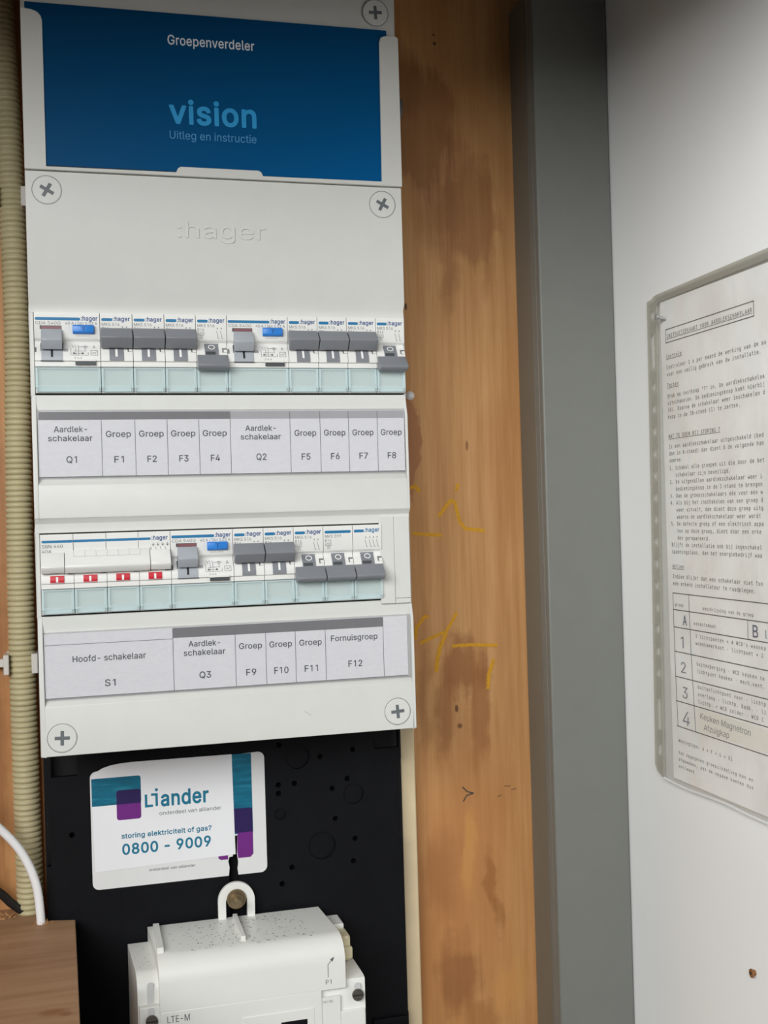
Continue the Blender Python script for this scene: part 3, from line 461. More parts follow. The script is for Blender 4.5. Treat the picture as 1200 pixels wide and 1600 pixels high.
_SEMI = r"""
 	75	
'	87	31,123 28,125 27,128 24,203 26,206 29,208 54,207 57,206 58,203 55,127 54,124 51,123
(	114	71,-42 67,-39 56,-19 48,-2 40,22 36,42 33,60 32,85 36,130 50,179 62,206 67,217 69,219 72,220 94,220 97,218 98,214 80,169 69,126 65,88 65,78 68,45 79,8 98,-38 97,-41 94,-42
)	114	15,-42 12,-40 12,-36 31,8 41,46 45,86 41,126 30,169 11,216 13,219 16,220 38,220 42,217 60,177 73,130 78,82 77,61 74,42 68,21 60,-4 44,-37 41,-41 38,-42
+	186	79,10 76,12 75,15 75,64 26,65 23,65 21,69 21,89 22,93 25,94 74,95 75,144 76,147 80,150 101,150 105,148 106,145 107,95 155,94 158,93 161,89 161,69 159,66 156,65 107,64 106,15 106,12 101,10
,	80	15,-52 12,-50 11,-47 22,22 24,30 28,32 53,32 56,31 58,30 58,27 37,-49 33,-52
-	186	46,71 43,73 42,77 42,97 43,100 46,102 133,102 137,101 139,98 139,76 138,73 134,71
.	80	37,-6 30,-4 22,1 18,8 16,16 18,25 23,32 30,37 38,39 46,37 54,32 58,25 60,16 58,8 53,0 47,-4
/	104	6,-34 2,-32 2,-27 68,214 72,217 92,217 95,216 98,213 97,209 32,-32 28,-35
0	186	89,-7 70,-4 54,4 50,7 35,23 24,44 19,63 16,83 15,107 16,125 20,145 24,159 35,181 50,197 66,206 72,208 91,210 110,207 130,198 147,180 157,159 163,140 165,122 166,94 165,81 161,58 157,44 147,23 131,6 119,0 111,-4|87,24 91,24 103,26 113,32 121,42 129,61 132,78 133,96 132,126 128,146 122,159 113,171 103,178 93,180 77,177 68,171 60,161 54,147 52,139 49,125 48,105 49,78 53,58 59,43 68,32 78,26
1	186	93,-4 90,-2 89,1 89,170 88,170 51,147 48,146 45,148 44,151 44,173 47,178 93,207 96,208 116,208 120,206 121,203 121,1 119,-3 116,-4
2	186	26,-4 23,-2 22,1 22,18 22,21 109,114 121,133 124,147 123,159 120,165 115,171 108,176 89,180 76,178 70,175 64,171 58,162 56,155 55,147 54,143 52,141 49,141 26,141 24,142 22,145 23,155 25,163 31,178 40,191 45,195 56,202 73,208 89,210 106,209 124,202 137,193 142,188 148,179 154,166 156,149 153,129 148,119 135,99 112,72 70,27 156,27 159,25 160,22 160,1 159,-1 157,-3 154,-4
3	186	85,-7 69,-5 59,-2 51,1 37,9 25,21 19,32 17,37 14,52 15,56 18,57 42,57 45,56 47,54 51,41 55,36 59,32 69,27 86,24 109,28 116,32 121,37 126,48 128,59 126,68 124,75 117,84 108,90 97,94 83,95 63,95 60,97 59,100 59,119 59,122 107,176 28,177 25,179 24,182 24,203 26,206 29,208 149,207 152,206 153,203 153,185 152,182 98,120 98,120 106,119 125,114 139,105 152,91 159,74 161,55 159,42 150,23 139,11 129,4 123,1 106,-5
4	186	113,-4 110,-2 108,1 108,37 108,38 17,38 14,39 12,43 12,63 13,65 94,203 97,206 100,207 123,207 127,205 127,201 50,69 108,69 108,125 109,128 113,131 136,131 139,130 141,126 141,70 164,69 168,67 169,64 169,43 167,40 164,38 142,38 141,37 141,1 140,-2 136,-4
5	186	86,-7 72,-5 64,-3 54,1 42,9 30,22 24,34 20,51 21,54 25,56 48,56 50,55 52,54 55,44 58,39 71,28 87,24 99,25 110,30 116,35 122,43 126,55 127,65 126,75 122,87 116,95 108,102 97,106 87,107 68,104 51,94 28,97 26,98 24,100 23,107 34,203 36,206 40,208 146,207 150,206 151,203 151,182 148,177 145,177 65,177 63,175 58,128 72,134 90,137 105,136 120,132 132,125 141,117 145,111 149,106 155,94 159,79 160,65 158,46 151,29 141,15 126,3 111,-3 105,-5
6	186	89,-7 72,-4 56,2 39,16 30,28 24,45 21,64 23,80 29,98 50,135 97,205 102,208 128,208 132,205 132,202 82,128 83,128 94,130 112,127 129,121 142,110 151,98 158,80 160,63 158,48 150,27 142,16 137,11 125,2 113,-3 106,-5|87,24 93,24 102,25 110,29 115,32 123,44 126,52 127,63 125,78 122,84 117,91 108,98 102,101 94,102 87,102 78,100 70,97 64,92 59,84 57,80 55,75 54,65 55,51 59,42 64,34 71,29 75,27 80,25
7	186	39,-4 36,-1 36,3 123,176 122,177 25,177 22,179 21,181 21,202 22,205 23,207 26,207 155,207 158,207 160,203 160,180 160,177 70,-1 68,-3 65,-4
8	186	88,-7 71,-5 55,0 39,9 26,23 24,28 19,38 17,55 18,67 23,80 26,86 38,100 50,107 45,110 34,121 26,138 24,151 26,166 32,181 45,195 56,203 74,209 91,210 107,209 126,202 136,194 145,186 148,182 154,170 157,152 154,135 147,122 136,110 131,107 142,100 152,90 157,83 163,67 164,52 162,39 155,23 141,9 128,1 110,-5|89,24 103,25 114,28 120,33 125,37 130,48 130,62 125,74 120,80 112,85 100,89 80,89 68,85 61,80 56,74 51,63 50,55 51,47 55,38 60,33 68,28 75,25|88,120 92,120 108,124 115,128 119,134 122,140 124,149 122,162 120,166 115,172 109,176 91,180 72,176 66,172 60,164 58,159 57,153 58,142 61,134 64,130 72,124
9	186	53,-4 49,-1 49,2 99,75 98,76 87,74 71,76 54,82 38,95 30,107 23,124 21,141 24,160 30,176 35,182 42,191 56,202 72,208 85,210 91,210 109,208 125,202 133,196 141,189 150,176 158,155 160,139 158,123 152,105 130,66 84,-1 79,-4|90,101 103,104 110,106 117,112 124,123 126,129 127,140 125,153 122,162 117,168 108,176 101,179 92,180 84,179 77,178 70,174 64,169 59,162 56,155 54,141 56,126 59,119 64,113 74,105 82,102
:	80	37,-6 30,-4 22,1 18,8 16,16 18,25 23,32 30,37 38,39 46,37 54,32 58,25 60,16 58,8 53,0 47,-4|36,105 29,106 22,112 18,118 16,127 18,135 24,143 33,148 40,148 48,146 55,141 58,135 60,126 58,117 52,110 44,105
?	148	64,-6 56,-3 49,3 45,8 43,18 45,25 51,32 56,36 65,38 75,36 82,31 86,25 87,15 85,7 80,0 74,-4|53,57 50,59 49,63 53,94 57,102 64,110 82,123 95,136 99,144 101,154 99,163 97,168 87,177 70,180 56,177 46,169 43,161 40,151 38,148 35,147 12,147 9,149 7,152 9,167 14,178 18,185 27,195 39,203 58,209 72,210 88,208 103,203 107,200 115,195 125,183 132,167 134,153 132,139 126,123 118,113 113,109 89,90 84,81 81,61 80,58 76,57
A	197	7,-4 5,-3 3,0 5,7 77,205 79,207 82,207 109,207 112,207 115,203 183,17 189,1 188,-1 186,-3 183,-4 159,-4 155,-2 135,52 58,53 56,51 37,-1 33,-4|68,84 122,83 124,84 95,168
B	187	24,-4 21,-2 20,1 20,202 21,205 23,207 25,207 99,207 116,206 133,200 144,192 151,185 156,178 162,163 163,150 163,144 162,138 158,127 145,111 136,107 147,102 157,93 164,84 170,69 171,58 170,41 163,25 152,12 140,4 120,-2 101,-4|54,27 100,27 116,29 129,35 136,44 138,55 137,64 134,72 128,78 122,83 110,87 98,89 54,88|54,119 96,118 113,122 116,124 124,130 129,139 130,149 128,160 123,168 111,175 97,177 54,176
C	209	104,-7 91,-6 75,-1 60,5 45,17 34,28 24,45 17,64 13,82 12,104 13,122 18,143 25,160 34,174 42,183 59,197 73,204 90,209 107,210 136,206 151,199 162,192 174,180 182,170 190,153 193,142 192,138 188,136 164,136 162,136 159,139 152,156 141,168 126,175 106,178 90,176 75,169 63,159 56,148 53,144 48,126 45,102 47,82 48,77 54,59 63,44 75,34 91,27 108,25 125,28 141,36 152,48 160,66 162,67 164,68 188,68 192,67 193,64 189,48 183,35 175,24 163,12 151,4 135,-3 122,-6
D	206	24,-4 21,-2 20,1 20,202 21,205 23,207 25,207 93,207 109,206 128,202 143,195 163,178 176,159 184,139 187,123 189,107 187,82 184,65 176,44 168,32 155,18 143,9 124,1 107,-3 90,-4|54,27 88,27 109,29 125,36 132,41 139,46 148,61 154,80 155,97 154,125 148,142 140,156 125,168 107,175 91,177 54,176
E	172	24,-4 21,-2 20,1 20,202 21,205 23,207 25,207 148,207 151,207 153,203 153,181 152,179 149,177 54,176 54,119 142,118 145,116 146,113 146,93 145,89 141,87 54,87 54,28 55,27 150,27 153,25 154,22 154,1 154,-1 152,-3 149,-4
F	169	24,-4 21,-2 20,1 20,202 21,205 23,207 25,207 146,207 149,207 151,203 151,181 150,179 147,177 54,176 54,116 138,115 141,113 142,111 142,89 141,86 137,85 54,84 54,0 52,-3 49,-4
G	213	104,-7 91,-6 75,-1 59,6 46,16 33,30 24,45 17,62 13,82 12,105 13,122 17,139 20,149 25,160 32,172 42,184 58,197 72,204 88,209 106,210 121,209 139,205 152,198 163,191 176,179 183,168 189,156 193,139 192,137 189,136 164,136 162,136 160,138 152,155 143,165 139,169 126,175 106,178 89,176 75,170 63,159 53,144 47,122 45,101 48,78 53,60 60,49 66,42 75,35 90,28 106,25 120,26 126,28 136,32 148,42 155,51 159,62 161,75 115,76 112,76 109,80 109,102 111,105 114,106 190,106 192,106 195,102 195,77 193,56 185,36 169,16 154,5 134,-3 130,-4
H	212	24,-4 21,-2 20,1 20,202 21,205 25,207 48,207 51,207 53,205 54,202 54,120 152,119 153,121 153,202 154,205 156,207 159,207 181,207 185,206 187,202 187,1 186,-2 182,-4 159,-4 156,-3 154,-1 153,1 153,88 55,89 54,87 54,0 52,-3 49,-4
I	125	13,-4 10,-2 8,1 8,22 10,25 13,27 42,27 43,28 43,175 42,177 14,177 10,178 8,182 8,202 9,205 11,207 14,207 106,207 109,207 111,205 112,202 112,181 110,178 107,177 78,177 77,176 77,28 78,27 106,27 110,26 112,21 112,1 111,-1 109,-3 106,-4
J	163	72,-7 48,-2 31,8 26,12 17,23 11,40 9,56 9,69 11,72 14,73 38,73 41,72 43,68 43,58 45,43 52,32 62,26 73,24 83,25 88,27 97,33 102,42 105,58 105,203 106,206 110,208 134,207 137,206 138,202 138,56 137,40 130,23 118,9 99,-3
K	191	24,-4 21,-2 20,1 20,202 21,205 25,207 48,207 51,207 53,205 54,202 54,111 55,109 77,135 143,206 147,207 177,207 181,206 182,203 179,198 102,115 183,2 182,-2 178,-4 150,-4 147,-3 79,92 54,65 54,1 53,-1 49,-4
L	162	24,-4 21,-2 20,1 20,203 22,206 25,207 49,207 53,205 54,202 54,28 55,27 144,27 147,25 149,22 149,1 147,-3 143,-4
M	256	24,-4 21,-2 20,1 20,202 21,206 25,207 59,207 62,207 64,204 115,76 126,43 139,81 187,205 189,207 192,207 225,207 229,206 231,202 231,1 229,-2 226,-4 203,-4 199,-2 198,1 197,146 141,0 139,-3 135,-4 115,-4 111,-1 53,146 53,1 51,-2 48,-4
N	214	24,-4 21,-2 20,1 20,202 21,205 25,207 54,207 58,205 156,50 155,203 157,206 160,207 184,207 187,206 189,202 189,1 188,-2 184,-4 155,-4 151,-2 78,113 53,155 54,136 54,1 52,-2 49,-4
O	218	104,-7 91,-6 72,0 57,7 47,15 36,27 25,44 17,63 13,82 12,104 13,122 18,143 24,159 33,174 38,179 46,188 59,197 73,204 90,209 107,210 124,209 138,205 154,198 167,188 180,174 189,159 196,141 200,122 201,99 200,82 196,63 193,55 189,44 181,31 170,19 155,7 142,0 123,-6|104,26 109,25 124,28 138,34 150,44 160,59 162,66 166,78 168,100 166,127 160,144 150,159 137,170 124,176 107,178 90,176 75,169 64,159 53,144 52,139 48,126 45,102 48,77 54,60 63,45 76,33 91,27
P	183	24,-4 21,-2 20,1 20,202 21,205 23,207 25,207 97,207 114,206 134,199 147,189 152,183 160,173 166,156 167,140 166,127 166,122 159,104 149,91 137,81 116,73 95,70 54,70 54,1 53,-1 49,-4|54,101 103,102 116,105 124,111 130,120 133,128 134,137 132,151 130,159 125,165 117,172 104,176 54,176
Q	218	160,-23 157,-21 142,0 123,-5 111,-7 95,-6 90,-5 73,-1 58,7 46,16 34,30 25,43 18,61 13,82 12,105 13,122 17,141 20,149 25,159 32,171 44,186 58,197 73,204 90,209 111,210 123,209 142,204 155,197 171,184 180,174 187,162 194,146 200,122 201,99 199,76 196,62 189,45 180,30 167,15 190,-16 191,-19 189,-22 186,-23|102,26 115,26 119,27 120,28 95,61 95,63 96,66 100,68 124,68 127,67 147,42 151,45 160,59 166,77 168,101 166,122 165,130 160,144 151,158 140,168 136,171 123,176 110,178 90,176 76,170 64,159 54,145 48,126 45,102 48,77 54,60 63,44 76,34 90,27
R	184	24,-4 21,-2 20,1 20,202 21,205 23,207 25,207 97,207 115,206 135,199 148,189 159,175 166,156 167,137 166,123 159,107 149,93 131,81 174,3 174,-1 172,-3 169,-4 143,-4 139,-3 96,75 55,75 54,73 54,1 53,-1 49,-4|54,107 106,107 116,110 124,115 130,122 133,131 134,141 133,152 130,160 126,166 117,172 105,176 54,176
S	183	86,-7 69,-6 53,-1 48,1 36,8 22,23 15,37 11,54 13,57 16,59 40,59 43,58 45,56 48,45 50,42 53,37 59,32 67,27 88,24 101,24 112,27 122,33 128,38 130,41 133,47 134,57 133,64 129,69 116,79 69,93 49,101 31,114 21,128 20,132 17,148 19,164 27,182 40,194 53,203 72,208 93,210 110,208 126,203 142,194 154,181 160,169 163,161 164,152 164,150 160,147 136,147 133,148 131,151 127,163 118,172 105,178 86,179 77,178 69,176 61,171 55,166 51,156 50,149 51,142 56,136 70,126 126,109 144,99 162,80 166,68 167,54 165,41 159,25 145,10 130,1 111,-6
T	184	78,-4 74,-2 73,1 73,176 72,177 14,177 11,177 9,181 9,202 9,205 11,207 14,207 166,207 168,207 170,205 171,202 171,181 168,177 166,177 108,177 106,176 106,1 105,-3 102,-4
U	212	101,-7 81,-5 61,2 57,4 45,13 38,21 30,30 24,46 20,68 20,202 21,205 25,208 48,208 52,206 54,203 54,70 55,59 59,48 67,38 77,31 90,26 106,25 118,26 131,31 140,38 148,48 151,58 153,71 153,203 155,206 158,208 181,208 184,207 186,205 187,202 187,68 184,48 176,30 171,24 162,13 148,3 125,-5
V	197	82,-4 79,-2 76,3 4,198 3,203 3,205 5,207 8,207 33,207 37,205 79,88 97,36 115,93 154,204 156,207 159,207 183,207 186,207 189,203 188,199 115,-1 113,-3 110,-4
W	279	62,-4 59,-1 56,5 3,203 4,206 7,207 31,207 34,207 37,204 77,46 119,204 121,207 123,207 150,207 154,206 156,204 157,199 197,46 238,204 240,207 243,207 266,207 270,206 271,203 270,198 218,6 215,-2 211,-4 183,-4 181,-3 179,-1 137,152 96,-1 94,-3 91,-4
X	194	8,-4 4,-1 4,2 75,104 10,200 8,203 9,205 13,207 41,207 44,206 86,145 95,130 109,151 147,206 150,207 177,207 180,206 182,203 181,201 115,105 185,3 186,0 185,-2 181,-4 154,-4 150,-3 117,45 95,79 73,46 39,-3 36,-4
Y	194	82,-4 79,-2 77,1 77,83 5,199 3,202 3,205 5,207 8,207 35,207 39,206 78,144 95,114 108,139 149,205 154,207 181,207 183,207 185,205 185,201 111,83 111,1 110,-1 106,-4
Z	180	17,-4 14,-2 13,1 13,18 14,21 121,176 119,177 16,177 13,179 12,181 12,202 13,205 15,207 18,207 158,207 161,207 163,203 163,186 162,183 72,51 55,27 56,26 159,27 162,25 164,22 164,1 163,-2 161,-3 158,-4
a	160	61,-7 50,-6 36,-1 26,5 17,14 15,17 10,29 8,44 10,57 13,65 18,71 23,76 30,81 51,89 75,93 92,94 104,97 106,99 106,103 103,116 95,125 78,128 60,124 51,118 44,109 42,106 39,106 16,113 13,115 13,117 21,132 30,142 41,149 54,154 76,158 95,156 115,148 124,141 133,129 137,116 138,104 138,1 137,-2 134,-4 111,-4 107,-1 106,9 106,10 102,6 88,-3 78,-5|66,23 81,24 90,27 97,33 102,39 105,47 106,56 106,69 90,66 71,63 55,60 44,53 42,49 41,43 44,31 53,25
b	175	89,-7 78,-6 66,-1 54,8 50,13 49,12 49,1 46,-3 44,-4 22,-4 19,-3 17,0 17,202 18,206 21,207 45,208 49,205 50,202 50,139 67,153 78,157 92,158 111,155 127,147 142,134 152,118 158,98 160,79 158,54 152,33 143,19 137,12 128,4 119,-1 109,-5|84,23 88,23 100,24 110,29 116,36 123,48 124,54 126,61 127,75 125,94 123,103 117,114 110,121 100,126 88,128 76,126 66,121 60,115 53,100 50,91 49,78 50,60 52,53 54,47 59,36 66,30 72,27 76,24
c	163	81,-7 64,-5 46,3 29,17 19,32 12,52 10,76 11,95 15,107 19,118 30,134 43,146 49,149 64,155 83,158 104,155 124,146 139,131 148,111 146,107 121,101 118,103 113,114 107,120 95,126 83,128 71,126 61,121 53,113 47,102 43,88 43,62 47,48 53,38 60,30 69,25 83,22 96,24 106,30 113,37 118,48 121,50 147,45 148,43 149,40 140,21 124,5 104,-4
d	175	76,-7 60,-5 42,4 29,16 19,32 11,55 10,74 11,96 18,117 28,134 36,141 44,148 61,156 79,158 91,157 104,152 120,138 121,202 121,205 125,208 148,207 151,206 153,202 152,0 151,-3 148,-4 127,-4 124,-3 121,1 121,14 116,9 103,-2 91,-6|78,23 85,23 93,24 104,29 110,36 116,48 119,59 121,71 119,92 116,103 111,114 103,122 94,126 82,128 70,126 60,121 55,117 47,103 43,89 43,82 44,59 47,48 52,39 54,36 60,29 70,24
e	166	83,-7 64,-5 49,1 44,4 29,18 19,32 16,42 11,55 10,73 11,95 17,112 19,118 29,134 46,148 63,155 82,158 105,154 112,151 120,147 133,136 140,127 146,115 151,95 153,79 152,68 151,65 148,64 44,63 44,55 48,44 53,36 63,28 73,24 85,22 100,25 111,32 119,44 123,46 145,41 149,38 149,35 145,24 138,14 128,5 114,-2 100,-6|44,92 117,92 119,93 119,94 116,105 113,110 110,116 104,122 95,126 82,128 69,126 61,122 57,120 52,114 47,106 43,95
f	106	33,-4 29,-2 28,1 28,126 27,127 3,127 1,128 -1,132 -1,152 1,155 3,156 28,156 28,175 30,186 37,198 46,207 55,212 75,216 89,215 95,213 99,211 101,208 94,185 91,184 78,186 70,184 65,181 61,175 61,156 90,156 94,154 95,151 95,132 94,129 90,127 62,127 61,126 61,0 59,-3 56,-4
g	175	79,-64 67,-63 52,-59 32,-48 28,-44 18,-31 17,-26 20,-23 40,-13 43,-14 51,-23 63,-31 83,-35 99,-33 111,-27 118,-17 120,-3 120,17 103,3 89,-1 76,-2 62,0 43,7 29,19 19,34 14,48 11,57 10,75 12,99 19,119 29,134 43,148 58,154 76,157 93,156 104,152 121,138 121,151 124,155 127,156 149,156 152,154 153,150 153,-4 151,-22 144,-37 129,-51 118,-58 100,-63|79,28 85,28 94,29 103,33 110,39 117,51 120,62 121,77 120,91 119,97 116,104 111,114 102,122 93,126 84,128 69,126 60,121 53,114 47,103 43,90 43,82 44,61 47,51 53,41 60,34 64,32 70,29
h	169	21,-4 18,-2 17,1 17,203 19,206 22,207 45,207 48,206 50,203 50,140 60,148 73,155 77,156 93,158 106,156 121,150 132,140 140,130 145,115 147,100 147,1 145,-2 142,-4 119,-4 115,-1 114,1 114,96 112,108 106,119 97,126 81,127 68,124 60,119 54,111 51,103 50,93 50,1 49,-1 45,-4
i	71	21,-4 18,-2 17,1 17,151 19,155 22,156 45,156 49,154 50,151 50,1 48,-2 45,-4|32,173 23,176 17,181 14,185 13,193 14,201 20,208 25,212 33,213 41,212 48,207 53,200 54,192 52,185 47,178 40,174
j	71	-4,-61 -7,-59 -8,-56 -8,-36 -7,-33 -4,-31 8,-29 12,-27 16,-21 17,-12 17,151 19,154 22,155 45,155 49,153 50,150 50,-11 49,-24 43,-39 37,-47 28,-55 14,-60|32,173 24,175 18,180 14,187 13,195 14,201 21,209 27,212 36,213 43,211 49,206 52,201 54,192 52,185 48,179 42,175
k	157	21,-4 18,-2 17,1 17,203 19,206 22,207 45,207 48,205 50,202 50,92 112,155 115,156 142,156 145,155 147,153 147,150 142,144 90,91 86,86 151,3 152,0 150,-3 148,-4 119,-4 116,-3 61,65 57,62 50,54 50,1 49,-1 45,-4
l	80	54,-5 38,-2 28,5 21,16 18,24 17,33 17,202 18,206 22,208 45,208 48,206 50,203 50,38 51,28 53,26 58,25 68,26 71,24 76,3 75,-1 72,-3 65,-4
m	249	21,-4 18,-2 17,1 17,151 18,153 19,155 22,156 44,156 46,155 49,151 49,141 66,153 70,155 86,158 100,157 105,155 116,148 128,134 134,142 150,153 173,158 178,158 188,157 200,152 210,145 219,135 225,119 227,103 227,1 226,-1 224,-3 221,-4 199,-4 195,-1 194,1 194,103 192,113 186,122 178,127 169,128 159,127 152,124 142,115 141,110 138,99 138,1 137,-1 136,-3 133,-4 111,-4 108,-3 106,1 106,104 104,111 103,115 99,121 97,123 89,127 79,128 65,124 59,121 54,114 50,104 50,1 49,-1 45,-4
n	169	21,-4 18,-2 17,1 17,151 18,154 22,156 43,156 46,155 48,151 48,139 49,138 60,148 77,156 90,158 104,157 121,150 132,140 140,130 146,112 147,99 147,1 146,-2 142,-4 120,-4 117,-3 115,-1 114,1 114,96 112,108 106,119 97,126 81,127 68,124 60,119 54,111 51,103 50,93 50,1 49,-1 45,-4
o	171	81,-7 64,-5 46,3 29,17 19,32 12,52 10,76 11,95 15,107 19,118 30,134 43,146 49,149 64,155 83,158 103,155 117,149 123,146 136,134 148,116 154,97 157,75 154,53 150,40 147,32 137,17 122,4 116,1 102,-5|82,23 96,24 106,30 113,37 120,50 123,62 124,75 123,88 121,96 119,102 113,113 106,121 98,125 83,128 69,126 61,121 53,114 47,102 43,88 43,80 44,59 47,48 53,38 61,29 71,24
p	175	21,-61 18,-59 17,-56 17,150 18,153 22,155 44,155 46,155 49,151 49,139 50,138 54,142 67,152 78,156 92,158 112,155 126,148 142,134 151,119 155,107 158,97 160,72 158,53 152,33 142,17 132,7 127,3 109,-5 92,-7 79,-6 68,-2 50,12 50,-56 49,-59 45,-61|84,23 90,23 101,25 109,29 116,36 123,49 126,61 127,75 126,91 123,102 117,114 109,121 101,126 88,128 76,126 66,121 60,115 53,103 50,91 49,77 50,60 51,55 54,47 59,36 66,29 77,24
q	175	125,-61 122,-59 121,-56 120,13 117,9 103,-2 91,-6 78,-7 59,-4 44,3 28,17 18,32 12,52 10,74 11,96 18,119 29,135 41,146 60,155 77,158 92,156 103,152 121,137 121,151 124,155 127,155 148,155 151,154 152,151 152,-56 151,-59 148,-61|78,23 84,23 95,25 103,29 110,36 116,48 119,59 121,71 119,92 116,103 111,114 103,121 95,126 82,128 69,126 59,121 53,114 47,103 46,99 43,89 43,76 44,59 47,48 53,37 60,29 71,24
r	108	21,-4 18,-2 17,1 17,151 18,153 22,156 43,156 46,155 48,152 48,142 49,141 59,150 73,156 83,158 99,157 101,155 102,152 102,131 100,127 97,125 86,126 76,126 66,123 56,115 54,112 51,105 50,97 50,1 49,-1 45,-4
s	151	69,-7 58,-6 46,-3 35,2 30,6 22,13 15,23 10,38 12,40 14,42 37,46 41,44 46,33 51,28 60,24 69,22 86,24 96,28 101,34 103,42 102,47 99,51 93,55 58,64 40,71 25,82 17,96 15,109 16,119 17,124 23,135 33,145 45,152 61,157 76,158 89,157 101,153 115,146 123,137 133,118 133,115 129,112 108,107 104,109 100,118 96,122 88,127 78,129 66,128 54,123 49,118 47,111 49,104 52,100 68,93 91,88 111,81 122,74 126,70 133,59 136,42 135,30 128,17 118,6 105,-1 91,-5
t	96	66,-5 49,-3 35,5 26,19 22,36 22,126 21,127 3,127 0,129 -1,132 -1,151 0,154 3,155 21,156 22,156 22,188 24,191 27,193 49,193 52,192 55,188 55,156 81,155 84,154 85,151 85,132 83,128 81,127 56,127 55,126 55,36 55,31 57,27 61,25 72,24 79,25 83,24 85,19 89,3 88,-1 85,-3 77,-5
u	169	70,-6 60,-5 45,0 34,8 25,21 19,37 17,54 17,150 18,153 20,155 22,156 45,156 49,153 50,150 50,57 51,43 58,33 66,27 82,24 88,25 96,27 104,33 110,41 113,49 114,58 114,150 115,153 119,156 141,156 144,155 146,153 147,150 147,2 146,-1 142,-4 121,-4 118,-3 115,1 115,13 114,13 104,3 91,-3 78,-5
v	160	65,-4 62,-2 60,1 4,149 4,153 6,155 8,156 33,156 37,153 78,39 88,68 119,153 123,156 147,156 150,155 152,152 151,147 94,-1 92,-3 90,-4
w	232	55,-4 52,-2 50,2 6,147 5,152 7,155 10,156 33,156 36,155 38,153 68,45 96,149 97,153 99,155 102,156 126,156 130,153 159,46 189,153 190,155 193,156 217,156 220,154 222,151 221,148 177,3 174,-3 171,-4 149,-4 146,-3 144,-1 113,106 83,-1 81,-3 78,-4
x	156	9,-4 5,-1 5,2 57,78 9,149 8,152 9,154 13,156 38,156 42,155 48,147 77,102 90,124 111,155 114,156 139,156 143,155 144,153 144,150 95,77 146,2 146,-2 142,-4 116,-4 113,-3 75,53 63,33 39,-3 35,-4
y	160	33,-62 19,-60 16,-57 15,-55 21,-34 23,-31 26,-31 41,-32 49,-27 57,-13 61,0 4,148 4,153 6,155 8,156 33,156 37,153 69,67 77,41 78,39 87,65 119,153 123,156 147,156 150,155 152,153 152,150 88,-18 83,-29 74,-45 58,-57 37,-62
z	157	17,-4 14,-2 13,1 13,17 13,20 94,124 93,125 20,125 18,126 16,128 15,131 15,151 16,154 20,156 132,156 135,155 137,151 137,133 136,131 57,27 59,26 134,26 137,26 139,24 140,21 140,1 138,-2 134,-4
Δ	194	7,-4 5,-3 3,0 5,7 77,204 79,206 82,207 107,207 110,207 113,202 185,6 186,1 186,-1 184,-3 181,-4|48,27 141,27 142,28 95,160
"""
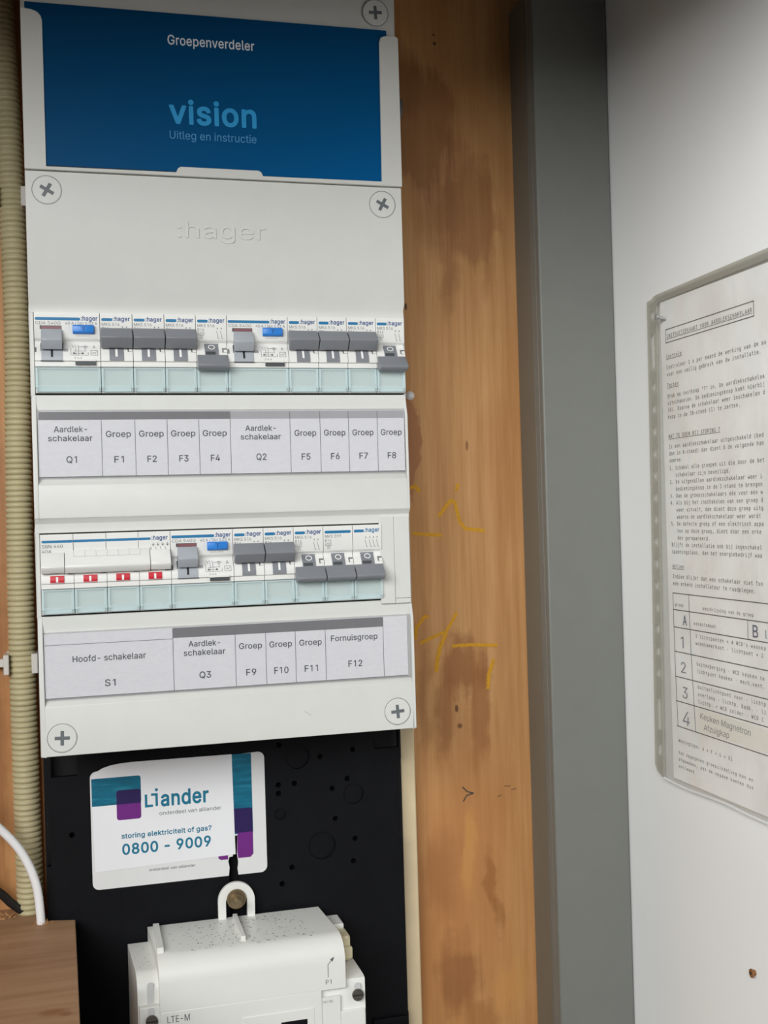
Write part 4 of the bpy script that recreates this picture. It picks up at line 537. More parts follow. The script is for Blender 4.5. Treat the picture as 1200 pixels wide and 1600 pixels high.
_BOLD = r"""
 	75	
'	93	30,119 24,122 22,126 20,205 23,210 27,212 56,212 61,208 63,204 60,126 56,120 52,118
(	120	69,-47 66,-46 63,-42 52,-22 44,-3 36,21 31,43 28,64 27,86 29,104 32,132 44,177 63,220 66,223 70,224 95,224 99,223 102,220 103,214 85,169 75,132 73,122 69,80 74,44 83,10 102,-35 103,-39 101,-44 95,-47
)	120	13,-47 11,-46 8,-43 6,-37 26,10 37,48 40,84 37,120 33,136 25,168 7,212 6,217 9,222 14,224 40,224 43,223 46,220 65,179 76,136 78,126 82,85 81,60 78,40 73,19 67,2 59,-19 46,-43 43,-46 40,-47
+	192	77,5 72,9 70,13 70,60 24,60 20,61 17,64 16,68 16,91 18,96 24,99 70,99 70,146 72,150 75,153 78,154 103,154 108,152 111,147 111,99 157,99 161,97 164,95 165,91 165,68 163,63 157,60 111,60 111,13 110,9 107,6 103,5
,	86	14,-56 11,-55 8,-52 6,-45 18,27 19,32 23,35 26,37 55,37 58,36 62,32 63,26 41,-52 38,-55 35,-56
-	192	44,67 39,70 37,75 37,99 38,102 42,106 45,107 135,107 139,105 143,101 143,98 143,74 142,71 138,67 135,67
.	86	35,-10 27,-8 18,-1 13,6 11,14 11,19 14,28 20,36 28,41 40,43 49,41 58,35 64,25 65,14 63,5 56,-4 47,-9 41,-10
/	110	4,-39 1,-38 -2,-35 -3,-29 63,216 66,220 70,221 94,221 97,221 101,217 102,210 36,-34 33,-38 29,-39
0	192	87,-11 68,-8 51,0 47,3 31,20 19,43 14,61 11,82 11,108 12,127 15,147 19,160 31,183 47,201 63,210 70,212 91,215 112,212 133,202 151,183 162,161 167,142 170,124 171,92 170,79 166,56 162,42 151,20 134,2 116,-7 94,-11|89,29 91,29 102,31 110,36 117,45 123,58 125,68 128,79 129,98 128,124 124,144 118,157 110,167 107,170 101,173 91,175 80,173 75,170 70,166 64,158 58,145 56,138 53,123 52,103 53,80 58,60 63,48 67,41 72,35 80,31
1	192	92,-8 86,-5 85,0 84,161 83,162 53,143 50,142 47,142 41,145 39,149 39,175 41,179 44,181 91,212 94,213 118,213 121,211 124,209 126,204 126,-1 123,-5 118,-9
2	192	24,-8 19,-5 17,-1 17,20 18,24 105,117 116,135 119,149 119,156 116,161 110,168 106,171 96,174 89,175 81,174 73,171 69,168 65,163 61,154 59,141 55,137 51,136 25,136 22,137 19,140 18,147 20,164 26,179 28,183 40,197 53,206 71,213 88,215 108,213 126,207 143,194 152,182 159,168 161,147 157,127 152,116 139,96 116,69 81,32 156,31 159,31 163,27 164,24 164,0 164,-3 160,-7 156,-9
3	192	83,-11 67,-10 57,-7 49,-4 34,5 21,18 15,29 12,35 9,54 11,58 17,61 45,61 48,60 51,57 55,44 58,39 62,36 70,32 87,29 107,33 113,36 117,40 122,50 123,62 122,66 119,74 113,81 106,86 94,89 81,90 61,91 56,94 54,98 54,120 55,124 96,170 96,172 27,172 25,173 21,176 19,180 19,205 23,210 27,212 150,212 156,208 157,204 157,183 156,180 108,124 110,123 127,118 142,109 156,93 163,78 165,67 165,54 164,40 154,20 142,7 131,0 125,-4 107,-10 91,-11
4	192	111,-8 106,-5 104,-1 103,33 14,34 9,37 7,41 7,65 13,75 91,208 94,211 98,212 125,212 128,211 132,207 132,201 131,198 58,74 60,74 103,74 104,127 105,131 108,134 112,135 138,135 144,132 146,128 146,75 147,74 166,74 169,72 172,70 174,66 174,41 172,37 166,34 146,33 146,-1 144,-4 142,-7 137,-9
5	192	84,-11 70,-10 53,-4 39,5 26,19 19,33 15,50 16,55 19,59 23,61 50,61 54,59 56,56 59,47 62,41 72,33 89,29 94,29 107,34 113,39 118,46 121,54 122,62 121,76 117,86 112,92 106,97 94,101 86,102 70,99 53,90 26,92 23,93 20,97 18,103 30,205 33,210 37,212 148,212 154,208 155,204 155,180 154,176 150,173 147,172 69,172 68,171 64,137 71,139 88,142 104,141 121,137 134,129 145,119 153,108 160,94 164,81 165,68 165,63 162,43 155,26 142,9 129,-1 113,-8 106,-10 92,-11
6	192	87,-11 70,-9 53,-2 41,8 32,17 26,26 19,46 17,62 19,82 24,100 46,138 93,208 97,211 100,212 130,212 133,211 136,208 137,204 136,199 92,135 111,133 127,127 134,123 147,112 156,100 162,82 164,64 163,46 161,39 154,24 146,13 134,3 127,-2 111,-9 94,-11|89,28 100,29 107,33 112,36 118,46 121,54 122,60 121,72 118,82 113,88 107,93 102,95 92,97 79,95 73,93 67,88 63,81 60,74 59,63 60,51 64,43 68,38 77,31 82,29
7	192	38,-8 35,-7 32,-4 31,0 31,4 115,171 114,172 25,172 22,173 18,176 16,180 16,204 18,208 21,211 25,212 157,212 161,211 164,208 165,204 165,179 164,176 74,-4 70,-7 67,-9
8	192	86,-11 70,-10 53,-4 36,5 22,20 19,27 14,39 12,57 13,68 19,83 25,92 35,103 40,107 29,119 21,137 20,150 21,168 28,183 42,199 54,207 72,213 92,215 109,213 128,206 140,198 152,185 154,180 159,170 161,155 160,138 158,133 151,119 141,107 156,92 163,82 168,68 169,51 167,38 159,20 144,5 130,-4 112,-9 94,-11|84,29 96,29 111,32 120,40 124,46 126,56 123,67 121,71 117,76 110,81 99,85 82,85 71,81 64,76 59,70 56,62 55,54 56,48 59,41 64,36 70,32|89,125 106,128 110,131 116,138 118,142 119,150 117,160 112,168 107,171 91,175 76,172 69,168 65,164 63,159 62,151 63,143 65,136 69,132 75,128
9	192	51,-8 48,-7 45,-4 44,0 45,4 89,69 70,71 52,77 39,87 34,92 26,104 19,122 17,143 19,161 26,178 31,185 39,195 53,206 70,212 83,214 93,215 111,212 130,204 145,192 154,179 163,156 164,137 162,121 157,104 134,63 88,-4 85,-7 81,-9|87,107 98,107 107,110 112,114 119,124 121,131 122,136 121,150 118,159 113,165 107,171 101,174 91,175 82,174 75,171 69,167 63,158 60,150 59,144 60,131 63,123 67,116 75,110 83,107
:	86	35,-10 27,-8 18,-1 13,6 11,14 11,19 14,28 20,36 28,41 40,43 49,41 58,35 64,25 65,14 63,5 56,-4 47,-9 41,-10|34,100 26,102 18,109 13,118 11,129 14,138 21,147 31,152 42,153 51,150 59,144 64,135 65,124 62,114 55,105 45,101
?	154	63,-10 53,-7 44,0 40,9 39,20 41,28 48,36 55,41 67,43 77,41 86,34 90,28 91,24 92,13 89,4 83,-4 74,-9 68,-10|51,52 46,56 44,60 47,87 49,96 53,105 60,113 79,127 91,138 95,146 95,157 95,161 93,165 84,173 73,175 69,175 59,173 50,165 47,160 45,149 41,144 37,143 10,143 5,145 2,151 5,169 12,184 14,188 24,199 37,207 56,214 74,215 90,213 104,208 110,204 118,199 129,186 137,168 138,152 136,136 130,120 122,111 116,105 93,87 88,79 86,60 83,54 78,52
A	202	5,-8 2,-7 -1,-4 -2,-1 -2,2 73,207 76,211 79,212 111,212 114,211 117,208 120,204 188,19 193,3 192,-4 189,-7 186,-9 158,-9 153,-7 149,-1 133,45 131,48 61,48 60,48 58,43 42,-3 41,-5 38,-7 35,-9|74,88 117,88 95,151
B	193	23,-8 17,-5 15,0 15,204 17,208 20,211 24,212 100,212 117,210 136,204 147,196 155,188 160,180 166,165 168,151 167,136 162,124 148,107 158,99 165,91 169,83 174,71 175,60 174,40 167,22 155,8 143,0 122,-7 103,-9|59,32 99,31 115,33 125,38 131,45 133,54 132,62 130,69 125,75 119,79 108,83 96,84 59,84|59,123 95,123 113,128 120,133 124,141 126,149 123,159 119,165 109,170 96,172 59,172
C	215	102,-11 89,-10 74,-6 58,1 42,13 30,26 20,43 12,63 9,80 8,106 9,124 13,144 21,163 30,177 38,186 43,192 56,201 71,209 88,213 108,215 138,210 154,203 165,196 178,183 186,172 194,155 198,141 198,138 194,133 190,131 163,131 160,132 156,135 148,154 140,162 126,170 122,172 109,173 95,172 91,171 78,165 67,156 60,146 57,140 52,124 50,102 52,83 58,62 67,48 78,38 93,32 107,30 123,32 139,40 148,50 156,68 160,72 163,73 190,73 194,71 196,69 198,63 194,47 187,32 179,21 166,8 154,0 136,-7 119,-11
D	211	23,-8 17,-5 15,0 15,204 17,208 20,211 23,212 96,212 111,211 128,207 145,199 167,181 180,161 189,141 192,124 193,108 192,80 188,63 180,41 172,29 157,14 145,5 126,-3 108,-7 92,-9|59,32 87,31 103,33 112,36 123,40 133,48 136,51 144,64 149,81 151,99 149,123 144,140 141,145 135,153 123,164 105,170 89,172 60,172 58,171
E	178	23,-8 17,-5 15,0 15,204 17,208 20,211 24,212 149,212 153,211 156,208 158,204 158,180 156,176 152,173 149,172 59,172 59,123 143,123 145,122 149,119 151,115 151,91 149,87 147,84 143,83 59,83 58,33 60,31 151,31 153,31 157,27 159,24 159,0 158,-4 155,-7 151,-9
F	175	23,-8 17,-5 15,0 15,204 17,208 20,211 24,212 148,212 152,211 155,208 156,204 156,180 155,176 151,173 148,172 59,172 59,120 139,120 141,119 145,116 147,112 147,88 145,83 139,80 59,80 58,0 58,-3 54,-7 51,-9
G	219	103,-11 89,-10 74,-6 56,2 43,12 29,27 20,43 13,60 9,80 8,107 9,124 12,141 16,151 21,163 28,175 38,187 55,201 70,209 87,213 107,215 123,214 140,209 155,202 166,195 180,182 187,171 195,154 198,141 198,138 195,133 191,131 163,131 160,132 156,135 147,152 139,162 123,171 109,173 103,173 91,171 78,166 67,156 59,144 55,132 52,120 50,102 52,79 58,62 64,52 69,46 79,38 91,32 107,30 122,32 131,35 144,44 151,54 155,66 156,70 155,71 112,71 108,73 106,75 105,79 105,103 107,108 112,111 191,111 194,110 198,107 200,103 200,75 197,55 189,35 186,29 172,12 156,1 135,-8 131,-9 111,-11
H	217	23,-8 17,-5 15,0 15,204 17,208 20,211 23,212 50,212 54,211 57,207 58,204 59,124 147,124 149,125 149,204 149,207 153,211 156,212 183,212 187,211 190,208 191,204 191,0 190,-4 187,-7 184,-9 157,-9 153,-7 149,-3 149,0 148,84 60,84 58,83 58,0 58,-3 54,-7 51,-9
I	131	11,-8 6,-5 4,-1 4,23 5,27 8,30 12,31 37,31 39,32 39,171 37,172 12,172 8,173 6,175 4,180 4,204 5,207 8,211 12,212 108,212 111,211 115,208 116,204 116,180 115,176 112,173 109,172 83,172 82,171 82,33 83,31 109,31 112,30 114,28 116,23 116,0 116,-3 112,-7 108,-9
J	169	71,-11 46,-7 28,4 22,10 13,20 7,39 5,55 5,71 8,76 12,78 39,78 42,77 46,74 47,71 48,59 50,45 55,36 63,31 74,29 84,31 93,36 98,46 100,59 100,205 104,210 108,212 136,212 141,208 143,204 143,54 141,38 134,20 126,10 121,5 100,-7 76,-11
K	197	23,-8 17,-5 15,0 15,204 17,208 20,211 23,212 50,212 54,211 57,207 58,204 59,122 141,211 145,212 179,212 183,211 186,208 187,204 186,198 109,115 187,5 188,0 187,-4 184,-7 180,-9 148,-9 144,-7 78,84 58,63 58,0 57,-4 54,-7 51,-9
L	168	23,-8 17,-5 15,0 15,204 18,209 23,212 51,212 54,211 57,208 58,204 58,32 60,31 145,31 148,31 152,27 153,24 153,-1 151,-5 145,-9
M	262	23,-8 17,-5 15,0 15,204 17,209 20,211 23,212 61,212 65,211 68,207 126,59 183,208 186,211 190,212 227,212 232,210 234,208 235,204 235,0 233,-5 231,-7 228,-9 201,-9 197,-7 193,-1 193,118 144,-4 141,-7 137,-9 114,-9 109,-7 105,-1 59,117 57,118 57,-1 53,-7 49,-9
N	220	23,-8 17,-5 15,0 15,204 17,208 20,211 24,212 56,212 59,211 61,209 148,72 151,69 151,205 155,210 159,212 185,212 190,211 192,208 194,204 194,0 192,-4 189,-7 185,-9 153,-9 150,-7 148,-5 59,135 58,-1 55,-7 51,-9
O	224	102,-11 89,-10 74,-6 56,3 44,11 32,24 21,41 13,61 9,80 8,106 9,123 13,144 20,162 30,177 39,187 56,201 71,209 88,213 108,215 126,213 139,210 156,202 170,192 184,176 193,162 201,143 205,123 206,98 205,80 201,61 198,53 193,41 185,28 174,16 158,3 143,-5 124,-10|106,30 123,32 135,38 146,47 155,60 158,68 161,79 163,102 161,125 155,142 147,155 135,166 122,171 110,173 91,171 78,165 68,156 58,142 52,124 50,102 52,79 58,62 67,48 79,37 93,32
P	188	23,-8 17,-5 15,0 15,204 17,208 20,211 24,212 98,212 116,210 137,203 150,193 156,186 164,175 170,158 172,142 171,125 170,120 163,101 151,86 137,76 123,70 115,67 97,66 59,65 58,0 57,-4 54,-7 51,-9|59,106 101,106 114,110 120,115 126,122 128,129 129,139 128,149 126,155 121,163 114,168 102,171 59,172
Q	224	159,-28 156,-26 153,-23 139,-6 120,-11 94,-11 88,-10 71,-5 55,3 43,12 30,27 21,40 13,59 9,80 8,106 9,123 13,142 16,150 21,162 28,174 40,189 55,201 71,209 88,213 113,215 125,213 143,208 160,200 175,187 184,177 191,165 199,147 205,123 206,106 205,80 201,61 193,42 184,27 173,14 194,-14 196,-20 193,-25 188,-28|104,30 108,30 111,31 91,58 90,64 92,69 94,71 98,72 126,72 128,72 133,68 147,49 155,62 161,78 163,102 162,121 160,129 155,142 147,156 134,166 122,172 108,173 92,172 78,165 67,156 58,142 52,124 50,106 50,96 52,79 58,61 67,47 78,38 83,36 92,32
R	190	23,-8 17,-5 15,0 15,204 17,208 20,211 24,212 98,212 117,210 138,203 151,193 162,180 165,175 171,157 172,146 171,124 165,107 162,102 153,91 138,79 178,5 179,0 178,-4 175,-7 172,-9 141,-9 137,-7 133,-4 131,0 94,70 92,70 60,70 58,69 58,0 57,-3 54,-7 51,-9|59,111 104,111 115,114 121,119 126,125 128,132 129,138 128,150 126,157 122,163 114,168 103,171 59,172
S	189	85,-12 68,-10 52,-6 45,-3 33,4 20,17 17,21 10,37 7,55 8,60 11,62 14,63 43,63 46,62 49,58 54,45 57,40 62,36 69,32 89,28 100,29 110,32 119,37 124,41 126,44 128,49 129,56 128,62 125,67 114,74 68,89 49,95 42,99 30,108 19,122 15,129 13,142 12,154 15,168 23,184 37,198 52,207 68,212 80,214 94,215 112,213 130,207 145,198 158,184 165,170 169,153 168,147 165,144 161,143 134,143 132,143 127,147 123,161 116,168 104,173 89,175 82,174 70,171 63,166 59,163 56,157 55,150 56,144 59,140 72,131 128,113 148,103 164,85 166,82 171,69 172,53 170,39 163,22 148,6 132,-4 113,-10 93,-12
T	190	76,-8 70,-5 69,0 69,171 67,172 12,172 8,173 5,176 4,180 4,204 5,207 8,211 12,212 167,212 170,211 174,208 176,204 176,180 174,176 171,173 167,172 112,172 111,171 111,-1 109,-5 103,-9
U	217	99,-12 79,-9 60,-3 49,4 37,14 27,27 19,44 15,67 15,204 16,207 20,211 24,212 51,212 54,211 57,207 58,204 58,72 60,59 64,49 69,43 79,35 92,30 104,29 116,31 130,36 136,41 143,49 147,59 149,73 149,204 149,207 153,211 156,212 183,212 186,211 190,208 191,204 191,67 188,46 181,28 175,21 165,9 151,-1 127,-10 107,-12
V	202	80,-8 75,-5 72,1 0,196 -2,202 -1,207 2,211 6,212 35,212 38,211 41,208 97,52 150,207 154,211 157,212 185,212 189,211 193,207 193,200 119,-3 116,-7 112,-9
W	285	61,-8 58,-7 55,-4 52,4 -2,201 -2,205 0,209 2,211 6,212 33,212 37,211 41,207 76,69 78,67 115,207 118,211 122,212 152,212 156,211 160,207 162,200 197,67 234,207 237,211 241,212 269,212 273,210 275,208 276,204 275,196 222,4 219,-5 217,-7 213,-9 182,-9 178,-7 175,-4 137,131 100,-4 97,-7 93,-9
X	200	6,-8 2,-7 -1,-3 -1,1 0,5 69,104 5,199 3,204 5,208 8,211 11,212 42,212 47,211 56,199 95,140 144,210 149,212 178,212 183,210 185,208 187,204 185,198 121,105 189,6 191,1 189,-5 186,-7 182,-9 152,-9 148,-7 145,-4 95,69 42,-7 37,-9
Y	199	80,-8 75,-5 73,-1 73,81 -1,199 -2,203 -1,207 2,211 6,212 37,212 42,210 45,206 94,126 95,125 143,205 147,210 152,212 182,212 186,211 189,208 190,205 191,202 189,199 116,81 116,0 115,-4 112,-7 108,-9
Z	186	15,-8 10,-5 8,-1 8,20 10,24 111,171 110,172 16,172 13,173 9,176 8,180 8,204 9,208 12,211 16,212 159,212 163,211 166,208 168,204 168,184 166,180 64,32 66,31 160,31 163,31 167,27 168,24 168,0 167,-4 164,-7 160,-9
a	166	59,-12 48,-11 34,-6 23,1 13,11 11,15 5,28 4,41 5,57 11,70 20,80 26,84 50,93 73,97 90,99 100,101 101,103 99,114 93,120 90,121 78,123 65,121 54,114 48,106 45,103 38,101 13,109 9,113 8,119 17,135 27,146 40,154 52,159 75,162 96,161 118,152 127,145 137,132 142,118 143,106 143,-1 141,-5 135,-9 110,-9 106,-7 101,-1 91,-7 87,-8 66,-12|68,27 79,28 87,31 94,36 98,41 101,48 102,57 102,63 72,59 59,56 48,49 46,45 46,42 49,34 55,29
b	180	87,-12 77,-11 67,-7 54,2 52,-5 49,-7 46,-8 20,-8 16,-7 13,-1 12,204 14,208 20,212 46,212 50,211 53,208 54,204 54,149 64,157 77,161 94,162 110,160 116,158 130,151 146,137 156,119 163,100 164,81 164,69 163,52 156,31 146,14 130,-1 113,-9 94,-12|86,28 98,29 106,33 113,40 118,50 120,55 122,63 123,76 122,89 119,98 113,111 107,117 100,121 89,123 78,122 69,117 64,112 57,99 55,90 54,76 55,62 57,55 58,49 63,39 69,34 76,30
c	169	79,-12 62,-9 43,-1 25,14 15,30 8,51 5,78 7,99 14,120 26,137 43,151 60,159 85,162 106,159 127,150 143,134 152,115 153,110 152,106 148,103 123,96 120,96 117,97 114,100 109,111 103,117 95,121 81,123 72,122 63,117 56,109 52,100 48,86 48,64 52,50 57,40 63,34 72,29 81,28 93,29 104,34 109,40 115,52 118,55 123,56 149,49 152,46 154,40 144,19 127,1 106,-9 86,-12
d	180	75,-12 59,-9 39,0 25,13 14,31 7,53 5,72 7,98 14,120 25,138 38,150 42,153 59,160 77,162 92,161 105,157 116,149 116,204 117,208 120,211 124,212 149,212 152,211 156,208 157,204 157,0 156,-3 153,-7 149,-8 124,-8 121,-7 118,-5 116,2 105,-6 93,-11|79,28 92,29 100,33 106,39 112,50 115,61 116,73 115,91 112,102 107,111 100,118 93,121 83,123 72,122 63,117 59,114 56,109 52,101 48,87 47,80 49,60 52,50 57,39 63,34 69,30
e	172	81,-12 63,-9 47,-3 41,0 25,15 15,30 8,50 5,78 7,96 14,119 25,136 42,151 56,158 62,160 84,162 108,158 121,152 131,145 143,132 151,116 156,97 157,67 155,63 153,60 149,59 49,59 49,56 52,46 58,38 65,32 75,28 85,27 99,29 107,35 115,47 117,49 121,50 125,50 147,45 151,44 153,40 154,34 149,21 142,11 131,2 116,-7 102,-11|50,97 112,97 113,98 111,103 107,111 101,118 93,122 80,123 71,122 64,118 60,116 56,111 52,105
f	112	31,-8 25,-5 24,-1 24,121 22,122 2,122 -2,124 -4,126 -6,130 -6,153 -4,157 1,160 23,161 25,185 28,193 33,202 41,210 48,214 54,216 73,221 90,219 97,218 103,214 105,209 105,203 98,183 95,180 92,179 82,181 71,180 68,177 66,173 66,161 92,161 95,159 98,157 100,153 100,131 98,126 93,122 67,122 66,121 65,-1 62,-7 58,-9
g	181	77,-69 65,-68 51,-64 29,-52 24,-47 14,-34 12,-29 13,-24 17,-19 36,-9 41,-8 45,-9 55,-20 65,-27 82,-30 97,-28 107,-23 113,-15 116,-2 116,6 105,-2 94,-5 74,-6 60,-5 43,2 27,14 14,32 7,52 5,79 8,101 14,120 25,137 40,152 56,159 73,162 92,161 105,157 116,149 118,156 121,159 124,160 151,160 156,157 158,152 158,-6 155,-23 148,-40 132,-55 120,-62 101,-67|81,33 92,34 101,38 106,42 112,51 115,61 116,77 115,90 114,95 112,102 107,111 100,118 95,121 82,123 71,121 63,117 57,111 52,102 48,88 47,81 49,62 52,53 57,43 63,38 67,36 72,34
h	175	20,-8 14,-5 12,0 12,204 15,209 20,212 46,212 51,210 54,204 54,151 67,158 75,161 88,162 105,161 124,154 136,143 144,132 150,116 151,101 151,-1 149,-5 144,-9 117,-9 114,-7 111,-4 110,0 110,95 108,106 102,116 96,120 82,123 70,120 63,115 58,109 55,101 54,92 54,0 53,-3 50,-7 46,-9
i	77	20,-8 14,-5 13,0 13,153 15,158 20,161 47,161 50,159 53,157 54,152 54,-1 52,-5 47,-9|31,169 20,172 13,179 9,185 8,196 10,204 17,213 25,217 35,218 43,216 53,210 58,200 59,189 56,182 50,174 42,170 36,169
j	77	-5,-65 -11,-62 -13,-58 -12,-33 -11,-30 -8,-27 6,-25 9,-23 11,-19 13,-10 13,152 16,158 20,160 47,160 50,159 53,156 54,152 54,-12 53,-26 47,-42 41,-50 31,-59 16,-64 5,-66|30,169 21,172 14,177 10,182 9,187 8,197 10,204 18,213 25,217 37,218 46,215 53,209 58,201 59,191 56,181 50,175 42,170 36,169
k	163	20,-8 14,-5 12,0 12,204 15,209 20,212 46,212 51,210 54,204 54,104 109,159 113,161 145,161 148,159 151,156 152,151 151,147 94,89 92,86 156,6 157,-1 155,-5 149,-9 117,-9 113,-7 108,-3 60,58 54,52 54,0 53,-4 50,-7 46,-9
l	86	52,-9 37,-7 25,1 17,12 14,23 12,31 12,204 14,208 17,211 20,212 46,212 51,210 54,204 54,40 56,30 61,29 69,30 72,29 75,26 80,8 80,0 79,-4 75,-7 67,-9
m	254	20,-8 14,-5 12,0 12,152 14,156 17,159 21,161 46,161 49,159 52,157 54,150 66,159 85,163 91,163 108,159 119,152 128,142 149,158 172,163 180,163 189,162 203,156 212,149 222,138 229,121 231,105 231,0 230,-4 227,-7 223,-9 197,-9 194,-7 190,-3 190,0 190,101 188,112 182,119 176,122 168,123 161,123 155,121 147,113 143,98 143,0 142,-4 139,-7 135,-9 109,-9 105,-7 102,-4 101,0 100,107 99,112 94,118 89,122 80,123 66,120 62,117 58,111 55,102 54,0 53,-3 50,-7 46,-9
n	174	20,-8 14,-5 12,0 12,152 14,156 17,159 20,161 45,161 49,159 51,157 54,150 58,153 74,160 94,162 108,160 124,154 136,143 144,133 150,113 151,101 151,0 150,-4 147,-7 143,-9 117,-9 114,-7 111,-4 110,0 110,95 108,106 102,116 96,120 82,123 70,120 63,115 58,109 55,101 54,92 54,0 53,-4 50,-7 46,-9
o	177	79,-12 62,-9 43,-1 25,14 15,30 8,51 5,78 7,99 14,120 26,137 43,151 60,159 85,162 104,160 119,154 126,150 140,137 152,120 159,99 161,73 159,51 155,39 151,30 141,14 125,0 106,-9 86,-12|79,28 85,28 94,29 105,35 109,40 115,50 118,63 119,70 118,87 115,100 109,110 103,117 96,121 85,123 72,122 63,117 57,111 51,98 48,86 47,79 49,60 52,50 57,40 63,33 72,29
p	180	20,-65 14,-62 12,-57 12,152 13,155 17,159 20,160 46,160 49,159 52,156 54,149 64,156 77,161 94,162 113,159 129,152 138,144 146,137 156,121 163,99 164,81 164,69 163,52 156,31 146,14 134,3 130,-1 111,-9 93,-12 78,-11 65,-6 54,1 54,-57 53,-61 50,-64 46,-66|86,28 99,29 107,33 113,40 119,51 122,63 123,76 122,89 119,100 113,111 105,118 98,122 90,123 77,122 69,117 64,112 58,101 55,89 54,76 56,57 58,49 63,39 70,33 78,29
q	180	123,-65 118,-62 116,-58 116,2 105,-6 92,-11 76,-12 57,-9 41,-1 24,14 14,31 8,50 5,79 7,98 14,120 25,137 39,150 59,160 76,162 93,161 106,156 116,149 118,156 121,159 124,160 149,160 153,158 157,153 157,-58 155,-63 149,-66|80,28 93,29 100,33 106,39 112,49 115,61 116,73 115,91 112,101 107,111 99,118 92,122 84,123 71,122 63,117 57,112 52,101 48,88 47,80 49,61 52,50 57,40 63,33 72,29
r	114	20,-8 14,-5 12,0 12,152 13,156 17,159 20,161 45,161 50,159 54,152 61,156 72,161 81,162 98,162 101,161 105,158 106,155 106,128 104,124 102,122 98,121 83,122 74,121 69,119 60,112 58,109 55,103 54,95 54,0 53,-4 50,-7 46,-9
s	157	68,-12 56,-11 45,-8 31,-1 26,2 18,10 10,22 6,36 7,42 10,45 13,46 34,51 38,51 42,50 45,47 50,36 54,32 62,28 74,27 84,28 93,32 97,36 98,41 97,45 95,48 91,51 57,60 39,66 26,75 21,80 13,92 10,107 10,113 12,124 17,135 19,138 30,149 44,157 60,161 72,162 90,161 105,157 115,151 127,140 137,120 138,115 137,112 134,108 130,107 110,102 106,102 102,104 100,106 96,115 90,120 85,123 73,124 65,123 57,119 53,114 52,110 53,107 55,104 70,98 93,93 113,86 127,76 130,73 138,60 141,45 141,40 139,27 132,14 120,2 107,-5 93,-10 77,-12
t	102	64,-10 47,-7 33,1 29,4 21,17 17,35 17,122 16,122 -1,123 -5,126 -6,130 -6,152 -5,155 -2,158 1,160 17,160 17,190 21,195 25,197 51,197 55,196 58,193 59,190 59,160 83,160 88,156 90,152 90,130 88,126 82,122 61,122 59,122 59,38 60,33 63,29 70,29 82,30 85,28 88,26 91,15 93,4 93,0 92,-4 87,-8 79,-10
u	175	69,-10 56,-9 39,-2 28,8 21,18 17,29 14,36 12,53 12,152 13,155 17,159 21,160 46,160 50,159 53,156 54,152 54,58 56,46 62,35 69,31 81,29 86,29 94,32 101,37 106,43 109,53 110,152 111,155 114,159 117,160 143,160 146,159 150,156 151,152 151,0 151,-3 147,-7 144,-8 118,-8 115,-7 112,-5 110,2 107,-1 91,-8 76,-11
v	166	63,-8 58,-5 56,0 -1,148 -2,153 0,156 3,159 7,161 35,161 38,159 41,156 78,55 115,156 118,159 121,161 149,161 153,159 156,156 157,153 155,145 98,-4 95,-7 91,-9
w	237	53,-8 50,-7 47,-3 2,145 0,153 2,156 4,159 8,161 36,161 39,159 42,156 68,66 91,151 93,156 97,159 101,161 128,161 131,159 134,156 159,66 185,156 188,159 192,161 218,161 222,159 224,157 226,153 225,147 181,1 179,-4 177,-7 173,-9 146,-9 143,-7 140,-4 113,86 87,-4 84,-7 80,-9
x	162	7,-8 4,-7 1,-4 0,0 1,4 51,78 4,147 3,152 5,157 7,159 11,161 40,161 44,159 48,155 75,113 77,111 95,141 105,155 109,159 113,161 141,161 146,159 148,156 149,153 148,147 101,77 150,5 152,0 150,-5 147,-7 144,-9 114,-9 110,-7 107,-4 75,44 44,-4 41,-7 37,-9
y	166	31,-66 25,-66 16,-64 11,-59 10,-54 16,-32 20,-28 23,-26 39,-27 45,-23 52,-11 56,0 0,146 -2,151 0,156 3,159 7,160 35,160 38,159 41,156 77,57 78,55 115,156 118,159 121,160 149,160 153,159 156,156 157,153 157,148 93,-19 87,-32 78,-47 61,-61 56,-63 39,-67
z	163	15,-8 10,-5 8,-1 8,19 9,23 84,120 83,121 19,121 15,122 12,125 10,128 10,152 12,156 15,159 19,161 134,161 138,159 141,156 142,153 142,132 141,128 67,32 68,31 136,31 139,30 143,27 144,23 144,0 143,-4 140,-7 136,-9
Δ	200	5,-8 2,-7 -1,-4 -2,-1 -2,2 73,206 77,210 81,212 109,212 113,211 116,208 118,204 189,8 191,2 190,-4 187,-7 183,-9|55,32 134,31 135,32 95,145
"""
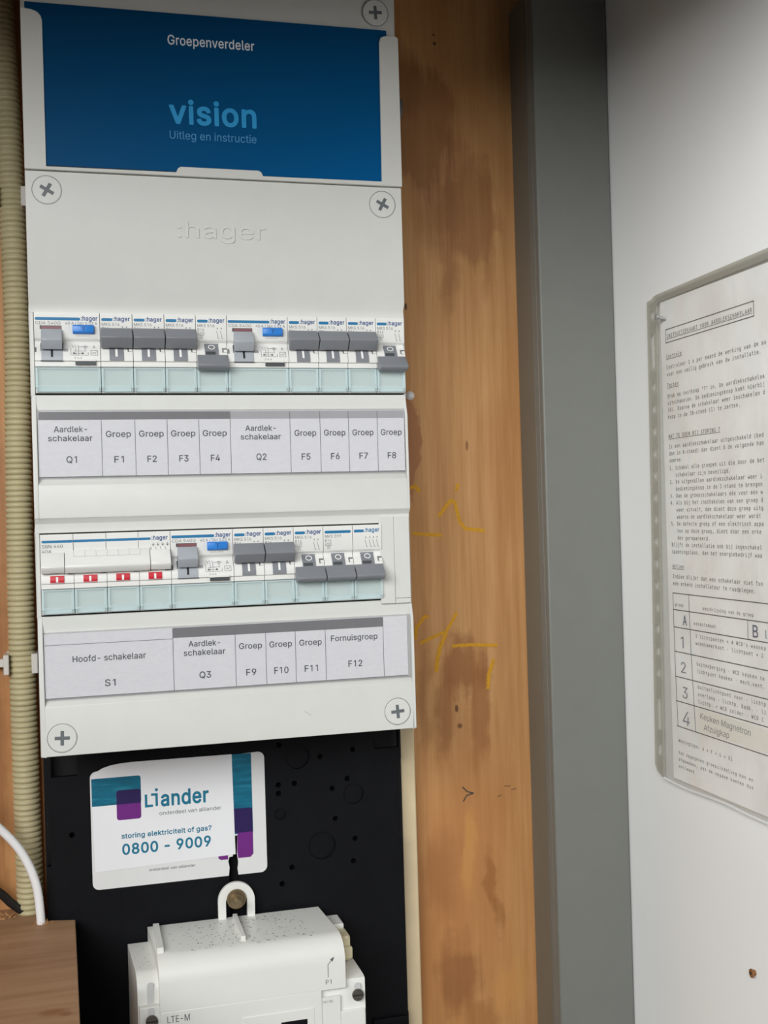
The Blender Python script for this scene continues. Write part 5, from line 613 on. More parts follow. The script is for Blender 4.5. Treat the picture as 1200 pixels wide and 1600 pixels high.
_MONO = r"""
"	175	47,129 45,131 45,208 47,210 71,210 73,207 73,130 71,128|100,129 98,131 98,208 101,210 125,210 127,207 127,130 125,128
'	175	73,129 71,131 71,208 74,210 98,210 100,207 100,130 97,128
(	175	101,-40 98,-37 83,-12 75,5 66,32 62,47 58,67 57,85 58,112 62,135 71,164 85,194 97,215 101,219 123,219 125,218 125,216 113,192 105,174 97,148 93,130 90,110 89,80 93,49 98,27 110,-7 126,-37 123,-40
)	175	48,-40 46,-37 60,-9 67,6 74,27 79,50 82,70 82,110 79,130 75,147 66,175 57,195 46,216 49,219 70,219 73,216 85,196 95,176 105,151 110,132 114,111 115,92 114,68 110,47 103,23 96,5 88,-12 75,-36 70,-40
*	175	78,80 76,82 75,129 33,104 30,104 28,106 21,118 21,121 66,145 67,147 23,171 21,174 28,188 31,190 75,164 76,212 78,214 94,214 96,212 97,164 139,189 142,189 145,184 151,174 148,171 104,146 147,123 150,121 151,118 144,107 140,104 97,129 96,81 94,79
+	175	74,14 72,17 71,75 12,75 10,78 10,101 11,103 13,104 71,104 72,163 74,165 97,165 99,164 100,162 100,104 160,104 162,101 162,78 161,76 159,75 100,75 99,15 97,13
,	175	56,-42 54,-39 68,13 68,43 71,45 106,44 108,42 107,13 80,-40 78,-42
-	175	49,65 47,68 47,89 49,92 121,92 124,90 124,67 122,65
.	175	68,-2 66,1 66,43 69,45 104,44 105,41 105,-1 102,-2
0	175	83,-6 65,-3 48,6 33,23 24,44 18,71 16,108 18,137 23,159 24,165 34,185 45,199 53,204 66,211 86,214 106,211 122,203 138,185 148,163 153,141 154,135 156,103 154,73 149,50 147,41 138,23 124,6 108,-3 87,-6|84,21 88,21 102,26 113,40 118,57 121,76 123,96 121,132 118,151 113,167 102,182 86,187 70,182 59,168 53,148 50,129 49,116 50,79 53,59 59,40 70,26|85,84 78,85 71,90 66,97 65,105 66,112 71,119 79,124 86,126 94,124 101,118 106,111 107,103 105,96 99,89 93,85
1	175	37,-2 35,1 35,23 37,25 77,26 79,27 79,178 77,179 34,170 32,172 32,198 36,200 80,210 109,210 111,207 111,27 113,26 153,26 155,23 155,0 152,-2
2	175	21,-2 19,0 19,24 92,103 110,130 114,140 115,151 112,165 106,175 96,182 91,184 79,186 55,182 24,168 23,168 21,170 21,199 23,200 51,211 75,214 96,213 115,207 129,197 144,177 149,153 147,139 142,125 138,117 122,96 96,67 59,28 58,26 148,26 150,23 150,0 147,-2
3	175	74,-6 50,-4 19,4 17,7 17,33 18,36 20,36 49,25 71,22 78,22 95,25 108,32 117,44 120,60 119,66 117,76 109,87 94,95 78,97 55,97 53,99 53,100 53,123 55,125 78,125 92,127 105,133 108,136 113,142 115,154 113,167 111,171 106,177 96,183 80,186 53,183 27,175 25,175 23,177 23,203 25,205 55,212 79,214 98,213 115,207 129,198 143,180 148,157 145,140 137,125 126,116 115,111 127,106 142,92 150,77 153,57 150,39 145,25 132,10 117,1 102,-4 87,-6
4	175	102,-2 100,1 100,47 14,48 12,50 12,76 95,208 98,210 130,210 132,209 132,207 133,76 134,75 159,74 160,72 160,50 158,47 133,47 132,1 131,-2|42,75 100,75 100,172 45,81
5	175	70,-6 44,-4 19,3 18,5 18,33 20,35 21,35 46,25 69,22 75,22 93,25 106,33 115,48 118,66 115,85 106,100 91,109 69,111 50,109 30,102 29,102 27,104 27,208 30,210 134,210 136,207 136,185 134,182 58,182 57,181 57,137 72,139 85,139 100,138 118,131 133,118 143,105 149,88 151,68 149,46 143,31 141,26 129,12 114,2 98,-4 77,-6
6	175	86,-6 66,-3 50,4 33,21 24,42 18,69 16,107 19,137 25,163 37,184 53,201 62,206 75,211 98,214 118,212 139,205 140,203 140,177 137,175 118,183 99,186 75,180 61,167 53,152 48,132 48,119 62,132 77,138 90,140 106,138 124,132 139,120 148,105 154,87 156,67 154,47 151,37 148,28 138,14 124,2 114,-2 107,-5|85,21 90,21 104,24 114,32 121,46 123,65 121,88 114,102 103,110 88,113 73,110 62,101 54,87 52,68 54,47 62,32 73,24
7	175	47,-2 45,0 46,5 115,181 114,182 19,182 17,184 17,208 20,210 151,210 152,208 152,195 79,0 76,-2
8	175	83,-6 66,-5 51,0 36,9 31,15 20,31 16,57 19,77 27,92 42,106 54,111 43,116 32,126 24,141 21,155 21,160 25,181 37,197 41,200 51,207 68,213 86,214 104,213 120,207 135,197 147,180 151,159 148,141 140,126 127,115 118,111 131,105 145,92 153,77 156,56 151,31 136,10 123,1 107,-4|83,21 88,21 102,23 113,30 120,42 123,58 120,75 113,87 101,94 86,96 71,94 59,87 52,75 49,60 52,42 59,30 70,23|83,124 88,123 99,125 102,126 110,132 116,143 118,156 116,170 110,179 100,186 84,187 72,186 61,179 55,169 54,153 55,142 57,139 62,131 71,126
9	175	71,-6 52,-4 32,2 31,5 31,31 34,32 52,25 69,22 73,22 95,27 111,41 118,56 123,77 123,89 109,76 97,70 92,69 79,68 63,70 47,76 31,89 22,103 17,120 15,144 17,162 22,179 32,194 49,207 63,212 83,214 105,211 121,203 138,187 147,165 149,157 153,136 155,103 153,71 150,59 146,44 135,23 117,6 104,0 97,-3|81,95 85,95 99,98 109,107 116,121 119,138 116,161 109,175 98,184 83,187 67,184 57,176 50,163 48,144 50,122 57,106 68,97
:	175	68,-2 66,1 66,43 69,45 104,44 105,41 105,-1 102,-2|68,104 66,107 66,149 69,150 104,150 105,147 105,105 102,103
;	175	56,-42 54,-39 68,13 68,43 71,45 106,44 108,42 107,13 80,-40 78,-42|68,104 66,107 66,149 69,150 104,150 105,147 105,105 102,103
=	175	12,47 10,49 10,72 11,74 13,75 159,75 161,75 162,73 162,49 159,47|12,104 10,106 10,129 11,130 13,132 159,132 161,131 162,129 162,106 159,103
?	175	67,-2 65,1 66,36 69,38 97,37 99,35 98,-1 95,-2|69,54 67,56 67,80 68,91 71,101 87,122 101,137 110,148 114,160 112,171 107,179 102,182 94,185 82,186 60,182 34,168 32,170 32,196 35,199 61,210 85,214 92,214 112,211 131,200 143,184 147,164 146,151 141,141 125,120 112,108 100,93 97,79 97,55 94,54
A	175	5,-2 3,0 3,1 66,208 69,210 103,210 106,208 108,200 166,12 168,0 165,-2 138,-2 135,-1 121,50 120,52 52,52 51,51 36,-1 33,-2|60,79 111,79 112,80 86,173 83,165 60,81
B	175	23,-2 21,1 21,208 24,210 87,210 106,209 122,204 134,197 137,194 149,179 152,165 153,156 153,149 151,137 147,129 143,123 132,114 124,111 133,108 147,97 149,94 158,78 161,57 156,32 144,16 139,12 126,4 109,0 88,-2|54,25 83,25 101,27 105,28 118,34 125,44 128,60 125,76 118,88 103,95 84,97 54,97|54,125 86,125 97,126 101,126 112,132 118,140 120,154 118,167 113,176 100,181 87,182 54,182
C	175	101,-6 79,-3 60,5 57,7 39,25 27,45 21,67 19,72 17,107 19,135 26,159 29,165 39,184 58,201 78,211 104,214 128,211 151,202 152,200 152,171 149,169 127,182 105,186 102,186 80,181 64,166 57,151 53,129 51,104 53,78 57,57 65,41 80,27 104,21 126,25 148,38 150,38 152,36 152,8 151,6 128,-3
D	175	19,-2 17,1 17,208 20,210 63,210 91,207 114,199 133,185 135,181 146,163 154,137 156,108 154,77 153,68 146,45 133,24 115,9 109,7 87,0 63,-2|50,25 59,25 78,27 98,33 108,41 115,54 120,75 122,98 121,130 115,153 109,165 105,169 98,175 82,181 65,182 51,182 49,181
E	175	27,-2 25,1 25,208 28,210 151,210 153,207 153,184 151,182 58,181 58,125 147,125 149,123 149,100 148,98 146,97 58,96 58,27 59,26 154,26 156,23 156,0 153,-2
F	175	32,-2 30,1 30,208 33,210 155,210 157,207 157,184 155,182 63,181 63,125 146,125 148,123 148,100 147,98 145,97 63,97 63,0 60,-2
G	175	95,-6 73,-3 57,4 52,7 33,25 22,45 16,67 14,78 12,107 14,135 21,159 24,165 34,184 52,201 58,204 73,211 98,214 125,210 148,199 149,196 149,168 146,166 135,175 123,181 109,186 98,186 76,181 60,167 52,149 47,129 47,123 46,104 47,84 52,57 59,41 74,26 98,21 112,23 120,26 124,30 124,80 123,81 96,82 94,84 94,107 97,109 154,109 156,106 156,17 154,15 144,7 129,-1 114,-5
H	175	19,-2 17,1 17,208 20,210 47,210 49,208 50,125 121,125 122,127 122,208 125,210 153,210 155,207 155,0 152,-2 125,-2 122,0 122,96 51,97 49,95 49,0 47,-2
I	175	28,-2 26,1 26,23 28,25 68,26 69,27 69,180 68,182 28,182 26,184 26,208 29,210 144,210 146,207 146,184 144,182 104,182 102,181 102,27 104,26 144,26 146,23 146,0 143,-2
J	175	66,-6 42,-3 15,6 13,9 13,41 15,43 17,43 29,34 43,26 57,22 69,21 85,24 92,28 96,32 101,45 103,65 103,181 101,182 51,182 49,185 50,208 53,210 133,210 135,207 135,61 134,44 129,27 120,11 107,1 90,-5
K	175	19,-2 17,1 17,208 19,210 46,210 49,208 50,122 60,131 134,210 169,210 170,208 170,207 93,126 91,123 171,3 173,0 170,-2 137,-2 135,-1 69,100 60,92 49,80 49,0 47,-2
L	175	30,-2 28,1 28,208 30,210 58,210 60,209 60,207 61,26 158,26 161,23 161,0 159,-2 158,-2
M	175	12,-2 10,1 10,208 13,210 49,210 52,208 85,111 120,208 123,210 160,210 162,207 161,0 159,-2 135,-2 133,-2 131,0 131,168 99,75 97,73 96,72 75,72 73,74 42,166 40,167 40,0 37,-2
N	175	19,-2 17,1 17,208 20,210 55,210 57,208 123,51 123,208 125,210 153,210 155,207 155,0 152,-2 117,-2 114,0 53,148 49,157 49,0 47,-2
O	175	83,-6 63,-3 47,5 31,22 22,41 17,62 16,71 14,108 16,137 21,161 22,166 31,185 46,202 65,211 86,214 107,211 118,206 126,202 140,186 150,163 156,139 157,113 157,95 156,69 151,45 141,22 125,6 109,-3 87,-6|85,21 103,26 114,39 120,59 123,75 124,97 123,133 120,152 114,168 103,182 86,186 69,182 57,168 52,151 49,131 48,104 49,77 52,57 57,40 68,26
R	175	20,-2 18,1 18,208 21,210 80,210 100,209 116,204 132,194 143,181 149,165 151,146 148,129 140,114 126,102 115,99 114,97 126,89 135,77 164,21 173,1 173,0 170,-2 142,-2 140,-1 114,53 103,72 96,80 87,84 80,85 52,86 50,84 50,0 48,-2|51,113 78,113 92,115 96,116 108,122 114,132 116,148 114,163 106,174 93,181 80,182 50,182
S	175	78,-6 52,-3 22,6 20,9 20,39 23,40 53,26 56,25 81,21 100,24 113,30 121,40 124,55 121,68 116,77 106,84 88,90 74,93 49,101 33,111 29,116 20,131 17,152 19,167 24,180 26,184 37,197 53,207 70,213 88,214 113,211 142,203 143,200 143,172 141,170 140,170 113,183 91,186 72,184 59,177 52,168 49,155 50,143 56,135 65,130 83,124 97,120 123,112 140,99 143,95 152,80 155,56 153,37 147,23 136,10 120,0 106,-4 92,-6
T	175	71,-2 69,1 69,181 68,182 6,182 4,184 4,208 7,210 166,210 168,207 168,184 166,182 104,182 103,181 103,0 100,-2
U	175	84,-6 58,-2 46,4 38,10 30,19 27,23 22,34 19,51 18,73 18,208 21,210 48,210 51,208 51,69 52,45 55,36 59,30 64,26 75,22 87,21 97,22 104,25 112,30 117,36 120,46 121,208 123,210 152,210 154,207 154,79 152,52 149,34 142,19 134,10 125,4 113,-2 88,-6
V	175	68,-2 66,1 6,208 8,210 36,210 38,210 40,207 86,34 132,208 135,210 164,210 166,207 105,0 103,-2
W	175	31,-2 29,0 27,7 -2,208 0,210 27,210 30,208 48,56 50,61 69,151 71,153 100,153 103,151 104,147 122,59 124,56 142,208 144,210 172,210 174,208 174,204 143,0 140,-2 115,-2 112,0 86,111 60,0 57,-2
X	175	2,-2 0,0 2,4 69,110 10,207 11,209 13,210 42,210 44,209 88,135 131,207 133,209 135,210 165,210 166,208 166,205 105,110 171,1 170,-1 168,-2 139,-2 137,-1 88,85 35,0 33,-2
[	175	64,-40 62,-37 62,216 64,218 65,219 123,219 125,218 126,216 126,197 124,195 94,194 93,194 92,-14 94,-15 124,-16 126,-18 126,-37 124,-39 122,-40
]	175	48,-40 46,-37 46,-18 47,-16 78,-15 79,-14 79,193 78,194 48,195 46,197 46,216 47,218 49,219 107,219 109,218 109,216 109,-37 108,-39 106,-40
_	175	0,-69 -2,-67 -2,-57 -2,-56 0,-54 171,-54 173,-55 174,-57 174,-67 172,-70
a	175	69,-6 50,-3 36,5 31,9 20,24 16,46 20,68 35,87 49,95 66,99 73,100 119,101 117,117 110,128 100,134 86,135 79,135 56,132 31,121 30,121 28,124 28,149 30,151 57,159 83,162 102,161 116,156 129,149 140,137 148,120 150,90 150,0 147,-2 122,-2 120,0 119,16 111,7 101,0 88,-5|73,20 78,20 95,24 107,33 116,50 119,76 87,76 71,74 57,68 52,63 49,59 47,48 49,35 54,28 56,26 63,22
b	175	91,-6 81,-5 70,-1 60,7 55,11 55,0 53,-2 27,-2 25,0 25,216 27,219 52,219 55,217 55,145 69,156 80,160 95,162 112,160 128,152 141,139 150,122 155,103 157,81 155,54 150,35 141,17 127,4 112,-4|90,20 105,24 116,33 123,53 126,78 123,103 116,123 106,132 91,135 75,132 65,123 57,103 55,80 57,53 64,34 75,24
c	175	101,-6 82,-4 65,2 45,17 34,33 27,53 25,80 27,102 34,121 45,138 60,151 65,154 82,160 105,162 126,159 149,150 150,147 150,121 148,119 147,119 126,132 106,135 83,132 70,122 67,118 59,100 57,78 60,53 68,36 70,34 83,24 98,21 105,20 127,24 145,35 148,36 150,34 150,9 147,5 127,-3 106,-6
d	175	76,-6 60,-4 45,4 31,17 22,35 17,54 15,76 17,103 22,122 31,139 42,149 46,153 60,160 77,162 92,160 104,155 117,145 117,217 120,219 145,219 147,216 147,0 145,-2 119,-2 117,0 117,11 112,7 101,-1 90,-5|81,20 97,24 107,33 115,53 117,76 115,103 108,121 97,132 83,135 66,132 56,123 49,103 46,78 49,53 56,33 67,24
e	175	92,-6 71,-4 53,3 39,14 34,19 24,34 18,49 17,57 15,76 17,103 24,122 35,138 51,151 55,154 71,160 91,162 109,160 123,154 139,141 149,126 152,118 155,106 157,87 157,72 155,70 47,69 49,50 56,39 59,33 74,24 95,20 120,24 148,36 151,34 151,8 149,6 121,-3|48,95 125,94 126,95 126,96 124,112 116,125 105,133 88,135 73,132 61,124 52,110
f	175	69,-2 67,1 67,133 65,134 27,134 25,136 25,156 27,158 66,159 67,169 70,191 79,206 94,216 114,219 149,219 151,216 151,196 149,194 119,193 108,192 101,188 98,181 97,172 97,159 149,158 151,156 151,136 148,134 97,133 97,0 94,-2
g	175	76,-63 58,-62 33,-56 32,-53 32,-28 35,-26 60,-35 79,-38 98,-35 108,-28 115,-15 117,4 117,15 116,15 103,3 92,-2 76,-4 60,-1 45,6 31,21 22,36 17,53 16,61 15,77 16,97 17,102 22,122 32,140 45,152 60,160 77,162 92,160 104,155 117,144 117,155 119,157 145,157 147,154 147,8 146,-12 140,-29 131,-44 116,-55 99,-62|81,23 84,23 98,26 108,36 115,54 117,77 115,104 108,122 98,132 84,135 67,132 56,122 49,102 46,80 49,56 56,37 67,26
h	175	27,-2 25,1 25,216 27,219 53,219 55,217 55,216 55,141 62,148 71,155 84,160 99,162 121,158 136,145 144,132 148,115 149,97 149,0 147,-2 146,-2 121,-2 119,0 119,95 117,112 112,125 109,129 102,133 89,135 75,132 67,126 64,123 58,109 55,89 55,0 53,-2
i	175	25,-2 23,1 23,20 25,22 72,22 73,24 73,133 72,134 35,134 33,136 34,156 37,158 102,158 104,155 104,23 105,22 153,22 154,20 154,0 151,-2|75,182 73,185 74,217 77,219 102,218 104,216 103,183 101,182
j	175	26,-61 24,-58 24,-38 24,-36 27,-35 58,-35 69,-33 75,-28 79,-20 81,-4 81,133 80,134 39,134 37,136 38,156 40,158 110,158 112,155 112,-3 108,-28 98,-46 82,-58 63,-62|83,182 81,185 82,218 84,219 110,218 112,216 111,183 108,182
k	175	33,-2 31,1 31,216 33,219 59,219 61,217 61,216 62,97 65,99 125,158 127,158 157,158 160,156 159,155 151,147 100,97 169,0 167,-2 135,-2 78,77 61,61 61,0 59,-2
l	175	109,-2 91,1 76,12 72,17 64,32 61,55 61,195 60,196 22,196 20,199 20,217 22,220 88,221 91,219 91,55 93,43 97,32 105,26 115,24 144,24 146,21 146,0 144,-2
m	175	15,-2 13,1 13,157 15,158 38,158 41,156 41,149 49,158 66,162 75,161 85,157 91,150 94,145 104,156 114,161 126,162 141,158 153,145 157,133 160,115 160,-1 158,-2 135,-2 133,0 132,115 129,127 128,131 125,134 118,136 109,134 105,129 101,115 100,91 100,0 97,-2 75,-2 73,-1 72,115 68,130 65,134 57,136 49,134 45,129 41,114 41,0 38,-2
n	175	27,-2 25,1 25,156 27,158 53,158 55,156 55,141 62,148 71,155 84,160 99,162 121,158 137,145 144,132 148,115 149,97 149,0 146,-2 121,-2 119,0 119,95 117,112 112,125 109,129 102,133 89,135 75,132 67,126 64,123 58,109 55,89 55,0 53,-2
o	175	83,-6 65,-4 51,2 47,5 34,17 24,33 19,51 17,81 19,103 24,121 34,139 49,153 66,160 86,162 106,160 121,154 137,140 147,124 149,117 153,101 155,77 153,55 147,33 137,16 123,3 110,-3 103,-5|85,20 102,24 113,34 121,53 123,76 121,103 113,122 103,132 87,135 69,132 58,122 51,104 49,81 51,52 58,35 69,24
p	175	26,-61 24,-58 24,156 27,158 52,158 54,156 55,144 68,155 80,161 96,162 112,159 126,152 140,139 150,119 155,101 157,76 155,54 150,34 140,17 126,3 112,-4 96,-6 80,-5 68,0 55,11 54,-60 52,-62|89,20 106,24 116,34 123,53 125,78 123,103 116,122 106,132 90,136 74,132 64,122 57,103 54,79 57,53 64,34 75,24
r	175	50,-2 48,1 48,156 51,158 77,158 78,156 79,136 82,141 95,153 111,160 127,162 144,160 161,152 163,150 163,125 161,122 144,131 126,134 105,130 91,119 81,101 78,78 78,0 76,-2
s	175	78,-6 57,-4 29,4 27,7 28,33 31,34 60,23 80,20 95,21 107,26 111,31 113,36 115,44 107,57 83,66 72,68 53,74 39,84 30,97 28,111 31,132 45,150 63,159 89,162 113,160 136,153 137,151 138,127 136,124 134,124 112,133 91,136 77,135 66,131 61,125 59,117 59,110 61,106 65,101 76,97 108,90 121,85 135,75 143,61 146,47 142,27 141,23 130,9 126,6 107,-3 83,-6
t	175	110,-2 87,1 71,9 61,27 58,49 57,133 19,134 16,136 16,156 18,158 57,159 58,200 60,202 85,202 88,200 88,159 143,158 145,158 146,156 146,136 144,134 89,134 88,133 88,49 89,38 93,30 98,26 104,24 114,23 144,23 146,20 146,0 144,-2
u	175	73,-6 52,-2 37,11 30,25 26,40 25,56 25,156 28,158 53,158 55,156 55,57 57,42 63,29 70,23 83,21 98,24 107,30 110,34 116,48 119,69 119,156 121,158 147,158 149,155 149,0 146,-2 121,-2 119,0 118,15 113,9 100,0 90,-5
v	175	69,-2 67,0 12,156 15,158 40,158 43,156 86,34 87,35 129,156 131,158 158,158 160,156 159,153 105,0 102,-2
w	175	36,-2 34,1 32,8 -1,150 -2,155 -2,157 0,158 24,158 28,156 52,42 53,42 54,44 72,110 75,113 96,113 99,110 118,43 119,41 144,156 147,158 172,158 174,156 173,151 137,-1 135,-2 112,-2 108,0 86,76 63,0 61,-2
x	175	10,-2 8,0 9,1 69,81 15,154 15,157 17,158 46,158 86,104 126,158 157,158 158,155 103,81 162,2 163,-1 160,-2 130,-2 86,58 41,-2
y	175	25,-61 23,-59 24,-37 26,-35 42,-35 50,-34 57,-30 64,-18 72,3 12,156 15,158 42,158 44,157 88,42 131,156 134,158 161,158 163,155 107,10 86,-39 81,-46 74,-53 69,-56 59,-60 48,-62
z	175	28,-2 26,0 26,24 113,133 111,134 31,134 29,136 30,157 33,158 146,158 147,155 147,132 61,24 62,23 145,23 147,21 147,-1 144,-2
é	175	92,-6 71,-4 53,3 39,14 34,19 24,34 18,49 17,57 15,76 17,103 24,122 35,138 51,151 55,154 71,160 91,162 109,160 123,154 139,141 149,126 152,118 155,106 157,87 157,72 155,70 47,69 49,50 56,39 59,33 74,24 95,20 120,24 148,36 151,34 151,8 149,6 121,-3|48,95 125,94 126,95 126,96 124,112 116,125 105,133 88,135 73,132 61,124 52,110|68,174 66,176 67,178 106,230 133,230 136,229 136,228 135,225 91,174
"""
def glyph_table(raw):
    d = {}
    for l in raw.split('\n'):
        if not l: continue
        ch, adv, cs = l.split('\t')
        d[ch] = (int(adv)/400, [[tuple(int(q)/400 for q in p.split(',')) for p in c.split(' ')] for c in cs.split('|') if c])
    return d
FONT = dict(sans=glyph_table(_SANS), semi=glyph_table(_SEMI), bold=glyph_table(_BOLD), mono=glyph_table(_MONO))
_gl = {}
def glyph_mesh(ch, font='sans'):
    key = (ch, font)
    if key in _gl: return _gl[key]
    adv, cs = FONT[font][ch]
    cu = bpy.data.curves.new('g', 'CURVE'); cu.dimensions = '2D'; cu.fill_mode = 'FRONT'
    for c in cs:
        sp = cu.splines.new('POLY'); sp.points.add(len(c)-1); sp.use_cyclic_u = True
        for p, (u, v) in zip(sp.points, c): p.co = (u, v, 0, 1)
    ob = bpy.data.objects.new('g', cu); me = bpy.data.meshes.new_from_object(ob)
    vs = [(v.co.x, v.co.y) for v in me.vertices]; fs = [tuple(p.vertices) for p in me.polygons]
    bpy.data.objects.remove(ob); bpy.data.meshes.remove(me); bpy.data.curves.remove(cu)
    _gl[key] = (vs, fs, adv); return _gl[key]
def text_mesh(s, bold=0.0, space=1.0, font=None):
    font = font or ('sans' if bold < .005 else 'semi' if bold < .0125 else 'bold')
    vs, fs, x = [], [], 0.0
    for ch in s:
        gv, gf, adv = glyph_mesh(ch, font); b = len(vs)
        vs += [(x+u, v) for u, v in gv]; fs += [tuple(b+i for i in f) for f in gf]; x += adv*space
    return vs, fs
_hv, _ = text_mesh('H'); CAP = max(v[1] for v in _hv)
def text(mb, s, x, z, h, fmap, w=None, align='l', bold=0.0, shear=0.0, rot=0.0, space=1.0):
    """cap height h, left end x (or centre), baseline z; w = width the word is fitted to"""
    vs, fs = text_mesh(s, bold, space)
    if not vs: return mb
    k = h/CAP; x0 = min(v[0] for v in vs); x1 = max(v[0] for v in vs)
    kx = w/(x1-x0) if w else k
    wd = (x1-x0)*kx; ox = {'l': x, 'c': x-wd/2, 'r': x-wd}[align]
    out = []
    for u, v in vs:
        a = (u-x0)*kx+v*k*shear; b = v*k
        if rot: a, b = a*math.cos(rot)-b*math.sin(rot), a*math.sin(rot)+b*math.cos(rot)
        out.append(fmap(ox+a, z+b))
    return mb.add(out, fs)
def typed(mb, s, x, z, h, pitch, fmap, underline=False):
    for i, ch in enumerate(s):
        if ch == ' ': continue
        vs, fs = text_mesh(ch, .006, 1.0, 'mono')
        k = h/CAP; x0 = min(v[0] for v in vs); x1 = max(v[0] for v in vs); wd = (x1-x0)*k
        kk = k*min(1.0, pitch*.86/max(wd, 1e-6)); wd = (x1-x0)*kk
        ox = x+i*pitch+(pitch-wd)/2
        mb.add([fmap(ox+(u-x0)*kk, z+v*k) for u, v in vs], fs)
    if underline: mb.stroke([(x, z-.55), (x+len(s)*pitch, z-.55)], .32, fmap)
    return mb

def plate(name, outline, holes, y0, y1, mats, parent=None, loc=None, bevel=0, plane='front', smooth=False):
    """flat sheet with real holes; outline/holes as (u, v) lists"""
    cu = bpy.data.curves.new('p', 'CURVE'); cu.dimensions = '2D'; cu.fill_mode = 'BOTH'; cu.extrude = abs(y1-y0)/2
    for pl in [outline]+holes:
        sp = cu.splines.new('POLY'); sp.points.add(len(pl)-1); sp.use_cyclic_u = True
        for p, (u, v) in zip(sp.points, pl): p.co = (u, v, 0, 1)
    ob = bpy.data.objects.new('p', cu); me = bpy.data.meshes.new_from_object(ob)
    mid = (y0+y1)/2; mb = MB()
    if plane == 'front': vs = [(v.co.x, mid-v.co.z, v.co.y) for v in me.vertices]
    else: vs = [(mid-v.co.z, -v.co.x, v.co.y) for v in me.vertices]
    mb.add(vs, [tuple(p.vertices) for p in me.polygons])
    bpy.data.objects.remove(ob); bpy.data.meshes.remove(me); bpy.data.curves.remove(cu)
    return mb.build(name, mats, parent, loc, bevel=bevel, smooth=smooth)
def circ(cx, cz, r, n=28): return [(cx+r*math.cos(2*math.pi*i/n), cz+r*math.sin(2*math.pi*i/n)) for i in range(n)]
def rrect(x0, x1, z0, z1, r, n=5):
    if not hasattr(r, '__len__'): r = (r,)*4            # order: x0z0, x1z0, x1z1, x0z1
    out = []
    for (cx, cz, a, rr) in ((x0, z0, 180, r[0]), (x1, z0, 270, r[1]), (x1, z1, 0, r[2]), (x0, z1, 90, r[3])):
        if rr <= 0: out.append((cx, cz)); continue
        ox = cx+rr if cx == x0 else cx-rr; oz = cz+rr if cz == z0 else cz-rr
        for i in range(n+1):
            t = math.radians(a+90*i/n); out.append((ox+rr*math.cos(t), oz+rr*math.sin(t)))
    return out
def copy_tree(o, parent=None):
    c = o.copy(); C.objects.link(c); ORG[c.name] = ORG[o.name]
    if parent is not None: c.parent = parent
    for ch in list(o.children): copy_tree(ch, c)
    return c

# ================================================================== SETTING
WB = 96.0      # face of the plywood back wall
XR = 373.0     # face of the white right wall
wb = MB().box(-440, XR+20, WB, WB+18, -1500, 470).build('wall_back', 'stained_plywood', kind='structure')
MB().box(XR, XR+18, -420, WB, -1500, 470).build('wall_right', 'white_painted_wall', kind='structure')
MB().box(-458, -440, -420, WB+18, -1500, 470).build('wall_left', 'board_grey', kind='structure')
MB().box(-440, XR, -320, WB, 250, 268).box(-440, XR, -320, -302, 156, 250).build('ceiling_with_shade_lip', 'board_grey', kind='structure')  # unseen ceiling; hanging front lip added to shade the top of the view
MB().box(-440, XR, -420, WB, -1520, -1500).build('floor', 'floor_grey', kind='structure')
# yellow crayon strokes on the plywood
_ck = [0]
def crayon_mark(pts, wd):
    _ck[0] += 1
    MB().stroke(pts, wd, front(WB-.08-.03*_ck[0])).build('crayon_mark', 'yellow_crayon', wb)
crayon_mark([(240, -129), (248, -130), (261, -131)], 2.2)
crayon_mark([(259, -118), (264, -112), (268, -107.5), (271, -109), (274, -122), (278, -127), (292, -129)], 2.5)
crayon_mark([(237, -99), (243, -97), (246, -101)], 2.6)
crayon_mark([(272, -101), (274, -96)], 2.3)
crayon_mark([(240, -201), (241, -193), (247, -186), (250, -186)], 2.5)
crayon_mark([(243, -204), (253, -200), (262, -197), (268, -188), (270, -184)], 2.2)
crayon_mark([(262, -198), (257, -208), (255, -217), (254, -224)], 2.9)
crayon_mark([(266, -207), (280, -207), (299, -208.5)], 2.3)
crayon_mark([(296, -218), (292, -228), (291, -238)], 2.6)

def pencil_mark(pts, wd): MB().stroke(pts, wd, front(WB-.1)).build('pencil_mark', 'soot', wb)
pencil_mark([(270.5, -304), (274, -307.5), (278.6, -309)], .9); pencil_mark([(277.8, -309.2), (273.5, -310), (270.8, -314)], .9)
pencil_mark([(301, -306), (305.5, -306.4)], .5); pencil_mark([(306, -309), (310, -308.6)], .5); pencil_mark([(296, -313), (298.6, -312)], .5)

# ================================================================== CABLE TRUNKING
t = thing('cable_trunking', (346, 75, -700), 'tall grey plastic cable trunking in the corner beside the white wall', 'cable trunking')
MB().box(320.5, 371.5, 58, 95.6, -760, 231).build('trunk_base', 'trunk_base_grey', t, bevel=.6)
MB().prism_x([(51, -760), (57.9, -760), (57.9, 230), (51, 230)], 319.2, 372.4).build('lid', 'trunk_grey', t, bevel=1.2, seg=3)
MB().box(319.4, 320.5, 58, 64, -760, 230).build('lid_lip', 'trunk_grey', t, bevel=.3)
MB().box(319.9, 320.5, 66, 67.2, -760, 230).build('ridge', 'trunk_base_grey', t, bevel=.2)

# ================================================================== DISTRIBUTION BOX
XL, XRr = -2.4, 210.7
box = thing('distribution_box', (104, 60, -242.5), 'light grey two-row distribution box with screwed covers on the plywood', 'distribution box')
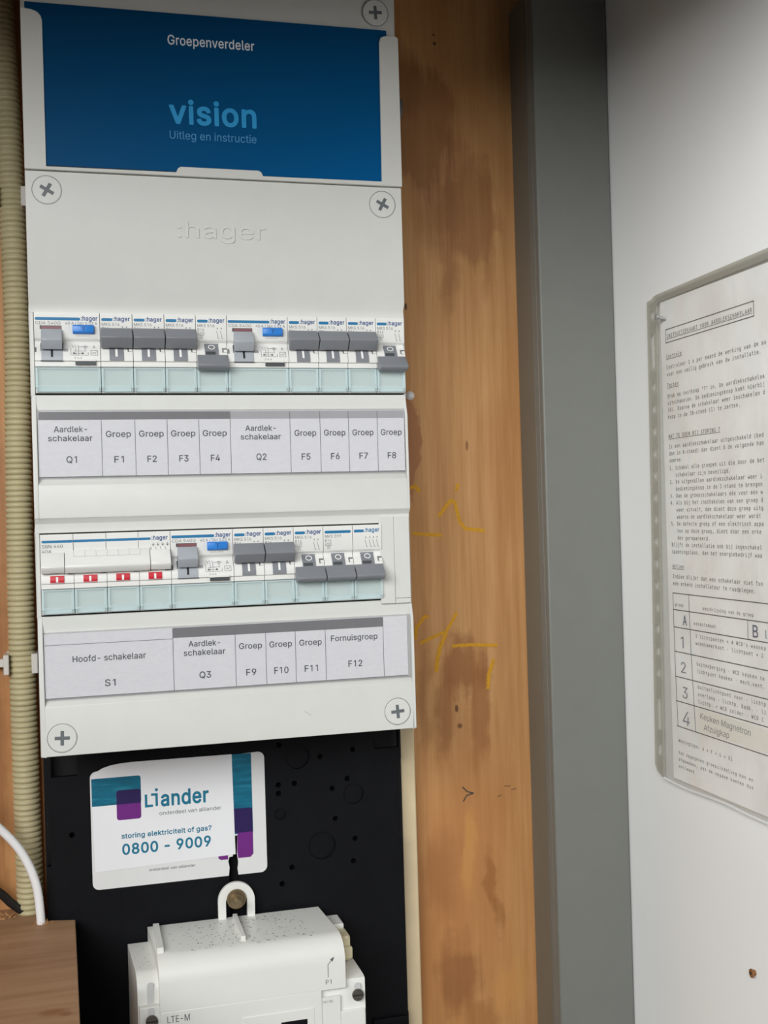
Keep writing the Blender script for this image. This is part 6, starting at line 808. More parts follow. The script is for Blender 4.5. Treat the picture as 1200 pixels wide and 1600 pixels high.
# base tray behind the covers (hollow behind the breaker openings)
MB().box(XL+1, 0.2-.6, 3.5, 68.6, -240, 262).box(209.95, XRr-.2, 3.5, 68.6, -240, 262).box(-.4, 209.95, 66, 68.6, -240, 262) \
    .box(-.4, 209.95, 3.5, 66, -240, -236).box(-.4, 209.95, 3.5, 66, 258, 262).build('base_tray', 'cover_plastic', box)
R = 2.8                                                 # recess of the breaker rows
lc = MB()
T = 3.2
def seg(prof, x0, x1):                                  # skin of the cover with thickness, prof front (y,z) top -> bottom
    back = [(max(y, 0)+T, z) for y, z in prof][::-1]
    lc.prism_x(prof+back, x0, x1)
# plate above row 1
seg([(.0, 77.2), (0, 8.6), (R, 5.2), (R, 0.35)], XL, XRr)
# between the rows
xa, xb = .15, 209.2
midp = [(R, -45.0), (R, -92.0), (.0, -94.6), (0, -112.4), (R, -115.6), (R, -120.7)]
seg(midp, xa, xb)
rail = [(R, -45.0), (R, -48), (.0, -57.5), (0, -112.4), (R, -115.6), (R, -120.7)]
seg(rail, XL, xa); seg(rail, xb, XRr)
# below row 2
seg([(R, -166.3), (R, -212.6), (.0, -215.4), (0, -242.5)], xa, xb)
rail2 = [(R, -166.3), (R, -168), (.0, -177.5), (0, -242.5)]
seg(rail2, XL, xa); seg(rail2, xb, XRr)
# narrow side bars beside the openings
for z0, z1 in ((-45.0, .35), (-166.3, -120.7)):
    lc.box(XL, -.18, R, R+T, z0, z1); lc.box(210.1, XRr, R, R+T, z0, z1)
# bottom flange of the cover
lc.box(XL, XRr, T, 30, -242.5, -240.4)
lower = lc.build('lower_cover', 'cover_plastic', box, bevel=.35)
# raised maker's name
mb = MB(); text(mb, ':hager', 78.6, 43.4, 9.3, front(-.6), w=50)
vs = mb.v[:]; fs = mb.f[:]
nv = len(vs); rim = {}
edges = {}
for f in fs:
    for a, b in zip(f, f[1:]+f[:1]):
        k = (min(a, b), max(a, b)); edges[k] = edges.get(k, 0)+1
mb.add([(v[0], .2, v[2]) for v in vs], [])
for (a, b), n in edges.items():
    if n == 1: mb.f.append((a, b, b+nv, a+nv)); mb.m.append(0)
mb.build('raised_lettering', 'cover_plastic', lower)
# cover scratches
MB().stroke([(143.6, -227.8), (147.5, -230.4)], .3, front(-.04)).build('scratch', 'header_light', lower)

def screw(cx, cz, ang, parent):
    mb = MB(); ca, sa = math.cos(ang), math.sin(ang); r = 7.7
    mb.cur = 1                                           # dark gap ring
    o = circ(cx, cz, r+.32, 40); i = circ(cx, cz, r, 40)
    mb.add([(x, -.03, z) for x, z in o+i], [(k, (k+1) % 40, 40+(k+1) % 40, 40+k) for k in range(40)])
    mb.cur = 0
    # head with a chamfered rim and a sunk cross
    r1 = circ(cx, cz, r, 40); r2 = circ(cx, cz, r-.45, 40)
    mb.add([(x, 0.15, z) for x, z in r1]+[(x, -.32, z) for x, z in r2], [(k, (k+1) % 40, 40+(k+1) % 40, 40+k) for k in range(40)])
    a, b = .95, 4.0
    cross = [(a, a), (a, b), (-a, b), (-a, a), (-b, a), (-b, -a), (-a, -a), (-a, -b), (a, -b), (a, -a), (b, -a), (b, a)]
    cw = [(cx+u*ca-v*sa, cz+u*sa+v*ca) for u, v in cross]
    # top face between r2 circle and cross: fan by quads to matched points
    n = 40
    def nearest(px, pz):
        th = math.atan2(pz-cz, px-cx) % (2*math.pi); return int(round(th/(2*math.pi)*n)) % n
    base = len(mb.v); mb.v += [(x, -.32, z) for x, z in r2]+[(x, -.32, z) for x, z in cw]
    idx = [nearest(*p) for p in cw]
    for k in range(12):
        i0, i1 = idx[k], idx[(k+1) % 12]; path = [i0]
        while path[-1] != i1: path.append((path[-1]+1) % n)
        mb.f.append(tuple([base+n+k]+[base+j for j in path]+[base+n+(k+1) % 12])); mb.m.append(0)
    mb.cur = 1
    mb.add([(x, -.32, z) for x, z in cw]+[(cx+(x-cx)*.9, -.06, cz+(z-cz)*.9) for x, z in cw],
           [(k, (k+1) % 12, 12+(k+1) % 12, 12+k) for k in range(12)]+[tuple(range(12, 24))])
    return mb.build('cover_screw', ['screw_white', 'screw_cross'], parent)
screw(8.9, 66.9, math.radians(-30), lower); screw(198.9, 67.0, math.radians(-28), lower)
screw(8.9, -232.7, math.radians(-2), lower); screw(199.3, -231.9, math.radians(4), lower)

# upper cover with the booklet pocket
uc = MB()
uc.box(XL, XRr-1.6, .6, 3.8, 77.55, 262)
upper = uc.build('upper_cover', 'pocket_plastic', box, bevel=.35)
screw(197.9, 180.2, math.radians(3), upper); screw(8.9, 180.2, math.radians(20), upper)
PY = -2.0                                                # front of the pocket frame
pk = [(XL, 77.6), (XRr+.2, 77.6)]
pk += [(XRr+.2, 165.2), (209.6, 166.2), (202.4, 166.0), (200.2, 165.0), (199.3, 162.2)]
pk += [(198.5, 80.0), (128.2, 79.7), (127.2, 81.9), (125.6, 82.8), (81.6, 82.8), (80.0, 81.9), (79.0, 79.6)]
pk += [(8.9, 79.4), (8.9, 158.8), (8.2, 161.6), (6.4, 163.6), (3.6, 164.6), (XL, 165.4)]
plate('pocket_frame', pk, [], PY, .55, 'pocket_plastic', upper, bevel=.3)
# cable gland on the side of the box
MB().cyl((XRr-.2, 44, 140), (1, 0, 0), 8, 11, 24).cyl((XRr+10.8, 44, 140), (1, 0, 0), 6.5, 3, 24).build('cable_gland', 'gland_grey', box, smooth=True)

# blanking plate at the end of row 2
MB().box(191.6, 200.2, 0.9, 2.7, -168.2, -117.1).box(200.55, 209.75, .9, 2.7, -165.2, -117.1).box(200.2, 200.55, 1.25, 2.7, -168.2, -117.1) \
    .box(200.55, 209.75, .9, 2.7, -168.2, -165.4).build('blanking_plate', 'cover_plastic', box, bevel=.18)

# booklet in the pocket
bk = thing('instruction_booklet', (104, -.6, 80), 'blue instruction booklet in the pocket of the upper cover', 'booklet')
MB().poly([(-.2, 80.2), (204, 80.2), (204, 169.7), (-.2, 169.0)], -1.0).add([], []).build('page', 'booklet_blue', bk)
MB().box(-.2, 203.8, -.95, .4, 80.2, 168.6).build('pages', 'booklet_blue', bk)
bf = front(-1.08)
MB_ = MB(); text(MB_, 'Groepenverdeler', 76.3, 151.6, 5.3, bf, w=49, bold=.012); MB_.build('lettering', 'booklet_white', bk)
MB_ = MB(); text(MB_, 'vision', 76.0, 107.6, 12.7, bf, w=49.3, bold=.020); MB_.build('lettering', 'booklet_cyan', bk)
MB_ = MB(); text(MB_, 'Uitleg en instructie', 76.0, 98.6, 4.5, bf, w=49); MB_.build('lettering', 'booklet_pale', bk)

# ================================================================== BREAKERS
DRUM = [(0, 0), (-13.9, 0), (-14.5, .35), (-15.6, 1.7), (-16.6, 1.9), (-17.6, 1.35), (-19.2, .1), (-21, -1.0), (-23, -1.75), (-25, -2.1), (-26.7, -2.1),
        (-26.8, -1.0), (-29.7, -1.0), (-29.9, 1.6), (-43.9, 1.6)]
def dy(z):
    for (z0, y0), (z1, y1) in zip(DRUM[:-1], DRUM[1:]):
        if z1 <= z <= z0: return y0+(y1-y0)*(z-z0)/(z1-z0) if z0 != z1 else y0
    return 0
def body(x0, wdt, z, prof=DRUM, back=58, gap=.16):
    return MB().prism_x([(y, z+zz) for zz, y in prof]+[(back, z-43.9), (back, z)], x0+gap, x0+wdt-gap)
def drum_piece(mb, x0, x1, za, zb, z, off, n=7, depth=1.5):
    zs = [za+(zb-za)*i/n for i in range(n+1)]
    return mb.prism_x([(dy(q)-off, z+q) for q in zs]+[(dy(zb)+depth, z+zb), (dy(za)+depth, z+za)], x0, x1)
def drum_rect(mb, x0, x1, za, zb, z, off, n=5):
    zs = [za+(zb-za)*i/n for i in range(n+1)]
    return mb.strip_x([(dy(q)-off, z+q) for q in zs], x0, x1)
def terminal_cover(x0, wdt, z, root, joint=None):
    g = .25; a, b = x0+g, x0+wdt-g
    tc = MB()
    tc.box(a+1.2, b-1.2, -.55, -.1, z-40.2, z-31.0)                      # clear front pane
    o = tc.build('terminal_cover', 'clear_cyan', root)
    ed = MB()
    ed.box(a, a+1.2, -.9, 1.3, z-41.2, z-30.2).box(b-1.2, b, -.9, 1.3, z-41.2, z-30.2)
    ed.box(a+1.2, b-1.2, -.8, 1.2, z-31.0, z-30.2)
    ed.prism_x([(-.9, z-40.2), (-.3, z-43.3), (1.2, z-43.3), (1.2, z-40.2)], a+1.2, b-1.2)
    ed.prism_x([(-.9, z-41.2), (-.3, z-43.3), (1.2, z-43.3), (1.2, z-41.2)], a, a+1.2)
    ed.prism_x([(-.9, z-41.2), (-.3, z-43.3), (1.2, z-43.3), (1.2, z-41.2)], b-1.2, b)
    ed.build('cover_rim', 'clear_cyan_edge', o, bevel=.2)
    hg = MB().box(a+.1, a+1.3, -1.0, -.2, z-41.5, z-40.3).box(b-1.3, b-.1, -1.0, -.2, z-41.5, z-40.3)
    hg.build('hinge', 'clear_cyan_edge', o)
    return o
PF = -.05
def bar(x0, x1, z0, z1, y=PF): return MB().poly(rrect(x0, x1, z0, z1, (z1-z0)*.45), y)
def pole_symbols(mb, xs, z, f, s=1.0):
    for x in xs:
        mb.stroke([(x, z), (x, z-1.4*s)], .22, f); mb.stroke([(x-.45, z-.5), (x+.45, z-.5)], .2, f)
        mb.stroke([(x-.5, z-2.2*s), (x+.25, z-5.6*s), (x+.25, z-7*s)], .22, f)
        mb.stroke([(x+.25, z-7*s), (x+1.1, z-7*s)], .22, f)

BREAK_GROUP = 'single-module circuit breakers in the distribution box'
def make_mcb(x0, z, on, code, label, logo='short', symbols=2, txt=True):
    name = 'circuit_breaker'
    root = thing(name, (x0+8.75, 30, z-43.9), label, 'circuit breaker', BREAK_GROUP)
    f = front(PF)
    b = body(x0, 17.5, z).build('body', 'module_plastic', root, smooth=True)
    if logo == 'short':
        bar(x0+.9, x0+6.9, z-4.35, z-2.7).build('blue_bar', 'print_blue', b)
        m = MB(); text(m, ':hager', x0+7.3, z-4.2, 2.35, f, w=9.0, bold=.014); m.build('lettering', 'print_navy' if code else 'print_blue', b)
    else:
        bar(x0+.9, x0+16.5, z-4.4, z-2.8).build('blue_bar', 'print_blue', b)
    m = MB()
    if txt:
        text(m, code, x0+1.0, z-6.9, 1.65, f, w=9.6); text(m, 'B16', x0+1.0, z-9.2, 1.6, f, w=3.7)
        if not on:
            text(m, '6000', x0+1.0, z-11.2, 1.1, f, w=3.9)
            m.stroke([(x0+.9, z-11.5), (x0+5.0, z-11.5)], .14, f); m.stroke([(x0+.9, z-9.8), (x0+5.0, z-9.8)], .14, f)
            text(m, '3', x0+2.6, z-13.0, 1.1, f)
            m.stroke([(x0+2.2, z-13.3), (x0+3.9, z-13.3), (x0+3.9, z-11.7), (x0+2.2, z-11.7), (x0+2.2, z-13.3)], .14, f)
    if symbols == 2: pole_symbols(m, [x0+12.2, x0+14.4], z-7.0, f, .9 if not on else .75)
    elif symbols == 4: pole_symbols(m, [x0+8.0, x0+10.4, x0+12.6, x0+14.8], z-6.8, f, .85)
    if m.v: m.build('lettering', 'print_grey', b)
    # small latch window beside the toggle
    m = MB(); drum_rect(m, x0+14.6, x0+17.2, -18.7, -21.4, z, .10); m.build('latch_recess', 'header_dark', b)
    m = MB(); drum_piece(m, x0+15.3, x0+17.25, -19.6, -21.3, z, .45); m.build('latch', 'module_plastic', b)
    # rocker drum
    m = MB(); drum_piece(m, x0+4.7, x0+12.4, -16.0, -26.5, z, .45); rk = m.build('rocker', 'handle_grey', root, smooth=True)
    if on:
        m = MB(); drum_rect(m, x0+7.9, x0+9.1, -19.8, -24.3, z, .55); m.build('mark_on', 'white_mark', rk)
        h = MB().prism_x([(-.6, z-8.5), (-1.8, z-8.4), (-7.7, z-14.0), (-7.8, z-14.5), (-3.2, z-19.4), (-1, z-19.5), (.2, z-16), (.2, z-10)], x0+.3, x0+17.2)
    else:
        m = MB(); n = 28; vs = []
        for rr, sq in ((1.95, 1.45), (1.45, 1.0)):
            for i in range(n):
                th = 2*math.pi*i/n; zz = -18.2+sq*math.sin(th); vs.append((x0+8.6+rr*math.cos(th), dy(zz)-.8, z+zz))
        m.add(vs, [(k, (k+1) % n, n+(k+1) % n, n+k) for k in range(n)]); m.build('mark_off', 'white_mark', rk)
        m = MB(); drum_rect(m, x0+5.2, x0+10.6, -20.9, -22.6, z, .6); m.build('slot', 'dark_grey', rk)
        h = MB().prism_x([(-1.2, z-23.0), (-2.6, z-22.9), (-8.2, z-28.4), (-8.6, z-29.2), (-8.4, z-30.0), (-7.0, z-31.3), (-3.2, z-31.9), (-.8, z-30.5), (.2, z-25)],
                         x0+.3, x0+17.2)
    h.build('toggle_handle', 'handle_grey', root, bevel=.3)
    terminal_cover(x0, 17.5, z, root)
    return root

Z1, Z2 = 0.0, -121.4
def at_module(src, k, z0, k2, z2, label):
    c = copy_tree(src); c.location = c.location+Vector(((k2-k)*17.5, 0, z2-z0))*S; c['label'] = label; return c
b_on = make_mcb(2*17.5, Z1, True, 'MKS 516', 'circuit breaker with grey handle up, above the F1 label')
at_module(b_on, 2, Z1, 3, Z1, 'circuit breaker with grey handle up, above the F2 label')
at_module(b_on, 2, Z1, 4, Z1, 'circuit breaker with grey handle up, above the F3 label')
at_module(b_on, 2, Z1, 8, Z1, 'circuit breaker with grey handle up, above the F5 label')
at_module(b_on, 2, Z1, 9, Z1, 'circuit breaker with grey handle up, above the F6 label')
at_module(b_on, 2, Z1, 10, Z1, 'circuit breaker with grey handle up, above the F7 label')
at_module(b_on, 2, Z1, 6, Z2, 'circuit breaker with grey handle up, above the F9 label')
at_module(b_on, 2, Z1, 7, Z2, 'circuit breaker with grey handle up, above the F10 label')
b_off = make_mcb(5*17.5, Z1, False, 'MKS 516', 'circuit breaker switched off, handle down, above the F4 label')
at_module(b_off, 5, Z1, 11, Z1, 'circuit breaker switched off, handle down, above the F8 label')
at_module(b_off, 5, Z1, 8, Z2, 'circuit breaker switched off, handle down, above the F11 label')
make_mcb(9*17.5, Z2, False, 'MKS 599', 'switched off breaker with one long blue bar, above the F12 label', logo='long', symbols=0)
make_mcb(10*17.5, Z2, False, '', 'rightmost switched off breaker of the lower row, with four pole symbols', logo='short', symbols=4, txt=False)

def make_rcd(x0, z, label):
    root = thing('residual_current_device', (x0+17.5, 30, z-43.9), label, 'earth leakage switch', 'two-module earth leakage switches')
    f = front(PF)
    b = body(x0, 35, z).build('body', 'module_plastic', root, smooth=True)
    bar(x0+.7, x0+24.6, z-4.3, z-2.7).build('blue_bar', 'print_blue', b)
    m = MB(); text(m, ':hager', x0+25.0, z-4.2, 2.35, f, w=8.8, bold=.014); m.build('lettering', 'print_navy', b)
    m = MB(); text(m, 'CDA 540G', x0+.9, z-6.6, 1.6, f, w=13.2); text(m, '40 A / I\u0394n 0,03 A', x0+16.6, z-6.6, 1.6, f, w=17); m.build('lettering', 'print_grey', b)
    # status window
    MB().box(x0+3.1, x0+14.6, -.12, .3, z-9.2, z-7.2).build('window_frame', 'dark_grey', b)
    MB().rect(x0+3.9, x0+14.3, z-9.1, z-7.5, -.2).build('status_window', 'red_window', b)
    # lever
    m = MB(); drum_piece(m, x0+3.6, x0+14.8, -14.4, -26.6, z, .35); rk = m.build('rocker', 'lever_grey', root, smooth=True)
    MB().box(x0+3.2, x0+3.6, -1.2, 1, z-26.9, z-17).box(x0+14.8, x0+15.1, -1.2, 1, z-26.9, z-17).box(x0+3.2, x0+15.1, -2.16, 0, z-26.95, z-26.6).build('rocker_gap', 'dark_grey', rk)
    m = MB(); drum_rect(m, x0+8.6, x0+9.8, -20.6, -24.8, z, .45); m.build('mark_on', 'print_black', rk)
    MB().prism_x([(-.3, z-9.3), (-1.6, z-9.3), (-6.6, z-15.4), (-6.7, z-16.0), (-3.6, z-20.7), (-1, z-20.6), (1.5, z-17), (.2, z-11)], x0+3.7, x0+14.7) \
        .build('lever', 'lever_grey', root, bevel=.35)
    # test button
    tb = MB().prism_x([(.2, z-6.9), (-1.5, z-6.9), (-2.3, z-7.4), (-2.2, z-10.8), (-1.2, z-11.7), (.2, z-11.7)], x0+20.4, x0+31.8).build('test_button', 'button_blue', root, bevel=.35)
    m = MB(); text(m, 'T', x0+26.1, z-10.0, 2.0, front(-2.42), align='c', w=3.0); m.build('lettering', 'print_navy', tb)
    m = MB()
    for k in range(6): m.stroke([(x0+22.2+k*1.25, z-12.7), (x0+23.1+k*1.25, z-12.7)], .5, f)
    m.build('fine_print', 'header_light', b)
    # wiring diagram printed on the drum
    m = MB(); g = lambda u, v: (x0+u, dy(v)-.06, z+v)
    def sl(*p): m.stroke(list(p), .2, g)
    def curve_line(u, va, vb, du=0):
        n = 5
        for i in range(n): sl((u+du*i/n, va+(vb-va)*i/n), (u+du*(i+1)/n, va+(vb-va)*(i+1)/n))
    for u in (20.4, 21.8, 23.3): curve_line(u-.6, -17.4, -19.4, .9)
    for u in (19.2, 21.8, 23.3): curve_line(u, -19.4, -23.6)
    sl((20.4, -21.2), (27.2, -21.2)); sl((20.4, -22.6), (26.2, -22.6)); sl((19.2, -23.6), (28.4, -23.6)); curve_line(28.4, -21.8, -23.6)
    sl((23.3, -18.6), (28.6, -18.6)); curve_line(26.8, -18.0, -21.0)
    sl((25.8, -18.2), (27.8, -18.2)); sl((25.8, -19.4), (27.8, -19.4))
    for u in (20.8, 25.4): drum_rect(m, x0+u-.5, x0+u+.5, -22.0, -23.0, z, .06, 2)
    sl((29.8, -20.8), (33.4, -20.8)); sl((29.8, -23.6), (33.4, -23.6)); curve_line(29.8, -20.8, -23.6); curve_line(33.4, -20.8, -23.6)
    sl((30.2, -22.8), (31.2, -21.8)); sl((31.2, -21.8), (31.8, -22.8)); sl((31.8, -22.8), (32.8, -21.4))
    text(m, 'A', x0+31.6, z-19.6, 1.8, lambda u, v: (u, dy(v-z)-.06, v), align='c')
    text(m, '2 4 6', x0+21, z-25.6, 1.0, lambda u, v: (u, dy(v-z)-.06, v), w=4)
    m.build('wiring_diagram', 'print_grey', b)
    # small oval window and slit
    m = MB(); drum_rect(m, x0+15.5, x0+17.8, -19.8, -21.6, z, .06); m.build('oval_window', 'header_light', b)
    m = MB(); drum_rect(m, x0+.3, x0+1.1, -19.2, -22.0, z, .06); m.build('side_slit', 'print_grey', b)
    # label slot with a pale lip
    sl_ = MB().box(x0+21.2, x0+32.4, -2.9, -.9, z-27.0, z-25.9).build('slot_lip', 'module_plastic', b, bevel=.2)
    MB().rect(x0+21.4, x0+32.3, z-28.9, z-27.0, -2.35).box(x0+21.4, x0+32.3, -2.3, -.9, z-28.9, z-27.0).build('slot', 'dark_grey', b)
    terminal_cover(x0, 35, z, root)
    return root
r1 = make_rcd(0, Z1, 'earth leakage switch with blue test button, above the Q1 label')
at_module(r1, 0, Z1, 6, Z1, 'earth leakage switch with blue test button, above the Q2 label')
at_module(r1, 0, Z1, 4, Z2, 'earth leakage switch with blue test button, above the Q3 label')

def make_main(x0, z):
    root = thing('main_switch', (x0+35, 30, z-43.9), 'wide four-pole main switch with red indicators, above the S1 label', 'main switch')
    f = front(PF)
    for k in range(4):
        b = body(x0+17.5*k, 17.5, z, gap=.12).build('pole_body', 'module_plastic', root, smooth=True)
        a = x0+17.5*k
        if k < 3: bar(a+(.9 if k == 0 else .05), a+17.4, z-4.7, z-3.3).build('blue_bar', 'print_blue', b)
        else: bar(a+.05, a+6.8, z-4.7, z-3.3).build('blue_bar', 'print_blue', b)
        # rocker with the red indicator
        m = MB(); drum_piece(m, a+4.8, a+12.4, -19.6, -26.6, z, .3); rk = m.build('rocker', 'module_plastic', root, smooth=True)
        m = MB(); drum_piece(m, a+4.9, a+12.3, -22.6, -26.9, z, .6); m.build('red_indicator', 'toggle_red', rk)
        m = MB(); drum_rect(m, a+8.0, a+9.1, -23.3, -26.1, z, .7, 3); m.build('mark_on', 'white_mark', rk)
        m = MB(); drum_rect(m, a+4.9, a+10.2, -20.6, -21.6, z, .42, 2); m.build('slot', 'header_light', rk)
        m = MB(); drum_rect(m, a+14.2, a+17.0, -20.2, -22.0, z, .1, 2); m.build('latch_recess', 'header_dark', b)
        terminal_cover(a, 17.5, z, root)
    m = MB(); text(m, ':hager', x0+59.8, z-4.7, 2.35, f, w=8.8, bold=.014); m.build('lettering', 'print_navy', root)
    m = MB(); text(m, 'SBN 440', x0+1.0, z-7.4, 1.75, f, w=11); text(m, '40A', x0+1.0, z-10.2, 1.75, f, w=5); m.build('lettering', 'print_dark', root)
    m = MB()
    for x in (60.6, 63.2, 65.8, 68.4):
        x += x0
        m.stroke([(x, z-6.2), (x, z-8.0)], .28, f); m.stroke([(x-.7, z-7.0), (x, z-8), (x+.7, z-7.0)], .25, f)
        m.stroke([(x-1.5, z-8.6), (x, z-12.2)], .28, f)
        m.stroke([(x-1.4, z-10.4), (x+.4, z-10.4)], .15, f)
    m.build('pole_symbols', 'print_grey', root)
    prof = [(0, z-10), (-1.6, z-10), (-6.6, z-16.8), (-7.0, z-17.8), (-6.6, z-18.6), (-4.2, z-21.2), (-.6, z-21.2), (1.2, z-18)]
    pc = [(0, z-9), (-1.4, z-9.0), (-7.0, z-16.6), (-7.4, z-17.8), (-7.0, z-18.7), (-4.4, z-21.4), (-.6, z-21.4), (1.2, z-18)]
    hd = MB().prism_x(pc, x0+12.9, x0+58.4).build('switch_bar', 'module_plastic', root, bevel=.35)
    MB().prism_x(prof, x0+.4, x0+12.6).build('bar_end', 'module_plastic', hd, bevel=.3)
    MB().prism_x(prof, x0+58.7, x0+69.7).build('bar_end', 'module_plastic', hd, bevel=.3)
    # engraved row of little fields along the bar
    m = MB(); g = lambda u, v: (u, -1.4+(v-(z-9.0))*(5.6/7.6)-.06, v)
    for k in range(7): m.stroke([(x0+17.6+k*5.95, z-9.2), (x0+17.6+k*5.95, z-12.4)], .16, g)
    m.stroke([(x0+17.6, z-12.4), (x0+53.3, z-12.4)], .16, g); m.build('engraved_fields', 'header_light', hd)
    return root
make_main(0, Z2)

# ================================================================== LABEL STRIPS
def label_strip(name, z_top, z_bot, cells, heads, label, x1, xend):
    root = thing(name, (104, 1.5, z_bot), label, 'label strip')
    MB().box(0.6, x1, 1.2, 2.6, z_bot, z_top).build('card', 'label_paper', root)
    y = 1.14; f = front(y)
    mh = {}
    for (xa_, xb_, mat, ztop, zb_) in heads:
        MB().rect(xa_, xb_, zb_, ztop, y+.02).build('header_band', mat, root)
    ln = MB()
    for xx, za_ in cells['lines']: ln.stroke([(xx, za_), (xx, z_bot+.2)], .32, f)
    for seg_ in cells.get('hlines', []): ln.stroke(seg_, .3, f)
    ln.stroke([(.8, z_bot+.15), (x1-.2, z_bot+.15)], .3, f)
    ln.build('ruling', 'label_line', root)
    for s_, cx, zb, h, wd in cells['text']:
        m = MB(); text(m, s_, cx, zb, h, front(y-.03), w=wd, align='c', bold=.012); m.build('lettering', 'label_text', root)
    win = MB().box(0.3, xend, .75, 1.0, z_bot-.9, z_top+.9).build('clear_window', 'clear_film', root)
    MB().box(.3, .75, .45, 2.7, z_bot-.9, z_top+.9).box(xend-.45, xend, .45, 2.7, z_bot-.9, z_top+.9) \
        .box(.75, xend-.45, .45, 2.7, z_top+.5, z_top+.9).box(.75, xend-.45, .45, 2.7, z_bot-.9, z_bot-.5).build('window_edge', 'clear_film', win)
    return root
g = []
c1 = dict(lines=[(34.3, -58.9), (52.5, -58.9), (70.2, -58.9), (87.9, -58.9), (105.6, -54.6), (140.1, -54.6), (157.8, -54.6), (174.8, -54.6), (192.2, -54.6)],
          text=[('Aardlek-', 17.8, -65.5, 3.1, 17.6), ('schakelaar', 17.6, -70.4, 3.1, 23.6), ('Q1', 18.0, -82.4, 3.6, 5.6)])
for s_, cx in (('F1', 43.4), ('F2', 61.4), ('F3', 79.0), ('F4', 96.7)):
    c1['text'] += [('Groep', cx, -68.4, 3.3, 13.6), (s_, cx, -82.6, 3.5, 5.2)]
c1['text'] += [('Aardlek-', 123, -65.7, 3.1, 17.6), ('schakelaar', 123, -70.6, 3.1, 23.2), ('Q2', 123, -82.4, 3.6, 5.8)]
for s_, cx in (('F5', 149.0), ('F6', 166.4), ('F7', 183.4), ('F8', 200.6)):
    c1['text'] += [('Groep', cx, -68.8, 3.3, 12.8), (s_, cx, -82.6, 3.5, 5.2)]
label_strip('label_strip', -54.2, -90.2, c1, [(1, 105.5, 'header_dark', -54.4, -58.8), (105.7, 208.4, 'header_light', -54.4, -58.8)],
            'printed label strip under the upper breaker row, reading Q1 to F8', 208.6, 209.0)
c2 = dict(lines=[(70.0, -176.2), (104.9, -176.2), (122.4, -176.2), (139.6, -176.2), (157.3, -176.2), (192.1, -176.2)],
          hlines=[[(.8, -182), (70, -182)]],
          text=[('Hoofd- schakelaar', 35.2, -191.8, 3.3, 39.5), ('S1', 35.2, -206.0, 3.6, 5.8), ('Aardlek-', 87.5, -187.0, 3.2, 17.8), ('schakelaar', 87.5, -192.0, 3.2, 23.4), ('Q3', 87.5, -205.0, 3.6, 6.6)])
for s_, cx, wd in (('F9', 113.6, 5.8), ('F10', 131, 8.3), ('F11', 148.5, 7.8)):
    c2['text'] += [('Groep', cx, -190.0, 3.3, 13.2), (s_, cx, -205.2, 3.6, wd)]
c2['text'] += [('Fornuisgroep', 174.6, -188.6, 3.3, 28.0), ('F12', 174.8, -204.0, 3.6, 8.4)]
label_strip('label_strip', -175.8, -211.2, c2, [(70.2, 192, 'header_dark', -176.0, -181.6)],
            'printed label strip under the lower breaker row, reading S1 to F12', 206.9, 208.6)

# ================================================================== METER BOARD
mbd = thing('meter_board', (109, 80, -640), 'black plastic meter board with round holes below the distribution box', 'meter board')
BY = 70.0
outer = [(-3.4, -640), (219.2, -640), (219.2, -452), (220.4, -450), (220.4, -440), (219.0, -438), (219.4, -326), (217.0, -324), (217.0, -276), (220.2, -275), (220.4, -100), (-3.4, -100)]
big = [(151.8, -268.3, 7.8), (187.6, -295.2, 6.7), (166.0, -326.4, 8.8), (139.6, -303.8, 3.7)]
small = [(140.1, -259.9), (166.3, -269.4), (187.9, -266.6), (183.8, -285.0), (173.7, -290.5), (138.9, -285.2), (138.8, -290.6), (149.2, -285.1),
         (175.2, -310.0), (187.9, -324.0), (186.4, -338.3), (146.2, -338.1), (139.6, -347.9), (12.1, -304.2)]
holes = [circ(x, z, r) for x, z, r in big]+[circ(x, z, 1.75, 14) for x, z in small]
holes += [[(.8, -268.6), (16, -268.6), (16, -245), (.8, -245)], [(202.2, -267.6), (218.6, -267.6), (218.6, -245), (202.2, -245)]]
holes += [[(-2.6, -322), (-.4, -322), (-.4, -283), (-2.6, -283)]]
holes += [rrect(106.2, 111.9, -372, -312, 1.0)]
plate('board', outer, holes, BY, BY+4, 'black_board', mbd, bevel=0)
MB().box(-3.2, 222.8, BY+10, BY+12, -639, -101).build('back_panel', 'hole_black', mbd)
for x, z, r in big:
    MB().cyl((x, BY+1.4, z), (0, 1, 0), r-.15, 2.4, 32).build('knockout', 'black_board', mbd, smooth=True)
MB().box(196, 219, BY-2.4, BY-.05, -445.2, -441.5).build('rib', 'black_board', mbd, bevel=.5)
cb = MB().box(4, 233.6, 83, 95.5, -640, -100).build('backing_board', 'cream_board', loc=(110, 90, -640), bevel=1.2)
tag(cb, 'cream backing board edge showing right of the black meter board', 'backing board')

# stickers
st = thing('sticker', (77, BY, -339), 'older white sticker half hidden under the newer phone-number sticker', 'sticker')
SY = BY-.02
lo = rrect(23.4, 130.3, -339.0, -263.0, 4)
